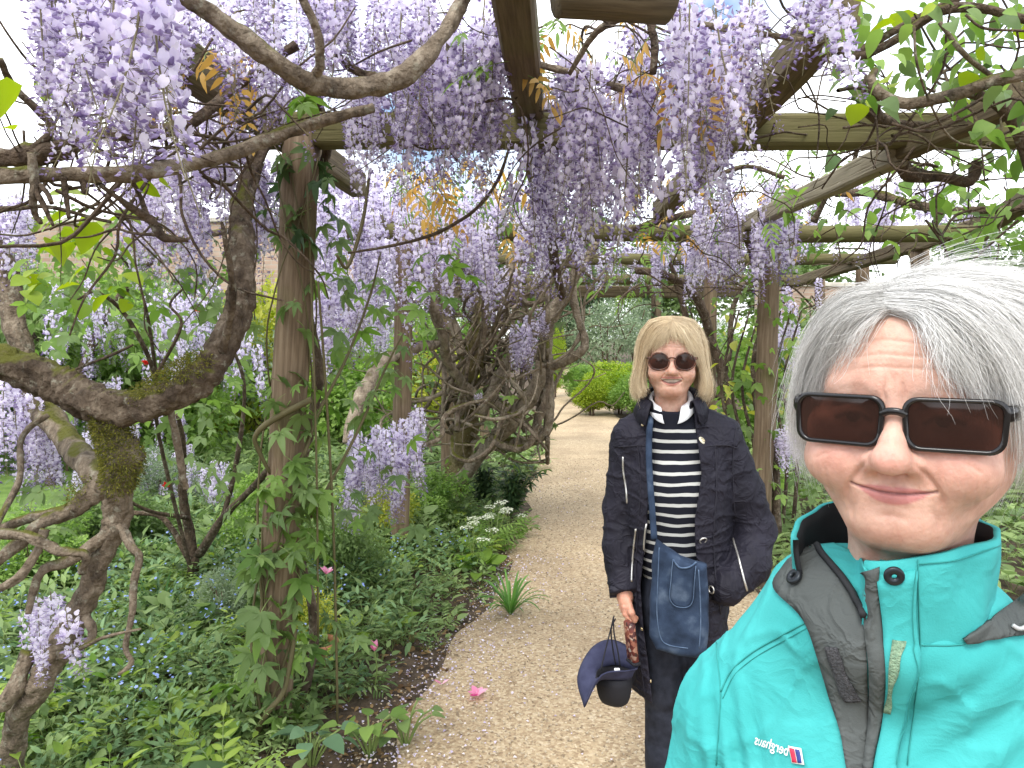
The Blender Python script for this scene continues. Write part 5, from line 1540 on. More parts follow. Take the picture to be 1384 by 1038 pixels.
def skin_mat(name, rough=.46, sss=.06):
    m, n, l, b = new_mat(name)
    at = n.new('ShaderNodeAttribute'); at.attribute_name = 'skin'
    tc = n.new('ShaderNodeTexCoord')
    nz = n.new('ShaderNodeTexNoise'); nz.inputs['Scale'].default_value = 70; nz.inputs['Detail'].default_value = 6
    l.new(tc.outputs['Object'], nz.inputs['Vector'])
    r = ramp(n, [(.3, (.84, .75, .72)), (.7, (1.10, 1.08, 1.07))]); l.new(nz.outputs['Fac'], r.inputs['Fac'])
    mx = n.new('ShaderNodeMixRGB'); mx.blend_type = 'MULTIPLY'; mx.inputs['Fac'].default_value = 1
    l.new(at.outputs['Color'], mx.inputs['Color1']); l.new(r.outputs['Color'], mx.inputs['Color2'])
    nb = n.new('ShaderNodeTexNoise'); nb.inputs['Scale'].default_value = 24; nb.inputs['Detail'].default_value = 7; nb.inputs['Roughness'].default_value = .65
    l.new(tc.outputs['Object'], nb.inputs['Vector'])
    rb_ = ramp(n, [(.35, (1.05, 1.04, 1.02)), (.55, (1, .98, .965)), (.72, (.98, .89, .86))]); l.new(nb.outputs['Fac'], rb_.inputs['Fac'])
    m3 = n.new('ShaderNodeMixRGB'); m3.blend_type = 'MULTIPLY'; m3.inputs['Fac'].default_value = 1
    l.new(mx.outputs['Color'], m3.inputs['Color1']); l.new(rb_.outputs['Color'], m3.inputs['Color2'])
    l.new(m3.outputs['Color'], b.inputs['Base Color'])
    b.inputs['Roughness'].default_value = rough
    b.inputs['Specular IOR Level'].default_value = .35
    b.inputs['Subsurface Weight'].default_value = .28
    b.inputs['Subsurface Radius'].default_value = (.9, .35, .2)
    b.inputs['Subsurface Scale'].default_value = sss * .1
    vo = n.new('ShaderNodeTexNoise'); vo.inputs['Scale'].default_value = 420; vo.inputs['Detail'].default_value = 4
    mp = n.new('ShaderNodeMapping'); mp.inputs['Scale'].default_value = (1, 1, .7)
    l.new(tc.outputs['Object'], mp.inputs[0]); l.new(mp.outputs[0], vo.inputs['Vector'])
    bp = n.new('ShaderNodeBump'); bp.inputs['Strength'].default_value = .45; bp.inputs['Distance'].default_value = .0014
    l.new(vo.outputs['Fac'], bp.inputs['Height']); l.new(bp.outputs['Normal'], b.inputs['Normal'])
    return m
M_skin = skin_mat('skin')
def cloth_mat(name, c1, c2, rough, crease=.5, scale=16, weave=900, sheen=.0, spec=.2):
    """woven cloth: slight tone changes, sharp small creases, fine weave"""
    m, n, l, b = new_mat(name)
    tc = n.new('ShaderNodeTexCoord')
    nz = n.new('ShaderNodeTexNoise'); nz.inputs['Scale'].default_value = 9; nz.inputs['Detail'].default_value = 6
    l.new(tc.outputs['Object'], nz.inputs['Vector'])
    r = ramp(n, [(.3, c1), (.7, c2)]); l.new(nz.outputs['Fac'], r.inputs['Fac']); l.new(r.outputs['Color'], b.inputs['Base Color'])
    b.inputs['Roughness'].default_value = rough; b.inputs['Specular IOR Level'].default_value = spec; b.inputs['Sheen Weight'].default_value = sheen
    w = n.new('ShaderNodeTexNoise'); w.inputs['Scale'].default_value = scale; w.inputs['Detail'].default_value = 3; w.inputs['Distortion'].default_value = .8
    l.new(tc.outputs['Object'], w.inputs['Vector'])
    s1 = n.new('ShaderNodeMath'); s1.operation = 'SUBTRACT'; s1.inputs[1].default_value = .5; l.new(w.outputs['Fac'], s1.inputs[0])
    ab = n.new('ShaderNodeMath'); ab.operation = 'ABSOLUTE'; l.new(s1.outputs[0], ab.inputs[0])
    cr_ = ramp(n, [(0, (1, 1, 1)), (.10, (.25, .25, .25)), (.3, (0, 0, 0))]); l.new(ab.outputs[0], cr_.inputs['Fac'])
    bp = n.new('ShaderNodeBump'); bp.inputs['Strength'].default_value = crease; bp.inputs['Distance'].default_value = .006
    l.new(cr_.outputs['Color'], bp.inputs['Height'])
    wv = n.new('ShaderNodeTexNoise'); wv.inputs['Scale'].default_value = weave; wv.inputs['Detail'].default_value = 2; l.new(tc.outputs['Object'], wv.inputs['Vector'])
    b2_ = n.new('ShaderNodeBump'); b2_.inputs['Strength'].default_value = .25; b2_.inputs['Distance'].default_value = .0012
    l.new(wv.outputs['Fac'], b2_.inputs['Height']); l.new(bp.outputs['Normal'], b2_.inputs['Normal']); l.new(b2_.outputs['Normal'], b.inputs['Normal'])
    return m

def hair_mat(name, dark, light, rough=.42):
    m, n, l, b = new_mat(name)
    at = n.new('ShaderNodeAttribute'); at.attribute_name = 'tint'
    r = ramp(n, [(0, dark), (1, light)]); l.new(at.outputs['Fac'], r.inputs['Fac'])
    l.new(r.outputs['Color'], b.inputs['Base Color'])
    b.inputs['Roughness'].default_value = rough; b.inputs['Specular IOR Level'].default_value = .45
    return m

# head in its own frame: x to the viewer's right when facing us, y backwards, z up; origin between the eyes
def head_sdf(p, o):
    q = sym(p)
    w = o.get('wide', 1.0)
    d = ell(p, (0, .093, .026), (.073 * w, .094, .073))
    d = smin(d, ell(p, (0, .030, .042), (.056 * w, .032, .040)), .03)
    d = smin(d, ell(p, (0, .066, -.025), (.0668 * w, .066, .070)), .03)
    d = smin(d, cap(q, (.048 * w, .072, -.044), (.022, .022, -.081), .020, .0165), .028)
    d = smin(d, ell(p, (0, .011, -.084), (.025, .0175, .0155)), .018)
    d = smin(d, ell(q, (.038 * w, .012, -.035), (.030, .024, .027)), .018)           # cheeks
    d = smin(d, ell(q, (.050 * w, .030, -.010), (.018, .024, .014)), .016)
    d = smin(d, cap(q, (0, .006, .020), (.040, .012, .021), .011, .009), .016)       # brow
    d = smin(d, ell(p, (0, .013, -.058), (.032, .0185, .026)), .018)                 # muzzle
    d = smin(d, ell(p, (0, .060, -.094), (.037, .046, .022)), .025)                  # under the chin
    d = smax(d, -ell(q, (.032, -.010, .000), (.020, .0125, .011)), .012)             # sockets
    d = smin(d, ell(q, (.031, .016, .000), (.0145, .0155, .0125)), .006)
    # nose
    ns = o.get('nose', 1.0)
    d = smin(d, cap(p, (0, .004, .010), (0, -.019 * ns, -.026), .0075, .0100 * ns), .012)
    d = smin(d, ell(p, (0, -.0215 * ns, -.0295), (.0112 * ns, .0105, .0098)), .007)
    d = smin(d, ell(q, (.0125 * ns, -.0080, -.0330), (.0082, .0115, .0080)), .010)
    d = smax(d, -ell(q, (.0065, -.0125, -.0405), (.0035, .0055, .0040)), .003)       # nostrils
    # lips
    mz, mw = o.get('mz', -.0565), o.get('mouth', .027)
    up = o.get('smile', .003)
    if o.get('open'):
        d = smax(d, -ell(p, (0, -.004, mz), (mw * .95, .012, .0074)), .003)
        d = smin(d, ell(p, (0, .010, mz + .0008), (mw * .9, .0125, .012)), .002)
        lu, ll = mz + .0088, mz - .0100
    else: lu, ll = mz + .0026, mz - .0046
    d = smin(d, chain(q, [((0, -.0045, lu), .0034), ((.010, -.0035, lu + .0006), .0034), ((mw, .0065, mz + up), .0018)], .003), .004)
    d = smin(d, chain(q, [((0, -.0045, ll), .0046), ((.010, -.003, ll + .0006), .0042), ((mw * .95, .0065, mz + up - .001), .0018)], .003), .004)
    # ears
    e = ell(q, (.0735 * w, .096, -.012), (.0065, .016, .029))
    e = smax(e, -ell(q, (.081 * w, .093, -.010), (.006, .009, .018)), .004)
    d = smin(d, e, .006)
    # neck
    d = smin(d, cap(p, (0, .090, -.085), (0, .098, -.20), .052 * o.get('neck', 1), .058 * o.get('neck', 1)), .025)
    return d

def head_detail(V, N, o):
    """creases and skin tones laid out over the face (x, z)"""
    x, z, y = V[:, 0], V[:, 2], V[:, 1]
    ax = np.abs(x)
    front = np.clip((-N[:, 1] + .25) / .5, 0, 1) * (y < .075)
    base = np.array(o['skin'], float)
    red = np.array(o['red'], float)
    col = np.tile(base, (len(V), 1))
    def mixc(mask, c):
        nonlocal col
        m = np.clip(mask, 0, 1)[:, None]; col = col * (1 - m) + np.asarray(c) * m
    g = lambda cx, cz, sx, sz: np.exp(-((ax - cx) / sx) ** 2 - ((z - cz) / sz) ** 2)
    mixc(o.get('flush', .5) * g(.040, -.030, .022, .018) * front, red)
    mixc(1.2 * o.get('flush', .5) * np.exp(-(x / .013) ** 2 - ((z + .030) / .014) ** 2) * (y < .0), red)
    mixc(.30 * np.exp(-(x / .025) ** 2 - ((z + .098) / .012) ** 2) * front, red)
    mixc(.20 * np.exp(-((z - .055) / .02) ** 2) * front, base * 1.06)
    disp = np.zeros(len(V))
    age = o.get('age', 1.0)
    def crease(pts, w, depth, s=True, rough=0):
        nonlocal disp
        d, t = polydist(ax if s else x, z, pts)
        disp -= depth * np.exp(-(d / w) ** 2) * np.clip(4 * t * (1 - t) + .25, 0, 1) * front
        mixc(.26 * min(1, depth / .0012) * np.exp(-(d / (w * .8)) ** 2) * np.clip(4 * t * (1 - t), 0, 1) * front, base * np.array((.74, .60, .55)))
    mz, mw, up = o.get('mz', -.0565), o.get('mouth', .027), o.get('smile', .003)
    crease([(.0165, -.030), (.024, -.042), (.0325, -.055), (.034, -.064)], .0021, .0021 * age)
    crease([(mw + .003, mz + up), (mw + .006, mz - .010), (mw + .004, mz - .020)], .0024, .0008 * age)
    crease([(.050, -.037), (.0475, -.052), (.044, -.066)], .0016, .0006 * age)
    crease([(.055, -.040), (.0535, -.055), (.050, -.070)], .0015, .0005 * age)
    crease([(.060, -.043), (.0585, -.058), (.055, -.073)], .0014, .0005 * age)
    crease([(.044, -.028), (.052, -.031), (.058, -.036)], .0014, .0006 * age)
    crease([(.030, -.0255), (.040, -.0265), (.050, -.024)], .0014, .0006 * age)
    crease([(.026, -.066), (.030, -.076), (.029, -.084)], .0020, .0009 * age)
    crease([(.012, -.048), (.0135, -.0515)], .0010, .0004 * age)
    crease([(.007, -.0465), (.0075, -.0505)], .0010, .0004 * age)
    crease([(.014, -.012), (.026, -.019), (.040, -.017)], .003, .0009 * age)
    crease([(-.012, -.0755), (0, -.0735), (.012, -.0755)], .003, .0012, False)
    crease([(-.0065, .012), (-.0085, .022), (-.007, .032)], .0014, .0016 * age, False)
    crease([(.005, .012), (.0055, .022), (.0045, .030)], .0014, .0016 * age, False)
    crease([(-.0015, .018), (-.001, .028), (-.002, .036)], .0011, .0006 * age, False)
    for k, zz in enumerate((.040, .049, .059)):
        crease([(-.034, zz - .003), (-.012, zz + .001 * k), (.012, zz - .001), (.036, zz - .002)], .0013, .0008 * age, False)
    # philtrum
    disp -= .0009 * np.exp(-(x / .0028) ** 2 - ((z + .0475) / .005) ** 2) * front
    # brows
    for s in (-1, 1):
        d, t = polydist(x, z, [(s * .013, .019), (s * .026, .0255), (s * .044, .0225), (s * .052, .016)])
        mixc(o.get('brow_a', .5) * np.exp(-(d / .0033) ** 2) * front, o['brow'])
    # lips
    q = np.clip(ax / mw, 0, 1)
    mid = mz + up * q ** 2
    if o.get('open'):
        hu, hl = .0066 * (1 - q ** 2) ** .6, .0074 * (1 - q ** 2) ** .5
        inside = (z < mid + hu) & (z > mid - hl) & (ax < mw) & (y < .03)
        lip = (np.abs(z - mid) < .0128 * (1 - q ** 2) ** .6 + .001) & (ax < mw + .001) & (y < .03)
        mixc(.75 * lip * front, o['lip'])
        mixc(inside * 1.0, np.array((.44, .37, .30)))
        mixc(inside * (z < mid - hl * .55) * .9, (.10, .03, .025))
        tl = np.abs(((x / .0062) % 1) - .5) > .42
        mixc(.35 * inside * tl, (.2, .15, .12))
    else:
        top = .0062 * (1 - q ** 2.2) - .0011 * np.exp(-(x / .0025) ** 2); bot = .0095 * (1 - q ** 2.0)
        lip = np.clip((mid + top - z) / .0012, 0, 1) * np.clip((z - mid + bot) / .0016, 0, 1) * (ax < mw + .001) * front
        mixc(.85 * lip, o['lip'])
        dl = np.abs(z - mid)
        ln = np.exp(-(dl / .0011) ** 2) * (ax < mw + .003) * front
        disp -= .0022 * ln
        mixc(.8 * ln, np.asarray(o['lip']) * .35)
    # lids and lashes behind the lenses
    d, t = polydist(ax, z, [(.019, -.0025), (.026, .0025), (.034, .003), (.044, -.0015)])
    mixc(.8 * np.exp(-(d / .0022) ** 2) * front, (.05, .025, .02))
    iris = np.hypot(ax - .031, z - .0002) < .0050
    mixc(.9 * (iris & (z < .0026)) * front, (.05, .035, .03))
    d, t = polydist(ax, z, [(.017, .008), (.030, .0125), (.046, .007)])
    disp -= .0012 * np.exp(-(d / .0018) ** 2) * front
    disp += .00035 * vnoise(V, 90, 3) * age * front
    return V + N * disp[:, None], col

def head_mesh(name, o, h, off, extra=None, hi=(.10, .205, .13), lo=(-.10, -.045, -.21), extra_box=None):
    f = (lambda p: head_sdf(p, o)) if extra is None else (lambda p: smin(head_sdf(p, o), extra(p), .012))
    V, F = snet(f, lo, hi, h)
    V, col = head_detail(V, vnormals(V, F), o)
    return V + np.asarray(off), F, col

def strands(name, guides, n, mat, radius, layers, seed, jitter=.002, seg=9, tone=(.5, .2), flare=0.0, clump=70, fly=.06, tipcut=.25, off=(0, 0, 0), wave=.0):
    """guides: list of control polylines in order round the head; strands fill between them in layers"""
    rg = np.random.default_rng(seed)
    G = np.array([catmull(g, 6) for g in guides])                          # (k, m, 3)
    m = G.shape[1]
    s = rg.random(n) * (len(G) - 1)
    cl = (np.round(s * clump / len(G)) * len(G) / clump)
    s = s * .45 + np.clip(cl, 0, len(G) - 1) * .55
    i = np.clip(s.astype(int), 0, len(G) - 2); fr = (s - i)[:, None, None]
    a = G[np.clip(i - 1, 0, len(G) - 1)]; b = G[i]; c = G[i + 1]; d = G[np.clip(i + 2, 0, len(G) - 1)]
    Q = .5 * (2 * b + (c - a) * fr + (2 * a - 5 * b + 4 * c - d) * fr ** 2 + (3 * b - a - 3 * c + d) * fr ** 3)
    t0 = rg.random(n) * .30 * (rg.random(n) < .6)
    t1 = 1 - rg.random(n) * tipcut
    u = (t0[:, None] + (t1 - t0)[:, None] * np.linspace(0, 1, seg)[None]) * (m - 1)
    k = np.clip(u.astype(int), 0, m - 2); w = (u - k)[..., None]
    S = np.take_along_axis(Q, k[..., None].repeat(3, 2), 1) * (1 - w) + np.take_along_axis(Q, (k + 1)[..., None].repeat(3, 2), 1) * w
    cen = np.array([0, .085, .02])
    out = S - cen; out /= np.linalg.norm(out, axis=2, keepdims=True)
    T = np.linspace(0, 1, seg)[None, :, None]
    lay = (rg.random(n) ** .8)[:, None, None] * layers
    prof = np.clip(T * 3 + .25, 0, 1)
    S = S + out * (lay - layers * .4) * prof
    cj = np.random.default_rng(seed + 1).normal(0, jitter * 1.7, (clump + 1, 3))
    S = S + cj[np.clip(np.round(s * clump / len(G)).astype(int), 0, clump)][:, None] * T
    S = S + rg.normal(0, jitter, (n, 1, 3)) * (T ** 1.5 + .25)
    side = np.cross(out, np.gradient(S, axis=1)); side /= np.maximum(np.linalg.norm(side, axis=2, keepdims=True), 1e-9)
    S = S + side * jitter * .9 * np.sin(T * rg.uniform(3, 8, (n, 1, 1)) + rg.uniform(0, 6.28, (n, 1, 1))) * T
    if wave: S = S + out * wave * np.sin(T * 7 + rg.uniform(0, 6.28, (n, 1, 1)))
    fl = (rg.random(n) < fly)[:, None, None]
    S = S + fl * (rg.normal(0, .006, (n, 1, 3)) + out * .010) * T ** 1.3
    S = S + np.asarray(off)
    # thin three-sided tubes
    tan = np.gradient(S, axis=1); tan /= np.maximum(np.linalg.norm(tan, axis=2, keepdims=True), 1e-9)
    n1 = np.cross(tan, out); n1 /= np.maximum(np.linalg.norm(n1, axis=2, keepdims=True), 1e-9)
    n2 = np.cross(tan, n1)
    r = radius * rg.uniform(.7, 1.3, (n, 1, 1)) * (1 - .75 * T ** 2.5)
    ring = [S + r * (math.cos(x) * n1 + math.sin(x) * n2) for x in (0, 2.094, 4.189)]
    V = np.stack(ring, 2).reshape(-1, 3)
    base = (np.arange(n) * seg * 3)[:, None, None]
    ii, jj = np.meshgrid(np.arange(seg - 1), np.arange(3), indexing='ij'); j2 = (jj + 1) % 3
    q = np.stack([ii * 3 + jj, ii * 3 + j2, (ii + 1) * 3 + j2, (ii + 1) * 3 + jj], -1).reshape(1, -1, 4)
    F = (q + base[..., :1]).reshape(-1, 4)
    tn = rg.normal(tone[0], tone[1], n)[:, None] + np.linspace(-.08, .08, seg)[None]
    return mesh(name, V, [F], [mat], tint=np.clip(np.repeat(tn.reshape(-1), 3), 0, 1))

def hair_cap(name, guides, mat, off=(0, 0, 0), shrink=.004, tone=.3):
    G = np.array([catmull(g, 4)[:-6] for g in guides])
    k = len(G)
    rows = np.array([catmull(G[:, j], 4) for j in range(G.shape[1])]).transpose(1, 0, 2)
    cen = np.array([0, .085, .02])
    o_ = rows - cen; o_ /= np.linalg.norm(o_, axis=2, keepdims=True)
    rows = rows - o_ * shrink
    a, b = rows.shape[:2]
    i, j = np.meshgrid(np.arange(a - 1), np.arange(b - 1), indexing='ij'); q = i * b + j
    F = np.stack([q, q + 1, q + b + 1, q + b], -1).reshape(-1, 4)
    V = rows.reshape(-1, 3) + np.asarray(off)
    return V, F, np.full(len(V), tone)

class Body:
    """helper to lay details on a garment: looks for the garment surface along a line of sight"""
    def __init__(s, parent): s.parent, s.V, s.F, s.n = parent, [], [], 0; s.M = world_mat(parent); s.bvh = None
    def add(s, V, F):
        s.V.append(np.asarray(V)); s.F.append(np.asarray(F) + s.n); s.n += len(V)
        Vw = np.vstack(s.V) @ np.array(s.M.to_3x3()).T + np.array(s.M.translation)
        fs = []
        for f in s.F: fs += f.tolist()
        s.bvh = BVHTree.FromPolygons(Vw.tolist(), fs)
    def near(s, px, py, lift=0.0):
        for r in range(0, 40, 2):
            for a in range(8):
                h = s.hit(px + r * math.cos(a * .785), py + r * math.sin(a * .785), lift)
                if h is not None: return h
    def hit(s, px, py, lift=0.0):
        o = Vector((0, 0, CAM_H)); d = ray(px, py)
        loc, nor, i, dist = s.bvh.ray_cast(o, d)
        if loc is None: return None
        if nor.dot(d) > 0: nor = -nor
        return np.array(loc + nor * lift), np.array(nor)
    def curve(s, pts, lift=.001, n=6):
        c = catmull(pts, n); out = []
        for px, py in c:
            h = s.hit(px, py, lift)
            if h is not None: out.append(h[0])
        return np.array(out)
    def seam(s, name, pts, r, mat, lift=.0006, sides=5, n=8, parent=None):
        q = s.curve(pts, lift, n)
        if len(q) < 3: return None
        for _ in range(2): q[1:-1] = (q[:-2] + 2 * q[1:-1] + q[2:]) / 4
        V, F = tube_vf(q, r, sides)
        return link(name, mesh(name, V, F, [mat]), parent or s.parent, inv=True)
    def patch(s, name, left, right, mat, lift=.003, thick=.003, nu=8, n=6, parent=None, bulge=0.0, smooth=2, label=None):
        L, Rr = catmull(left, n), catmull(right, n)
        m = len(L)
        us = np.linspace(0, 1, nu)
        Pp = np.zeros((m, nu, 3)); Nn = np.zeros((m, nu, 3)); ok = np.zeros((m, nu), bool)
        for i in range(m):
            for j, u in enumerate(us):
                x, y = L[i] * (1 - u) + Rr[i] * u
                h = s.hit(x, y, lift)
                if h is not None: Pp[i, j], Nn[i, j] = h; ok[i, j] = True
        if not ok.any(): return None
        good = np.argwhere(ok)
        for i, j in np.argwhere(~ok):
            g = good[((good - (i, j)) ** 2).sum(1).argmin()]
            x, y = L[i] * (1 - us[j]) + Rr[i] * us[j]
            d = np.array(ray(x, y)); o = np.array((0, 0, CAM_H))
            depth = Pp[g[0], g[1]][1]
            Pp[i, j] = o + d * (depth / d[1]); Nn[i, j] = Nn[g[0], g[1]]
        for _ in range(smooth):
            A = Pp.copy()
            A[1:-1] = (Pp[:-2] + 2 * Pp[1:-1] + Pp[2:]) / 4; Pp = A.copy()
            A[:, 1:-1] = (Pp[:, :-2] + 2 * Pp[:, 1:-1] + Pp[:, 2:]) / 4; Pp = A
        if bulge: Pp = Pp + Nn * (bulge * np.sin(np.pi * us)[None, :, None])
        bot = Pp - Nn * thick
        V = np.vstack([Pp.reshape(-1, 3), bot.reshape(-1, 3)])
        i, j = np.meshgrid(np.arange(m - 1), np.arange(nu - 1), indexing='ij'); q = i * nu + j
        T = np.stack([q, q + 1, q + nu + 1, q + nu], -1).reshape(-1, 4)
        Bq = T[:, ::-1] + m * nu
        loop = [(k, 0) for k in range(m)] + [(m - 1, k) for k in range(1, nu)] + [(k, nu - 1) for k in range(m - 2, -1, -1)] + [(0, k) for k in range(nu - 2, 0, -1)]
        ids = np.array([a * nu + b for a, b in loop]); nx = np.roll(ids, -1)
        S_ = np.stack([ids, nx, nx + m * nu, ids + m * nu], -1)
        me = fixn(mesh(name, V, [T, Bq, S_], [mat]))
        return link(name, me, parent or s.parent, inv=True, label=label)
    def disc(s, name, px, py, r, mat, lift=.001, h=.002, hole=0.0, parent=None, rings=20):
        loc, nor = s.near(px, py, lift)
        prof = [(r, 0), (r, h * .6), (r * .85, h)] + ([(hole, h), (hole, 0)] if hole else [(r * .4, h * .9), (0.0001, h * .8)])
        a = np.linspace(0, 2 * np.pi, rings, endpoint=False)
        V = np.array([(q * math.cos(t), q * math.sin(t), z) for q, z in prof for t in a])
        m = len(prof)
        i, j = np.meshgrid(np.arange(m - 1), np.arange(rings), indexing='ij'); j2 = (j + 1) % rings
        F = np.stack([i * rings + j, i * rings + j2, (i + 1) * rings + j2, (i + 1) * rings + j], -1).reshape(-1, 4)
        rot = np.array(Vector(nor).to_track_quat('Z', 'Y').to_matrix())
        return link(name, mesh(name, V @ rot.T + loc, [F], [mat]), parent or s.parent, inv=True)
# ------------------------------------------------------------------ grey-haired woman in the turquoise jacket
EYE1 = P(1212, 566, .565)
TH1 = R(-26.5)
front = empty('person', (EYE1[0], EYE1[1], 0), TH1, label='grey-haired woman in dark rectangular sunglasses and a turquoise waterproof jacket, smiling', category='person')
O1 = (0, 0, EYE1[2])
opt1 = dict(wide=1.045, neck=.90, nose=1.14, mouth=.0275, smile=.0035, age=1.0, skin=(.585, .385, .305), red=(.57, .27, .22), lip=(.47, .185, .18), brow=(.30, .20, .15), brow_a=.55)
V, F, colr = head_mesh('head', opt1, .0013, O1)
TURN = R(-9)
link('body', col_mesh('body', V, F, colr, [M_skin]), front, rot=(0, 0, TURN))

M_hair1 = hair_mat('grey_hair', (.35, .338, .312), (.88, .87, .84), .5)
gL = [[(0, .155, .115), (-.040, .192, .092), (-.062, .205, .045), (-.066, .205, -.01), (-.055, .19, -.06), (-.045, .175, -.095)],
      [(-.002, .125, .132), (-.058, .130, .114), (-.090, .130, .064), (-.097, .130, .01), (-.092, .128, -.04), (-.075, .125, -.080)],
      [(-.004, .085, .135), (-.056, .080, .118), (-.086, .084, .074), (-.096, .088, .022), (-.096, .088, -.03), (-.082, .090, -.074)],
      [(-.006, .050, .124), (-.048, .038, .110), (-.076, .044, .070), (-.088, .054, .024), (-.090, .060, -.022), (-.080, .066, -.062)],
      [(-.008, .026, .110), (-.040, .012, .096), (-.062, .018, .062), (-.074, .032, .024), (-.080, .044, -.012), (-.076, .054, -.046)],
      [(-.012, .014, .100), (-.036, .004, .086), (-.050, .010, .060), (-.060, .022, .032), (-.068, .036, .004), (-.072, .046, -.020)]]
gR = [[(-.004, .012, .100), (.014, -.002, .090), (.030, -.006, .069), (.042, -.004, .046), (.050, .002, .028), (.055, .010, .016)],
      [(-.004, .024, .112), (.022, .004, .104), (.044, .000, .084), (.060, .008, .056), (.070, .022, .020), (.076, .038, -.022)],
      [(-.002, .046, .126), (.034, .022, .121), (.064, .022, .099), (.082, .034, .066), (.091, .048, .014), (.089, .062, -.048)],
      [(0, .080, .136), (.045, .066, .134), (.084, .066, .112), (.104, .072, .070), (.106, .080, .010), (.092, .086, -.066)],
      [(.004, .120, .134), (.056, .118, .128), (.096, .118, .094), (.110, .118, .044), (.106, .118, -.010), (.086, .118, -.066)],
      [(0, .155, .115), (.045, .192, .096), (.066, .205, .050), (.070, .205, -.01), (.058, .19, -.06), (.045, .175, -.095)]]
def fit(g, sx, sz, dx=0):
    return [[(a * (sx if a < 0 else 1) + dx, b, (c - 1.55 * c * c if c > 0 else c)) for a, b, c in q] for q in g]
gL = [[(a + .012 if k == 0 else a, b, c) for k, (a, b, c) in enumerate(q)] for q in fit([[(a, b, c * (1.0 if c < -.02 else 1)) for a, b, c in q] for q in gL], .86, .93)]
gR = [[(a - .010 if k == 0 else a, b, c) for k, (a, b, c) in enumerate(q)] for q in fit(gR, 1, .93)]
hv = MB()
for g in (gL, gR):
    a_, b_, t_ = hair_cap('hair', g, M_hair1, O1, .006, .30); hv.add(a_, [b_], 0, t_)
hair1 = link('hair', hv.mesh('hair', [M_hair1]), front, rot=(0, 0, TURN), kind='stuff')
link('strands', strands('strands', gL, 7400, M_hair1, .00016, .011, 5, .0042, 10, (.58, .26), off=O1, clump=30, fly=.06, tipcut=.4, wave=.0016), hair1, kind='stuff')
link('strands', strands('strands', gR, 8000, M_hair1, .00016, .012, 6, .0044, 10, (.62, .26), off=O1, clump=30, fly=.06, tipcut=.4, wave=.0018), hair1, kind='stuff')
gtop = [[(-.035, .11, .128), (-.010, .09, .142), (.022, .075, .147), (.06, .075, .140), (.095, .085, .112), (.112, .09, .07)],
        [(-.045, .075, .120), (-.015, .055, .135), (.018, .045, .138), (.052, .045, .126), (.082, .052, .098), (.098, .06, .06)],
        [(-.028, .052, .122), (-.004, .030, .126), (.024, .018, .120), (.050, .018, .100), (.070, .03, .070), (.082, .04, .035)]]
link('strands', strands('strands', [[(a, b, c - .008) for a, b, c in q] for q in fit(gtop, .9, .92)], 2200, M_hair1, .00016, .011, 7, .0065, 10, (.72, .2), off=O1, clump=34, fly=.08, tipcut=.6, wave=.0015), hair1, kind='stuff')
# loose wisps: over the forehead, at the temples and above the crown
gw = [[(-.012, .016, .100), (-.030, .000, .080), (-.038, .000, .058), (-.044, .008, .040), (-.050, .016, .024), (-.054, .022, .010)],
      [(0, .014, .100), (.012, -.004, .084), (.020, -.008, .066), (.026, -.008, .048), (.031, -.007, .034), (.034, -.006, .026)],
      [(.010, .014, .102), (.028, -.004, .086), (.040, -.005, .064), (.048, .000, .042), (.054, .006, .024), (.058, .012, .008)]]
link('strands', strands('strands', fit([gw[0], [(-.008, .014, .100), (-.014, .000, .086), (-.022, -.003, .070), (-.030, -.001, .054), (-.037, .003, .040), (-.043, .008, .028)]], 1, .95), 110, M_hair1, .00016, .006, 18, .005, 11, (.75, .16), off=O1, clump=9, fly=.1, tipcut=.5), hair1, kind='stuff')
link('strands', strands('strands', fit(gw[1:], 1, .95), 260, M_hair1, .00016, .006, 8, .0055, 11, (.80, .14), off=O1, clump=14, fly=.2, tipcut=.5), hair1, kind='stuff')
gf = [[(-.05, .10, .10), (-.075, .10, .10), (-.09, .10, .085), (-.105, .10, .05), (-.11, .09, .01), (-.10, .08, -.03)],
      [(-.03, .10, .125), (-.045, .09, .142), (-.062, .08, .142), (-.08, .08, .12), (-.092, .08, .095), (-.10, .08, .07)],
      [(0, .10, .13), (.00, .09, .155), (.015, .08, .163), (.04, .08, .158), (.07, .08, .14), (.1, .08, .11)],
      [(.04, .11, .13), (.06, .11, .145), (.085, .10, .140), (.11, .10, .12), (.125, .10, .09), (.13, .10, .05)]]
link('strands', strands('strands', [[(a, b, c - .012) for a, b, c in q] for q in fit(gf, .72, .9)], 60, M_hair1, .00020, .012, 9, .007, 11, (.75, .2), off=O1, clump=40, fly=.5, tipcut=.6, wave=.002), hair1, kind='stuff')

# sunglasses
M_frame = plain_mat('black_acetate', (.010, .009, .009), .14, spec=.45)
def lens_mat(name, tintc, ref=.028):
    m, n, l, b = new_mat(name)
    n.remove(b)
    tr = n.new('ShaderNodeBsdfTransparent'); tr.inputs['Color'].default_value = (*tintc, 1)
    gl = n.new('ShaderNodeBsdfGlossy'); gl.inputs['Roughness'].default_value = .05
    gl.inputs['Color'].default_value = (.9, .9, .9, 1)
    df = n.new('ShaderNodeBsdfDiffuse'); df.inputs['Color'].default_value = (.035, .018, .014, 1)
    m1 = n.new('ShaderNodeMixShader'); m1.inputs[0].default_value = .45
    l.new(tr.outputs[0], m1.inputs[1]); l.new(df.outputs[0], m1.inputs[2])
    mx = n.new('ShaderNodeMixShader'); mx.inputs[0].default_value = ref
    l.new(m1.outputs[0], mx.inputs[1]); l.new(gl.outputs[0], mx.inputs[2])
    l.new(mx.outputs[0], n['Material Output'].inputs['Surface'])
    return m
M_lens = lens_mat('dark_brown_lens', (.16, .085, .07))

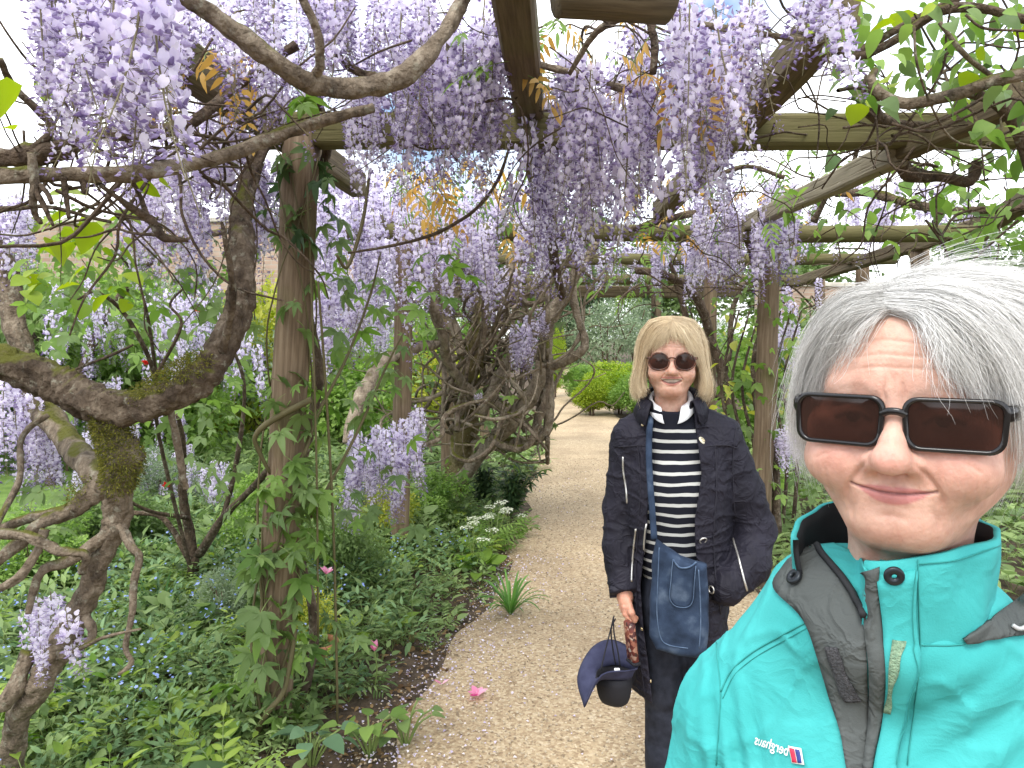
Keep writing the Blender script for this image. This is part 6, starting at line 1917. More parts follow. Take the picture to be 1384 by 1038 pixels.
def rrect(w, h, r, n=7, taper=0.0):
    """rounded outline, a little narrower at the bottom"""
    out = []
    for cx, cz, a0 in ((w / 2 - r, h / 2 - r, 0), (-w / 2 + r, h / 2 - r, 90), (-w / 2 + r, -h / 2 + r, 180), (w / 2 - r, -h / 2 + r, 270)):
        for a in np.linspace(R(a0), R(a0 + 90), n):
            x, z = cx + r * math.cos(a), cz + r * math.sin(a)
            out.append((x * (1 + taper * z / h), z))
    return np.array(out)

def eyewear(parent, off, inner, outer, cx, wrap, y0, hinge, arm_end, mat, bridge, lens, r_arm=.0035, tall=.006):
    """frame with two rims, bridge and side arms; lenses as separate panes"""
    g = empty('sunglasses', (0, 0, 0)); g.parent = parent; g.location = off
    fy = lambda x: y0 + wrap * x * x
    mb = MB()
    for s in (-1, 1):
        n = len(inner)
        oi = inner * (s, 1) + (s * cx, 0); oo = outer * (s, 1) + (s * cx, 0)
        ring = []
        for (a, zz), dy in ((oo, -.0008), (oo * 0 + (oo + oi) / 2, -.0022), (oi, -.0010), (oi, .0022), (oo, .0026)) and [((oo[:, 0], oo[:, 1]), -.0006), ((((oo + oi) / 2)[:, 0], ((oo + oi) / 2)[:, 1]), -.0020), ((oi[:, 0], oi[:, 1]), -.0010), ((oi[:, 0], oi[:, 1]), .0022), ((oo[:, 0], oo[:, 1]), .0028)]:
            ring.append(np.column_stack([a, fy(a) + dy, zz]))
        V = np.vstack(ring); m = len(ring)
        i, j = np.meshgrid(np.arange(m), np.arange(n), indexing='ij'); i2, j2 = (i + 1) % m, (j + 1) % n
        F = np.stack([i * n + j, i * n + j2, i2 * n + j2, i2 * n + j], -1).reshape(-1, 4)
        mb.add(V, [F])
        lv = np.column_stack([oi[:, 0], fy(oi[:, 0]) + .0006, oi[:, 1]])
        c = lv.mean(0); c[1] -= .0012
        li = (lv + c) / 2; li[:, 1] -= .0006
        Vl = np.vstack([lv, li, c[None]])
        a = np.arange(n); b = (a + 1) % n
        me = fixn(mesh('lens', Vl, [np.stack([a, b, b + n, a + n], -1), np.stack([np.full(n, 2 * n), a + n, b + n], -1)], [lens]))
        link('lens', me, g)
        hx, hz = hinge
        arm = catmull([(s * (hx - .003), fy(hx) + .001, hz), (s * (hx + .003), fy(hx) + .010, hz), (s * arm_end[0], arm_end[1] * .55, hz), (s * arm_end[0], arm_end[1], hz - .002), (s * (arm_end[0] - .002), arm_end[1] + .02, hz - .02)], 6)
        Va, Fa = tube_vf(arm, 1.0, 8)
        c_ = np.repeat(arm, 8, 0); c_ = np.vstack([c_, arm[:1], arm[-1:]])
        Va = c_ + (Va - c_) * (r_arm * .55, r_arm * .55, tall)
        oa = link('temple', mesh('temple', Va, Fa, [mat]), g)
    br = catmull([(-bridge[0], fy(bridge[0]) + .0004, bridge[1]), (-bridge[0] * .4, fy(0) - .0012, bridge[2]), (bridge[0] * .4, fy(0) - .0012, bridge[2]), (bridge[0], fy(bridge[0]) + .0004, bridge[1])], 6)
    Vb, Fb = tube_vf(br, 1.0, 8)
    c_ = np.vstack([np.repeat(br, 8, 0), br[:1], br[-1:]])
    mb.add(c_ + (Vb - c_) * (bridge[3], .0022, bridge[3]), Fb)
    link('frame', fixn(mb.mesh('frame', [mat])), g)
    return g
inn = rrect(.0580, .0335, .0085, taper=.07); outr = rrect(.0660, .0400, .0105, taper=.07)
gl1 = eyewear(front, (0, 0, EYE1[2] - .0015), inn, outr, .0392, 1.6, -.0165, (.0725, .010), (.082, .09), M_frame, (.0085, .006, .0085, .0030), M_lens)

gl1.rotation_euler = (0, 0, TURN)

# jacket
M_teal = cloth_mat('turquoise_nylon', (.040, .335, .325), (.058, .390, .378), .78, .20, 15, 700)
M_teal_d = plain_mat('turquoise_stitching', (.022, .25, .23), .7)
M_greyfab = cloth_mat('grey_facing', (.065, .073, .070), (.10, .11, .106), .8, .4, 30, 700)
M_lining = plain_mat('black_lining', (.012, .013, .015), .75)
M_snap = plain_mat('dark_snap_metal', (.025, .03, .035), .35, .6)
M_velcro = noise_mat('green_velcro', [(.3, (.14, .24, .16)), (.7, (.28, .40, .26))], 260, 3, .95, .9, 500)
M_velcro_g = noise_mat('grey_velcro', [(.3, (.045, .045, .05)), (.7, (.10, .10, .105))], 400, 3, .95, 1, 600)

def ridge(p, st, s, seed, k=2.2, e=1.4):
    return np.clip(1 - np.abs(vnoise(p * st, s, seed)) * k, 0, 1) ** e
def folds(p, amt, seed):
    q = p * (1.0, .6, .55)
    a = vnoise(q, 26, seed); b = vnoise(q + .3, 60, seed + 1)
    return amt * ((1 - np.abs(a)) * .9 + .18 * b)
def jacket1(p):
    q = sym(p)
    d = ell(p, (0, .092, -.47), (.145, .118, .25))
    d = smin(d, cap(q, (.040, .105, -.205), (.122, .115, -.318), .064, .060), .05)
    arm = chain(q, [((.126, .118, -.325), .061), ((.168, .115, -.52), .056), ((.165, .06, -.74), .046)], .02)
    d = smin(d, arm, .022)
    d = smin(d, ell(p, (0, .100, -.74), (.155, .115, .22)), .06)
    d = smin(d, ell(p, (0, .09, -.19), (.078, .084, .045)), .04)
    # pulled diagonal folds near the arm and collar
    x, z = p[..., 0], p[..., 2]
    w = np.exp(-((x + .125) / .030) ** 2) * np.exp(-((z + .34) / .07) ** 2)
    d = d + .0035 * w * np.sin((x * 1.5 + z * .35) * 190)
    w2 = np.exp(-((x - .06) / .05) ** 2) * np.exp(-((z + .25) / .06) ** 2)
    d = d + .0022 * w2 * np.sin((x * .8 - z) * 150)
    d = d - folds(p, .0045, 4)
    d = d - .0030 * ridge(p, (1.6, .5, .5), 34, 21) - .0022 * ridge(p, (1.2, .8, 1.0), 62, 23, 2.6) - .0026 * ridge(p, (.5, .5, 1.7), 40, 25, 2.4) * np.clip((-.26 - p[..., 2]) / .1, 0, 1)
    return smax(d, -(p[..., 2] + .90), .01)
V, F = snet(jacket1, (-.27, -.08, -.93), (.27, .26, -.10), .0039)
V = V + O1
jk = link('jacket', mesh('jacket', V, [F], [M_teal]), front)
b1 = Body(front); b1.add(V, F)

# standing collar, open at the throat
def collar(name, ph0, ph1, zt, zb, rxy, flare, mat, mat_in, n=56, m=9, thick=.005, wr=.0025, seed=2):
    ph = np.radians(np.linspace(ph0, ph1, n)); t = np.linspace(0, 1, m)
    out = []
    for lay in (0, 1):
        for a in ph:
            for s in t:
                k = 1 + flare * (s - .3) ** 2 * np.sign(s - .3)
                wv = wr * math.sin(a * 5 + 3 * s + seed) * math.sin(s * 5) + wr * .6 * math.sin(a * 11 - 4 * s)
                rx_, ry_ = rxy[0] * k + wv - lay * thick, rxy[1] * k + wv - lay * thick
                zz = zb(a) + (zt(a) - zb(a)) * s
                out.append((rx_ * math.sin(a), .088 - ry_ * math.cos(a), zz))
    V = np.array(out)
    i, j = np.meshgrid(np.arange(n - 1), np.arange(m - 1), indexing='ij'); q = i * m + j
    A = np.stack([q, q + m, q + m + 1, q + 1], -1).reshape(-1, 4)
    Bq = A[:, ::-1] + n * m
    loop = [(k, m - 1) for k in range(n)]
    ids = np.array([a * m + b for a, b in loop]); e1 = np.stack([ids[:-1], ids[1:], ids[1:] + n * m, ids[:-1] + n * m], -1)
    side = []
    for k in (0, n - 1):
        ids = np.array([k * m + b for b in range(m)])
        side.append(np.stack([ids[:-1], ids[1:], ids[1:] + n * m, ids[:-1] + n * m], -1))
    Fs = [A, Bq, e1] + side
    mi = [np.zeros(len(A)), np.ones(len(Bq)), np.zeros(len(e1))] + [np.ones(len(s)) for s in side]
    return V, Fs, mi
zt1 = lambda a: -.105 - .007 * math.cos(a) + .004 * math.sin(a * 2) + .008 * math.sin(a)
zb1 = lambda a: -.205
Vc, Fc, mc = collar('collar', -14, 292, zt1, zb1, (.079, .082), .04, M_teal, M_lining)
Vc = Vc + O1
link('collar', mesh('collar', Vc, Fc, [M_teal, M_lining], mc), front)
b1.add(Vc, Fc[0])
# open front: grey facing turned out, zip, storm flap
b1.patch('facing', [(1082, 734), (1064, 765), (1048, 796), (1090, 838), (1112, 900), (1132, 970), (1150, 1060)],
         [(1104, 742), (1128, 772), (1150, 805), (1168, 850), (1172, 910), (1172, 970), (1170, 1060)], M_greyfab, .004, .003, 9)
b1.patch('inner_flap', [(1106, 742), (1126, 764), (1146, 786), (1162, 812), (1172, 836)], [(1128, 740), (1150, 750), (1168, 762), (1180, 784), (1184, 836)], M_teal, .005, .003, 7)
zl = b1.seam('zip', [(1104, 745), (1124, 768), (1146, 797), (1168, 828)], .0032, M_lining, .007)
b1.patch('placket_edge', [(1168, 772), (1164, 810), (1168, 850), (1174, 900), (1172, 960), (1165, 1060)], [(1190, 764), (1188, 810), (1192, 860), (1198, 900), (1192, 960), (1176, 1060)], M_greyfab, .007, .004, 5, bulge=.003)
b1.patch('storm_flap', [(1186, 748), (1188, 800), (1192, 860), (1197, 900), (1192, 960), (1178, 1060)], [(1236, 754), (1236, 800), (1238, 860), (1236, 900), (1224, 960), (1208, 1060)], M_teal, .0085, .004, 8, bulge=.0015)
b1.disc('snap', 1080, 785, .0078, M_snap, .006, .003, .0025)
b1.disc('snap', 1205, 772, .0075, M_snap, .009, .0025, .002)
b1.patch('velcro_strip', [(1203, 868), (1201, 895), (1198, 925), (1192, 950)], [(1219, 870), (1218, 895), (1214, 925), (1206, 952)], M_velcro, .0115, .002, 5)
b1.patch('velcro_strip', [(1120, 872), (1128, 900), (1136, 925), (1146, 944)], [(1136, 874), (1146, 900), (1154, 925), (1162, 940)], M_velcro_g, .0065, .002, 5)
b1.seam('stitching', [(1231, 760), (1232, 830), (1232, 880), (1228, 940), (1212, 1034)], 0.00042, M_teal_d, .0105)
b1.seam('stitching', [(1240, 756), (1242, 830), (1243, 880), (1238, 940), (1226, 1034)], 0.00060, M_teal_d, .001)
b1.seam('seam', [(974, 935), (990, 905), (1020, 880), (1062, 856), (1100, 836)], 0.00084, M_teal_d, .0004)
b1.seam('seam', [(977, 944), (993, 912), (1023, 887), (1065, 863), (1102, 843)], 0.00042, M_teal_d, .0004)
b1.seam('seam', [(968, 1034), (972, 980), (974, 935), (970, 890), (968, 862)], 0.00078, M_teal_d, .0003)
b1.seam('seam', [(1243, 872), (1290, 872), (1330, 864), (1380, 858)], 0.00072, M_teal_d, .0004)
b1.seam('stitching', [(1240, 762), (1290, 757), (1340, 740), (1382, 727)], 0.00060, M_teal_d, .001)
b1.patch('hood_tab', [(1300, 862), (1325, 845), (1350, 826), (1388, 800)], [(1304, 868), (1330, 866), (1356, 862), (1388, 858)], M_greyfab, .004, .003, 6)
M_cord = plain_mat('pale_cord', (.45, .46, .46), .6)
b1.seam('drawcord', [(1360, 848), (1368, 852), (1378, 848), (1390, 836)], .0018, M_cord, .006)

# embroidered badge, seen reversed as in the picture
M_white = plain_mat('white_thread', (.78, .78, .76), .7)
M_red = plain_mat('red_thread', (.62, .03, .07), .6)
M_blue = plain_mat('navy_thread', (.03, .05, .22), .6)
def badge_quad(name, quad, mat, lift):
    (a, b, c, d) = quad
    b1.patch(name, [a, ((a[0] + d[0]) / 2, (a[1] + d[1]) / 2), d], [b, ((b[0] + c[0]) / 2, (b[1] + c[1]) / 2), c], mat, lift, .0008, 4, 2, logo, smooth=0)
logo = empty('badge'); logo.parent = front
badge_quad('border', ((1067, 1008), (1084, 1011), (1089, 1034), (1072, 1031)), M_white, .0022)
badge_quad('red_half', ((1069, 1010.5), (1075, 1011.6), (1079, 1030.5), (1073.2, 1029.5)), M_red, .0030)
badge_quad('blue_half', ((1076.5, 1012), (1082.3, 1013), (1086.6, 1031.8), (1080.6, 1030.8)), M_blue, .0030)
def lettering(txt, p0, p1, hpx, mat, lift):
    cu = bpy.data.curves.new('lettering', 'FONT'); cu.body = txt; cu.size = 1; cu.resolution_u = 3; cu.offset = .012
    to = bpy.data.objects.new('lettering_tmp', cu); COL.objects.link(to)
    dg = bpy.context.evaluated_depsgraph_get()
    me = bpy.data.meshes.new_from_object(to.evaluated_get(dg))
    bpy.data.objects.remove(to)
    vs = np.array([v.co[:] for v in me.vertices]); x0, x1 = vs[:, 0].min(), vs[:, 0].max()
    p0, p1 = np.array(p0, float), np.array(p1, float)
    ex = (p1 - p0); ey = np.array([ex[1], -ex[0]]); ey = np.array([-ey[0], -ey[1]]) / np.linalg.norm(ex) * hpx
    ey = np.array([.22, -1.0]) * hpx
    W = []
    for v in vs:
        q = p0 + ex * (v[0] - x0) / (x1 - x0) + ey * v[1]
        h = b1.hit(q[0], q[1], lift)
        W.append(h[0] if h is not None else (0, 0, 0))
    for v, w in zip(me.vertices, W): v.co = w
    me.materials.clear(); me.materials.append(mat)
    return link('lettering', me, logo, inv=True)
lettering('berghaus', (1066, 1021), (1020, 1004), 19, M_white, .0022)

# the rest of her, below the picture
M_dark = noise_mat('dark_trousers', [(.3, (.012, .013, .018)), (.7, (.022, .024, .032))], 30, 4, .8, .3, 200)
def legs1(p):
    q = sym(p)
    d = ell(p, (0, .10, -.84), (.145, .11, .12))
    d = smin(d, chain(q, [((.075, .10, -.86), .082), ((.078, .10, -1.14), .06), ((.08, .11, -1.44), .046)], .03), .04)
    d = smin(d, cap(q, (.082, .10, -1.455), (.09, -.02, -1.465), .035, .03), .03)
    return d
V, F = snet(legs1, (-.2, -.09, -1.52), (.2, .25, -.66), .010)
V = V + O1; V[:, 2] = np.maximum(V[:, 2], .002)
link('trousers', mesh('trousers', V, [F], [M_dark]), front)
# ------------------------------------------------------------------ blonde woman in the navy jacket
EYE2 = P(908, 488, 2.15)
TH2 = R(-11)
back = empty('person', (EYE2[0], EYE2[1], 0), TH2, label='blonde woman in round sunglasses, open navy jacket and striped jumper, standing on the path', category='person')
O2 = (0, 0, EYE2[2])
opt2 = dict(wide=.985, mz=-.0585, nose=1.05, mouth=.031, smile=.008, open=True, age=1.2, flush=.22, neck=.9, skin=(.63, .41, .315), red=(.58, .23, .17), lip=(.36, .115, .10), brow=(.32, .20, .12), brow_a=.4)
# hands: one hangs and holds the hat straps, thumb to the front
def hand2(p):
    d = ell(p, (-.128, .040, -.735), (.020, .032, .042))
    d = smin(d, cap(p, (-.132, .048, -.69), (-.130, .045, -.72), .024, .024), .015)
    for k, (yy, L) in enumerate(((.012, .030), (.032, .036), (.051, .034), (.067, .027))):
        kn = (-.126 - .004 * k, yy, -.765)
        m1 = (-.112, yy - .001, -.765 - L * .75); tp = (-.094, yy - .001, -.765 - L * .35)
        d = smin(d, chain(p, [((kn[0], kn[1], kn[2] + .02), .0098), (kn, .0092), (m1, .0082), (tp, .0070)], .004), .004)
    d = smin(d, chain(p, [((-.120, .018, -.728), .0115), ((-.108, .000, -.755), .0095), ((-.098, .002, -.780), .0080)], .005), .006)
    return d
V, F, colr = head_mesh('head', opt2, .0017, O2)
Vh, Fh = snet(hand2, (-.17, -.03, -.83), (-.07, .10, -.66), .0025)
# one continuous body: head and neck run into the torso, the arm into the hand
def torso2(p):
    d = cap(p, (0, .098, -.15), (.015, .105, -.24), .046, .060)
    d = smin(d, ell(p, (.02, .10, -.42), (.105, .080, .20)), .05)
    d = smin(d, chain(p, [((.02, .10, -.26), .05), ((-.120, .10, -.24), .042), ((-.142, .11, -.50), .034), ((-.132, .048, -.70), .024)], .02), .03)
    d = smin(d, chain(p, [((.02, .10, -.26), .05), ((.150, .10, -.235), .042), ((.240, .125, -.48), .030)], .02), .03)
    return d
Vt, Ft = snet(torso2, (-.22, -.04, -.80), (.32, .25, -.12), .008)
sk = np.array(opt2['skin'])
Vb = np.vstack([V, Vh + O2, Vt + O2]); Fb = np.vstack([F, Fh + len(V), Ft + len(V) + len(Vh)])
cb_ = np.vstack([colr, np.tile(sk * (1.0, .82, .76), (len(Vh), 1)), np.tile(sk, (len(Vt), 1))])
link('body', col_mesh('body', Vb, Fb, cb_, [M_skin]), back)

M_hair2 = hair_mat('blonde_hair', (.45, .30, .15), (.97, .83, .58), .42)
def bob(side):
    s = side
    return [[(0, .150, .112), (s * .040, .188, .085), (s * .066, .200, .03), (s * .078, .198, -.04), (s * .082, .190, -.09), (s * .080, .18, -.125)],
            [(0, .120, .127), (s * .060, .128, .110), (s * .096, .135, .05), (s * .100, .135, -.03), (s * .106, .132, -.085), (s * .092, .128, -.112)],
            [(0, .085, .130), (s * .058, .080, .116), (s * .092, .085, .06), (s * .098, .088, -.02), (s * .108, .088, -.075), (s * .094, .088, -.110)],
            [(0, .050, .122), (s * .050, .040, .110), (s * .082, .048, .060), (s * .090, .058, -.015), (s * .102, .058, -.07), (s * .090, .058, -.104)],
            [(0, .028, .110), (s * .036, .012, .094), (s * .062, .020, .056), (s * .080, .036, .000), (s * .094, .040, -.056), (s * .084, .042, -.096)]]
bL, bR = bob(-1), bob(1)
fr = [[(-.005, .030, .112), (-.028, .004, .094), (-.044, .000, .068), (-.056, .008, .040), (-.066, .020, .018), (-.072, .030, -.002)],
      [(-.002, .028, .112), (-.016, -.002, .092), (-.030, -.006, .074), (-.040, -.004, .056), (-.048, .000, .040), (-.054, .006, .026)],
      [(.002, .028, .112), (.004, -.002, .097), (.008, -.008, .084), (.012, -.009, .072), (.017, -.009, .062), (.022, -.008, .054)],
      [(.004, .028, .112), (.024, .000, .094), (.036, -.004, .072), (.044, .002, .052), (.052, .010, .036), (.058, .016, .024)],
      [(.006, .030, .112), (.034, .006, .098), (.052, .008, .072), (.064, .020, .040), (.074, .030, .010), (.080, .036, -.02)]]
hv = MB()
for g in (bL, bR):
    a_, b_, t_ = hair_cap('hair', g, M_hair2, O2, .006, .45); hv.add(a_, [b_], 0, t_)
hair2 = link('hair', hv.mesh('hair', [M_hair2]), back, kind='stuff')
link('strands', strands('strands', bL, 3000, M_hair2, .00045, .012, 15, .004, 10, (.60, .28), off=O2, clump=40, fly=.03, tipcut=.06), hair2, kind='stuff')
link('strands', strands('strands', bR, 3000, M_hair2, .00045, .012, 16, .004, 10, (.60, .28), off=O2, clump=40, fly=.03, tipcut=.06), hair2, kind='stuff')
link('strands', strands('strands', fr, 1300, M_hair2, .0004, .007, 17, .0048, 9, (.66, .18), off=O2, clump=26, fly=.04, tipcut=.3), hair2, kind='stuff')

M_tort = noise_mat('tortoiseshell', [(.4, (.03, .010, .006)), (.65, (.14, .045, .02))], 120, 3, .25, 0, spec=.5)
a_ = np.linspace(0, 2 * np.pi, 28, endpoint=False)
inn = np.column_stack([.0265 * np.cos(a_), .0245 * np.sin(a_) - .002 * np.cos(2 * a_)]); outr = np.column_stack([.0310 * np.cos(a_), .0292 * np.sin(a_) - .002 * np.cos(2 * a_)])
inn[:, 1] *= np.where(inn[:, 1] > 0, .86, .97); outr[:, 1] *= np.where(outr[:, 1] > 0, .87, .97)
eyewear(back, (0, 0, EYE2[2] - .001), inn, outr, .0370, 1.8, -.0175, (.0660, .009), (.0775, .09), M_tort, (.0085, .009, .011, .0024), M_lens, .0032, .004)

# white shirt collar
M_shirt = plain_mat('white_cotton', (.78, .79, .80), .8, bump=(300, .15))
def shirt_collar():
    mb = MB()
    for s in (-1, 1):
        a = np.radians(np.linspace(8, 175, 22)) * s
        rows = []
        for t, rr, dz in ((0, .052, .004), (.5, .056, .018), (1, .062, .016), (1.4, .069, .000), (1.7, .073, -.012)):
            q = []
            for x in np.radians(np.linspace(40 - 19 * t, 175, 22)) * s:
                fr_ = max(0.0, math.cos(x)) ** 3
                z = -.158 + .060 * (1 - math.cos(x)) / 2 + dz - (.016 * fr_ if t > 1.2 else 0)
                q.append((rr * math.sin(x) + s * (.004 + .003 * t) * fr_, .090 - (rr + .002) * math.cos(x), z))
            rows.append(q)
        V = np.array(rows).reshape(-1, 3); n = 22
        i, j = np.meshgrid(np.arange(4), np.arange(n - 1), indexing='ij'); q = i * n + j
        mb.add(V, [np.stack([q, q + 1, q + n + 1, q + n], -1).reshape(-1, 4)])
    V = np.concatenate(mb.V) + O2
    me = mesh('shirt_collar', V, mb.F, [M_shirt])
    o = link('shirt_collar', me, back)
    md = o.modifiers.new('thick', 'SOLIDIFY'); md.thickness = .003
shirt_collar()

# striped jumper
def knit_mat():
    m, n, l, b = new_mat('striped_knit')
    tc = n.new('ShaderNodeTexCoord'); sx = n.new('ShaderNodeSeparateXYZ'); l.new(tc.outputs['Object'], sx.inputs[0])
    nz = n.new('ShaderNodeTexNoise'); nz.inputs['Scale'].default_value = 12; l.new(tc.outputs['Object'], nz.inputs['Vector'])
    wv = n.new('ShaderNodeMath'); wv.operation = 'MULTIPLY_ADD'; wv.inputs[1].default_value = .012
    l.new(nz.outputs['Fac'], wv.inputs[0]); l.new(sx.outputs['Z'], wv.inputs[2])
    # sags between the fronts of the jacket
    x2 = n.new('ShaderNodeMath'); x2.operation = 'MULTIPLY'; l.new(sx.outputs['X'], x2.inputs[0]); l.new(sx.outputs['X'], x2.inputs[1])
    ad = n.new('ShaderNodeMath'); ad.operation = 'MULTIPLY_ADD'; ad.inputs[1].default_value = -.5
    l.new(x2.outputs[0], ad.inputs[0]); l.new(wv.outputs[0], ad.inputs[2])
    dv = n.new('ShaderNodeMath'); dv.operation = 'DIVIDE'; dv.inputs[1].default_value = .0305; l.new(ad.outputs[0], dv.inputs[0])
    fr_ = n.new('ShaderNodeMath'); fr_.operation = 'FRACT'; l.new(dv.outputs[0], fr_.inputs[0])
    gt = n.new('ShaderNodeMath'); gt.operation = 'GREATER_THAN'; gt.inputs[1].default_value = .69; l.new(fr_.outputs[0], gt.inputs[0])
    lt = n.new('ShaderNodeMath'); lt.operation = 'LESS_THAN'; lt.inputs[1].default_value = EYE2[2] - .190; l.new(sx.outputs['Z'], lt.inputs[0])
    mu = n.new('ShaderNodeMath'); mu.operation = 'MULTIPLY'; l.new(gt.outputs[0], mu.inputs[0]); l.new(lt.outputs[0], mu.inputs[1])
    mx = n.new('ShaderNodeMixRGB'); mx.inputs['Color1'].default_value = (.012, .013, .020, 1); mx.inputs['Color2'].default_value = (.52, .52, .49, 1)
    l.new(mu.outputs[0], mx.inputs['Fac']); l.new(mx.outputs['Color'], b.inputs['Base Color'])
    b.inputs['Roughness'].default_value = .9; b.inputs['Specular IOR Level'].default_value = .15
    w = n.new('ShaderNodeTexWave'); w.inputs['Scale'].default_value = 130; w.bands_direction = 'X'; l.new(tc.outputs['Object'], w.inputs['Vector'])
    bp = n.new('ShaderNodeBump'); bp.inputs['Strength'].default_value = .3; bp.inputs['Distance'].default_value = .002
    l.new(w.outputs['Fac'], bp.inputs['Height']); l.new(bp.outputs['Normal'], b.inputs['Normal'])
    return m
def econe(p, c, z0, z1, r0, r1):
    """upright body of elliptical section between two heights"""
    x, y, z = p[..., 0], p[..., 1], p[..., 2]
    t = np.clip((z - z0) / (z1 - z0), 0, 1)
    rx_ = r0[0] + (r1[0] - r0[0]) * t; ry_ = r0[1] + (r1[1] - r0[1]) * t
    k = np.sqrt(((x - c[0]) / rx_) ** 2 + ((y - c[1]) / ry_) ** 2)
    d = (k - 1) * np.minimum(rx_, ry_)
    return smax(d, np.maximum(z0 - z, z - z1), .03)
def jumper2(p):
    d = ell(p, (.018, .100, -.46), (.132, .100, .30))
    d = smin(d, cap(p, (-.09, .10, -.255), (.12, .10, -.25), .055), .05)
    d = smin(d, cap(p, (0, .094, -.155), (.005, .100, -.20), .074, .078), .03)
    d = smax(d, -cap(p, (0, .09, -.08), (0, .094, -.20), .058, .060), .006)
    d = smax(d, p[..., 2] + .152 - .25 * (p[..., 1] - .02), .006)
    d = smin(d, ell(p, (.018, .025, -.39), (.10, .035, .08)), .05)
    return smax(d - .002 * vnoise(p, 30, 8), -(p[..., 2] + .70), .01)
V, F = snet(jumper2, (-.2, -.06, -.73), (.22, .24, -.12), .006)
link('jumper', mesh('jumper', V + O2, [F], [knit_mat()]), back)

# navy jacket, hanging open
M_navy = cloth_mat('navy_cotton', (.0075, .0070, .0135), (.0165, .0150, .0255), .7, .5, 20, 500, spec=.3)
M_navy_d = plain_mat('navy_trim', (.014, .013, .022), .7)
M_brass = plain_mat('pale_brass', (.62, .50, .30), .35, .8)
M_silver = plain_mat('silver_metal', (.60, .58, .54), .35, .8)
zs = np.array([-.10, -.17, -.33, -.46, -.52, -.60, -.68, -.80, -.90, -1.04])
xl = np.array([-.050, -.050, -.060, -.064, -.066, -.075, -.082, -.072, -.058, -.040])
xr = np.array([.062, .068, .088, .070, .072, .080, .092, .108, .115, .120])
def jk_body(p):
    d = econe(p, (.030, .100), -1.07, -.24, (.148, .125), (.150, .112))
    d = smin(d, ell(p, (.020, .10, -.42), (.155, .122, .22)), .04)
    d = smin(d, cap(p, (-.055, .102, -.188), (-.116, .10, -.236), .056, .055), .04)
    d = smin(d, cap(p, (.065, .102, -.186), (.148, .10, -.226), .056, .057), .04)
    d = smin(d, cap(p, (0, .10, -.13), (.01, .102, -.19), .072, .080), .03)
    return d
def jk_arms(p):
    a = chain(p, [((-.120, .10, -.242), .057), ((-.146, .112, -.47), .053), ((-.148, .09, -.58), .050), ((-.134, .05, -.695), .042)], .02)
    b = chain(p, [((.150, .10, -.232), .059), ((.218, .118, -.40), .060), ((.256, .128, -.52), .058), ((.235, .065, -.61), .056), ((.170, .015, -.665), .050)], .02)
    return np.minimum(a, b)
def crinkle(p, seed):
    w = np.clip(1 - np.abs(vnoise(p * (1, 1, 1.5), 38, seed)) * 1.5, 0, 1)
    return .0022 * w + .0034 * ridge(p, (1, 1, 1.7), 46, seed + 3) + .0024 * ridge(p, (1.6, 1, .7), 60, seed + 5, 2.6)
def jacket2(p):
    q = jk_body(p)
    q = q - crinkle(p, 31)
    shell = np.maximum(q, -(q + .009))
    x, y, z = p[..., 0], p[..., 1], p[..., 2]
    L = np.interp(z, zs[::-1], xl[::-1]); Rr = np.interp(z, zs[::-1], xr[::-1])
    gap = np.maximum(np.maximum(L - x, x - Rr), y - .09)
    shell = smax(shell, -gap, .006)
    shell = smax(shell, -cap(p, (0, .085, -.05), (0, .088, -.17), .060, .062), .008)
    shell = smax(shell, z + .118 - .20 * (y - .06), .008)
    shell = smax(shell, -(z + 1.045 + .03 * np.sin(x * 14)), .006)
    ar = jk_arms(p) - crinkle(p + .2, 37)
    ar = smax(ar, -(z + .692 + .10 * (x > 0)), .006)
    d = smin(shell, ar, .014)
    return d
V, F = snet(jacket2, (-.23, -.09, -1.10), (.35, .27, -.10), .0038)
V = V + O2
jk2 = link('jacket', mesh('jacket', V, [F], [M_navy]), back)
b2 = Body(back); b2.add(V, F)
# hanging fronts: folded edges with zip tapes, studs, pocket zips, yoke seams
b2.seam('zip', [(880, 655), (876, 690), (871, 730), (870, 770), (868, 800), (870, 824)], .0030, M_silver, .002)
b2.seam('pocket_zip', [(842, 617), (843, 640), (847, 662), (848, 680)], .0034, M_silver, .002)
b2.seam('pocket_zip', [(860, 715), (857, 740), (854, 765), (853, 786)], .0034, M_silver, .002)
b2.seam('pocket_zip', [(991, 728), (998, 752), (1004, 778), (1009, 798)], .0034, M_silver, .002)
b2.seam('seam', [(836, 604), (850, 603), (866, 602), (876, 604)], .0022, M_navy_d, .001)
b2.seam('seam', [(952, 604), (970, 602), (985, 602), (996, 606)], .0022, M_navy_d, .001)
b2.seam('seam', [(996, 570), (992, 600), (990, 640), (994, 700)], .0020, M_navy_d, .001)
b2.seam('seam', [(862, 600), (866, 660), (860, 760), (862, 860), (872, 940)], .0020, M_navy_d, .001)
b2.seam('seam', [(966, 600), (968, 660), (964, 740), (974, 830)], .0020, M_navy_d, .001)
b2.patch('cuff_tab', [(822, 786), (823, 798), (824, 808)], [(860, 782), (861, 794), (862, 806)], M_navy_d, .002, .002, 6)
for q in ((869, 574), (876, 641), (870, 782), (868, 850), (880, 919)): b2.disc('stud', *q, .0052, M_brass, .001, .003)
for q in ((945, 655), (950, 730), (962, 797)): b2.disc('eyelet', *q, .0125, M_silver, .001, .003, .009)
pin = b2.disc('pin_badge', 949, 596, .0135, plain_mat('cream_enamel', (.72, .66, .48), .35), .001, .003)
b2.disc('pin_spiral', 949, 596, .0075, M_brass, .0045, .001, .0055, parent=pin)
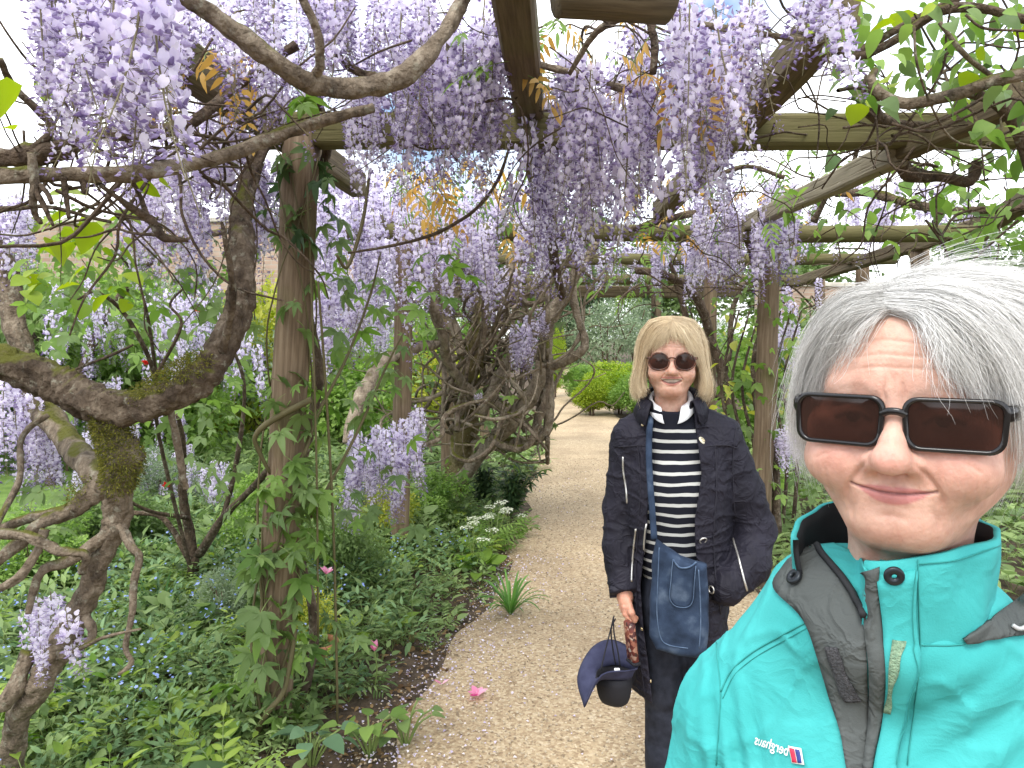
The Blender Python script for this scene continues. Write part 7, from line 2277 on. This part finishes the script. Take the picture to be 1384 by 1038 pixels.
# turned-down jacket collar
def collar2():
    mb = MB()
    for s, a1 in ((-1, 42), (1, 48)):
        a = np.radians(np.linspace(a1, 180, 20)) * s
        rows = []
        for rr, dz, k in ((.074, -.005, 0), (.078, .018, 0), (.086, .020, 0), (.098, .000, .4), (.112, -.030, 1)):
            q = []
            for x in a:
                f = max(0.0, math.cos(x))
                z = -.150 + .050 * (1 - math.cos(x)) / 2 + dz - .026 * f * k
                q.append((rr * math.sin(x), .094 - rr * math.cos(x), z))
            rows.append(q)
        V = np.array(rows).reshape(-1, 3); n = 20
        i, j = np.meshgrid(np.arange(4), np.arange(n - 1), indexing='ij'); q = i * n + j
        mb.add(V, [np.stack([q, q + 1, q + n + 1, q + n], -1).reshape(-1, 4)])
    o = link('jacket_collar', mesh('jacket_collar', np.concatenate(mb.V) + O2, mb.F, [M_navy]), back)
    md = o.modifiers.new('thick', 'SOLIDIFY'); md.thickness = .004
collar2()

# trousers and shoes
def legs2(p):
    d = ell(p, (.045, .10, -.72), (.125, .10, .14))
    a = chain(p, [((-.005, .10, -.76), .078), ((-.010, .095, -1.02), .060), ((-.005, .10, -1.24), .055), ((-.005, .11, -1.44), .050)], .03)
    b = chain(p, [((.105, .10, -.76), .076), ((.108, .10, -1.02), .060), ((.105, .11, -1.24), .055), ((.10, .115, -1.44), .050)], .03)
    d = smin(d, smin(a, b, .012), .04)
    d = d - .003 * vnoise(p * (1, 1, 1.6), 36, 12)
    return d
V, F = snet(legs2, (-.14, -.03, -1.50), (.24, .26, -.56), .007)
M_denimblack = noise_mat('black_denim', [(.3, (.008, .010, .017)), (.7, (.022, .026, .040))], 40, 5, .8, .4, 400, dist=.002)
V = V + O2; V[:, 2] = np.maximum(V[:, 2], .03)
link('trousers', mesh('trousers', V, [F], [M_denimblack]), back)
for sx_ in (-.005, .10):
    f = lambda p: smin(cap(p, (sx_, .12, -1.445), (sx_ - .005, -.02, -1.452), .036, .034), ell(p, (sx_ - .005, -.03, -1.455), (.038, .05, .026)), .02)
    V, F = snet(f, (sx_ - .07, -.11, -1.50), (sx_ + .07, .18, -1.38), .007)
    V = V + O2; V[:, 2] = np.maximum(V[:, 2], .014)
    link('shoe', mesh('shoe', V, [F], [plain_mat('black_leather', (.015, .014, .014), .45)]), back)

# ------------------------------------------------------------------ denim shoulder bag
def denim_mat():
    m = noise_mat('blue_denim', [(.3, (.010, .020, .042)), (.55, (.026, .045, .084)), (.75, (.080, .112, .165))], 22, 8, .85, .5, 500, dist=.0015)
    return m
M_denim = denim_mat()
M_denim_l = noise_mat('pale_denim_seam', [(.3, (.05, .085, .15)), (.7, (.11, .16, .24))], 60, 5, .9, .4, 500, dist=.001)
bag = empty('shoulder_bag', (EYE2[0], EYE2[1], 0), TH2, label='blue denim shoulder bag slung across the front of the woman in navy', category='bag')
bo = [(-.040, -.508), (-.050, -.60), (-.055, -.70), (-.053, -.80), (-.036, -.838), (.02, -.850), (.08, -.852), (.108, -.835), (.112, -.75), (.108, -.66), (.104, -.575), (.070, -.572), (.030, -.560), (-.005, -.535)]
def bag_sdf(p):
    d2 = polysd(p[..., 0], p[..., 2], bo)
    r = .022
    yy = p[..., 1] + .052 + .10 * (p[..., 2] + .7) * .3
    q0, q1 = d2 + r, np.abs(yy) - .030 + r
    d = np.minimum(np.maximum(q0, q1), 0) + np.hypot(np.maximum(q0, 0), np.maximum(q1, 0)) - r
    return d - .003 * vnoise(p, 40, 3)
V, F = snet(bag_sdf, (-.10, -.12, -.90), (.16, .02, -.46), .005)
V = V + O2
link('pouch', mesh('pouch', V, [F], [M_denim]), bag)
b3 = Body(bag); b3.add(V, F)
pk = b3.patch('pocket', [(908, 756), (907, 785), (905, 808), (912, 818)], [(938, 764), (937, 790), (936, 812), (930, 820)], M_denim, .004, .003, 7, smooth=1)
b3.seam('stitching', [(909, 757), (907, 785), (905, 806), (911, 817), (922, 820), (932, 818), (937, 808), (938, 790), (940, 766)], .0014, M_denim_l, .006, parent=pk)
b3.seam('stitching', [(909, 756), (918, 766), (930, 767), (940, 762)], .0026, M_denim_l, .006, parent=pk)
b3.seam('seam', [(944, 770), (946, 800), (947, 840), (945, 876)], .0020, M_denim_l, .001)
b3.seam('rim', [(895, 724), (906, 738), (920, 745), (936, 749), (955, 751)], .0045, M_denim_l, .001)
b3.seam('seam', [(891, 740), (889, 790), (888, 830), (893, 862), (905, 872), (930, 876)], .0016, M_denim_l, .001)
st = [(-.044, -.048, -.515), (-.050, -.036, -.44), (-.057, -.030, -.36), (-.062, -.022, -.28), (-.062, .005, -.215), (-.058, .045, -.170)]
cst = catmull(st, 6)
Vs, Fs = tube_vf(cst, 1.0, 8)
cc = np.vstack([np.repeat(cst, 8, 0), cst[:1], cst[-1:]])
link('strap', mesh('strap', cc + (Vs - cc) * (.0095, .0035, .0095) + O2, Fs, [M_denim]), bag)

# ------------------------------------------------------------------ navy sun hat and the patterned case held in the hand
M_hat = noise_mat('navy_hat_cloth', [(.3, (.022, .024, .055)), (.7, (.042, .046, .090))], 30, 5, .85, .3, 300, dist=.001)
M_hat_in = plain_mat('black_hat_lining', (.012, .012, .016), .85)
hat = empty('sun_hat', P(822, 915, 2.12), label='navy sun hat with a wide brim hanging by black cords from the hand', category='hat')
ci = np.array([P(*q) for q in ((805, 915, 2.10), (808, 905, 2.14), (820, 900, 2.18), (836, 899, 2.19), (850, 905, 2.17), (853, 914, 2.12), (845, 918, 2.07), (826, 918, 2.06))])
co = np.array([P(*q) for q in ((789, 956, 2.06), (780, 915, 2.13), (797, 878, 2.21), (822, 864, 2.24), (850, 874, 2.22), (863, 900, 2.14), (850, 906, 2.05), (812, 912, 2.02))])
def closed(c, n=5): return catmull(np.vstack([c, c[:1]]), n)[:-1]
A_, B_ = closed(ci), closed(co)
rows = []
for t in np.linspace(0, 1, 7):
    mid = A_ * (1 - t) + B_ * t
    mid = mid + np.array([0, 0, 1]) * .010 * math.sin(math.pi * t)[..., None] if False else mid + np.outer(np.full(len(mid), .012 * math.sin(math.pi * t)), (0, -.3, 1))
    rows.append(mid)
V = np.array(rows); m_, n_ = V.shape[:2]
i, j = np.meshgrid(np.arange(m_ - 1), np.arange(n_), indexing='ij'); j2 = (j + 1) % n_
Fh_ = np.stack([i * n_ + j, i * n_ + j2, (i + 1) * n_ + j2, (i + 1) * n_ + j], -1).reshape(-1, 4)
o = link('brim', mesh('brim', V.reshape(-1, 3), [Fh_], [M_hat]), hat, inv=True)
md = o.modifiers.new('thick', 'SOLIDIFY'); md.thickness = .004
rows = []
cc0 = A_.mean(0); tipc = P(833, 950, 2.13)
for t in np.linspace(0, 1, 7):
    ang = t * math.pi / 2
    c = cc0 + (tipc - cc0) * math.sin(ang)
    rows.append(c + (A_ - cc0) * (1.02 * max(math.cos(ang) ** .45, .02)) * (1, 1.1, .8))
V = np.array(rows)
i, j = np.meshgrid(np.arange(6), np.arange(n_), indexing='ij'); j2 = (j + 1) % n_
Fh_ = np.stack([i * n_ + j, i * n_ + j2, (i + 1) * n_ + j2, (i + 1) * n_ + j], -1).reshape(-1, 4)
o = link('crown', mesh('crown', V.reshape(-1, 3), [Fh_], [M_hat_in]), hat, inv=True)
md = o.modifiers.new('thick', 'SOLIDIFY'); md.thickness = .003
for q in ([(812, 906, 2.10), (818, 880, 2.12), (825, 852, 2.14), (830, 832, 2.15)], [(838, 900, 2.13), (835, 880, 2.13), (830, 856, 2.14), (829, 834, 2.15)], [(832, 898, 2.15), (828, 875, 2.15), (826, 850, 2.15), (832, 836, 2.15)]):
    tube('cord', [P(*w) for w in q], .0022, M_hat_in, hat, 5, 6)
mb = MB().add(*box_vf(-.008, .008, -.004, .004, -.006, .006, .003))
V = np.concatenate(mb.V) + P(834, 906, 2.08)
link('care_tag', fixn(mesh('care_tag', V, mb.F, [M_shirt])), hat, inv=True)
def case_mat():
    m, n, l, b = new_mat('red_patterned_case')
    tc = n.new('ShaderNodeTexCoord'); vo = n.new('ShaderNodeTexVoronoi'); vo.inputs['Scale'].default_value = 90
    l.new(tc.outputs['Object'], vo.inputs['Vector'])
    sp = n.new('ShaderNodeSeparateColor'); l.new(vo.outputs['Color'], sp.inputs[0])
    r = ramp(n, [(0, (.03, .012, .012)), (.45, (.16, .03, .02)), (.7, (.35, .16, .10)), (1, (.40, .36, .30))])
    l.new(sp.outputs[0], r.inputs['Fac']); l.new(r.outputs['Color'], b.inputs['Base Color']); b.inputs['Roughness'].default_value = .5
    return m
pc = P(853, 866, 2.13)
case = empty('phone_case', pc, label='dark red patterned phone case held against the navy jacket', category='phone case')
mb = MB().add(*box_vf(-.010, .010, -.022, .022, -.062, .060, .005))
link('cover', fixn(mb.mesh('cover', [case_mat()])), case, rot=(0, R(-7), R(20)))
mb = MB().add(*box_vf(-.012, .012, -.024, .024, -.070, -.0605, .004))
link('rim', fixn(mb.mesh('rim', [M_hat_in])), case, rot=(0, R(-7), R(20)))
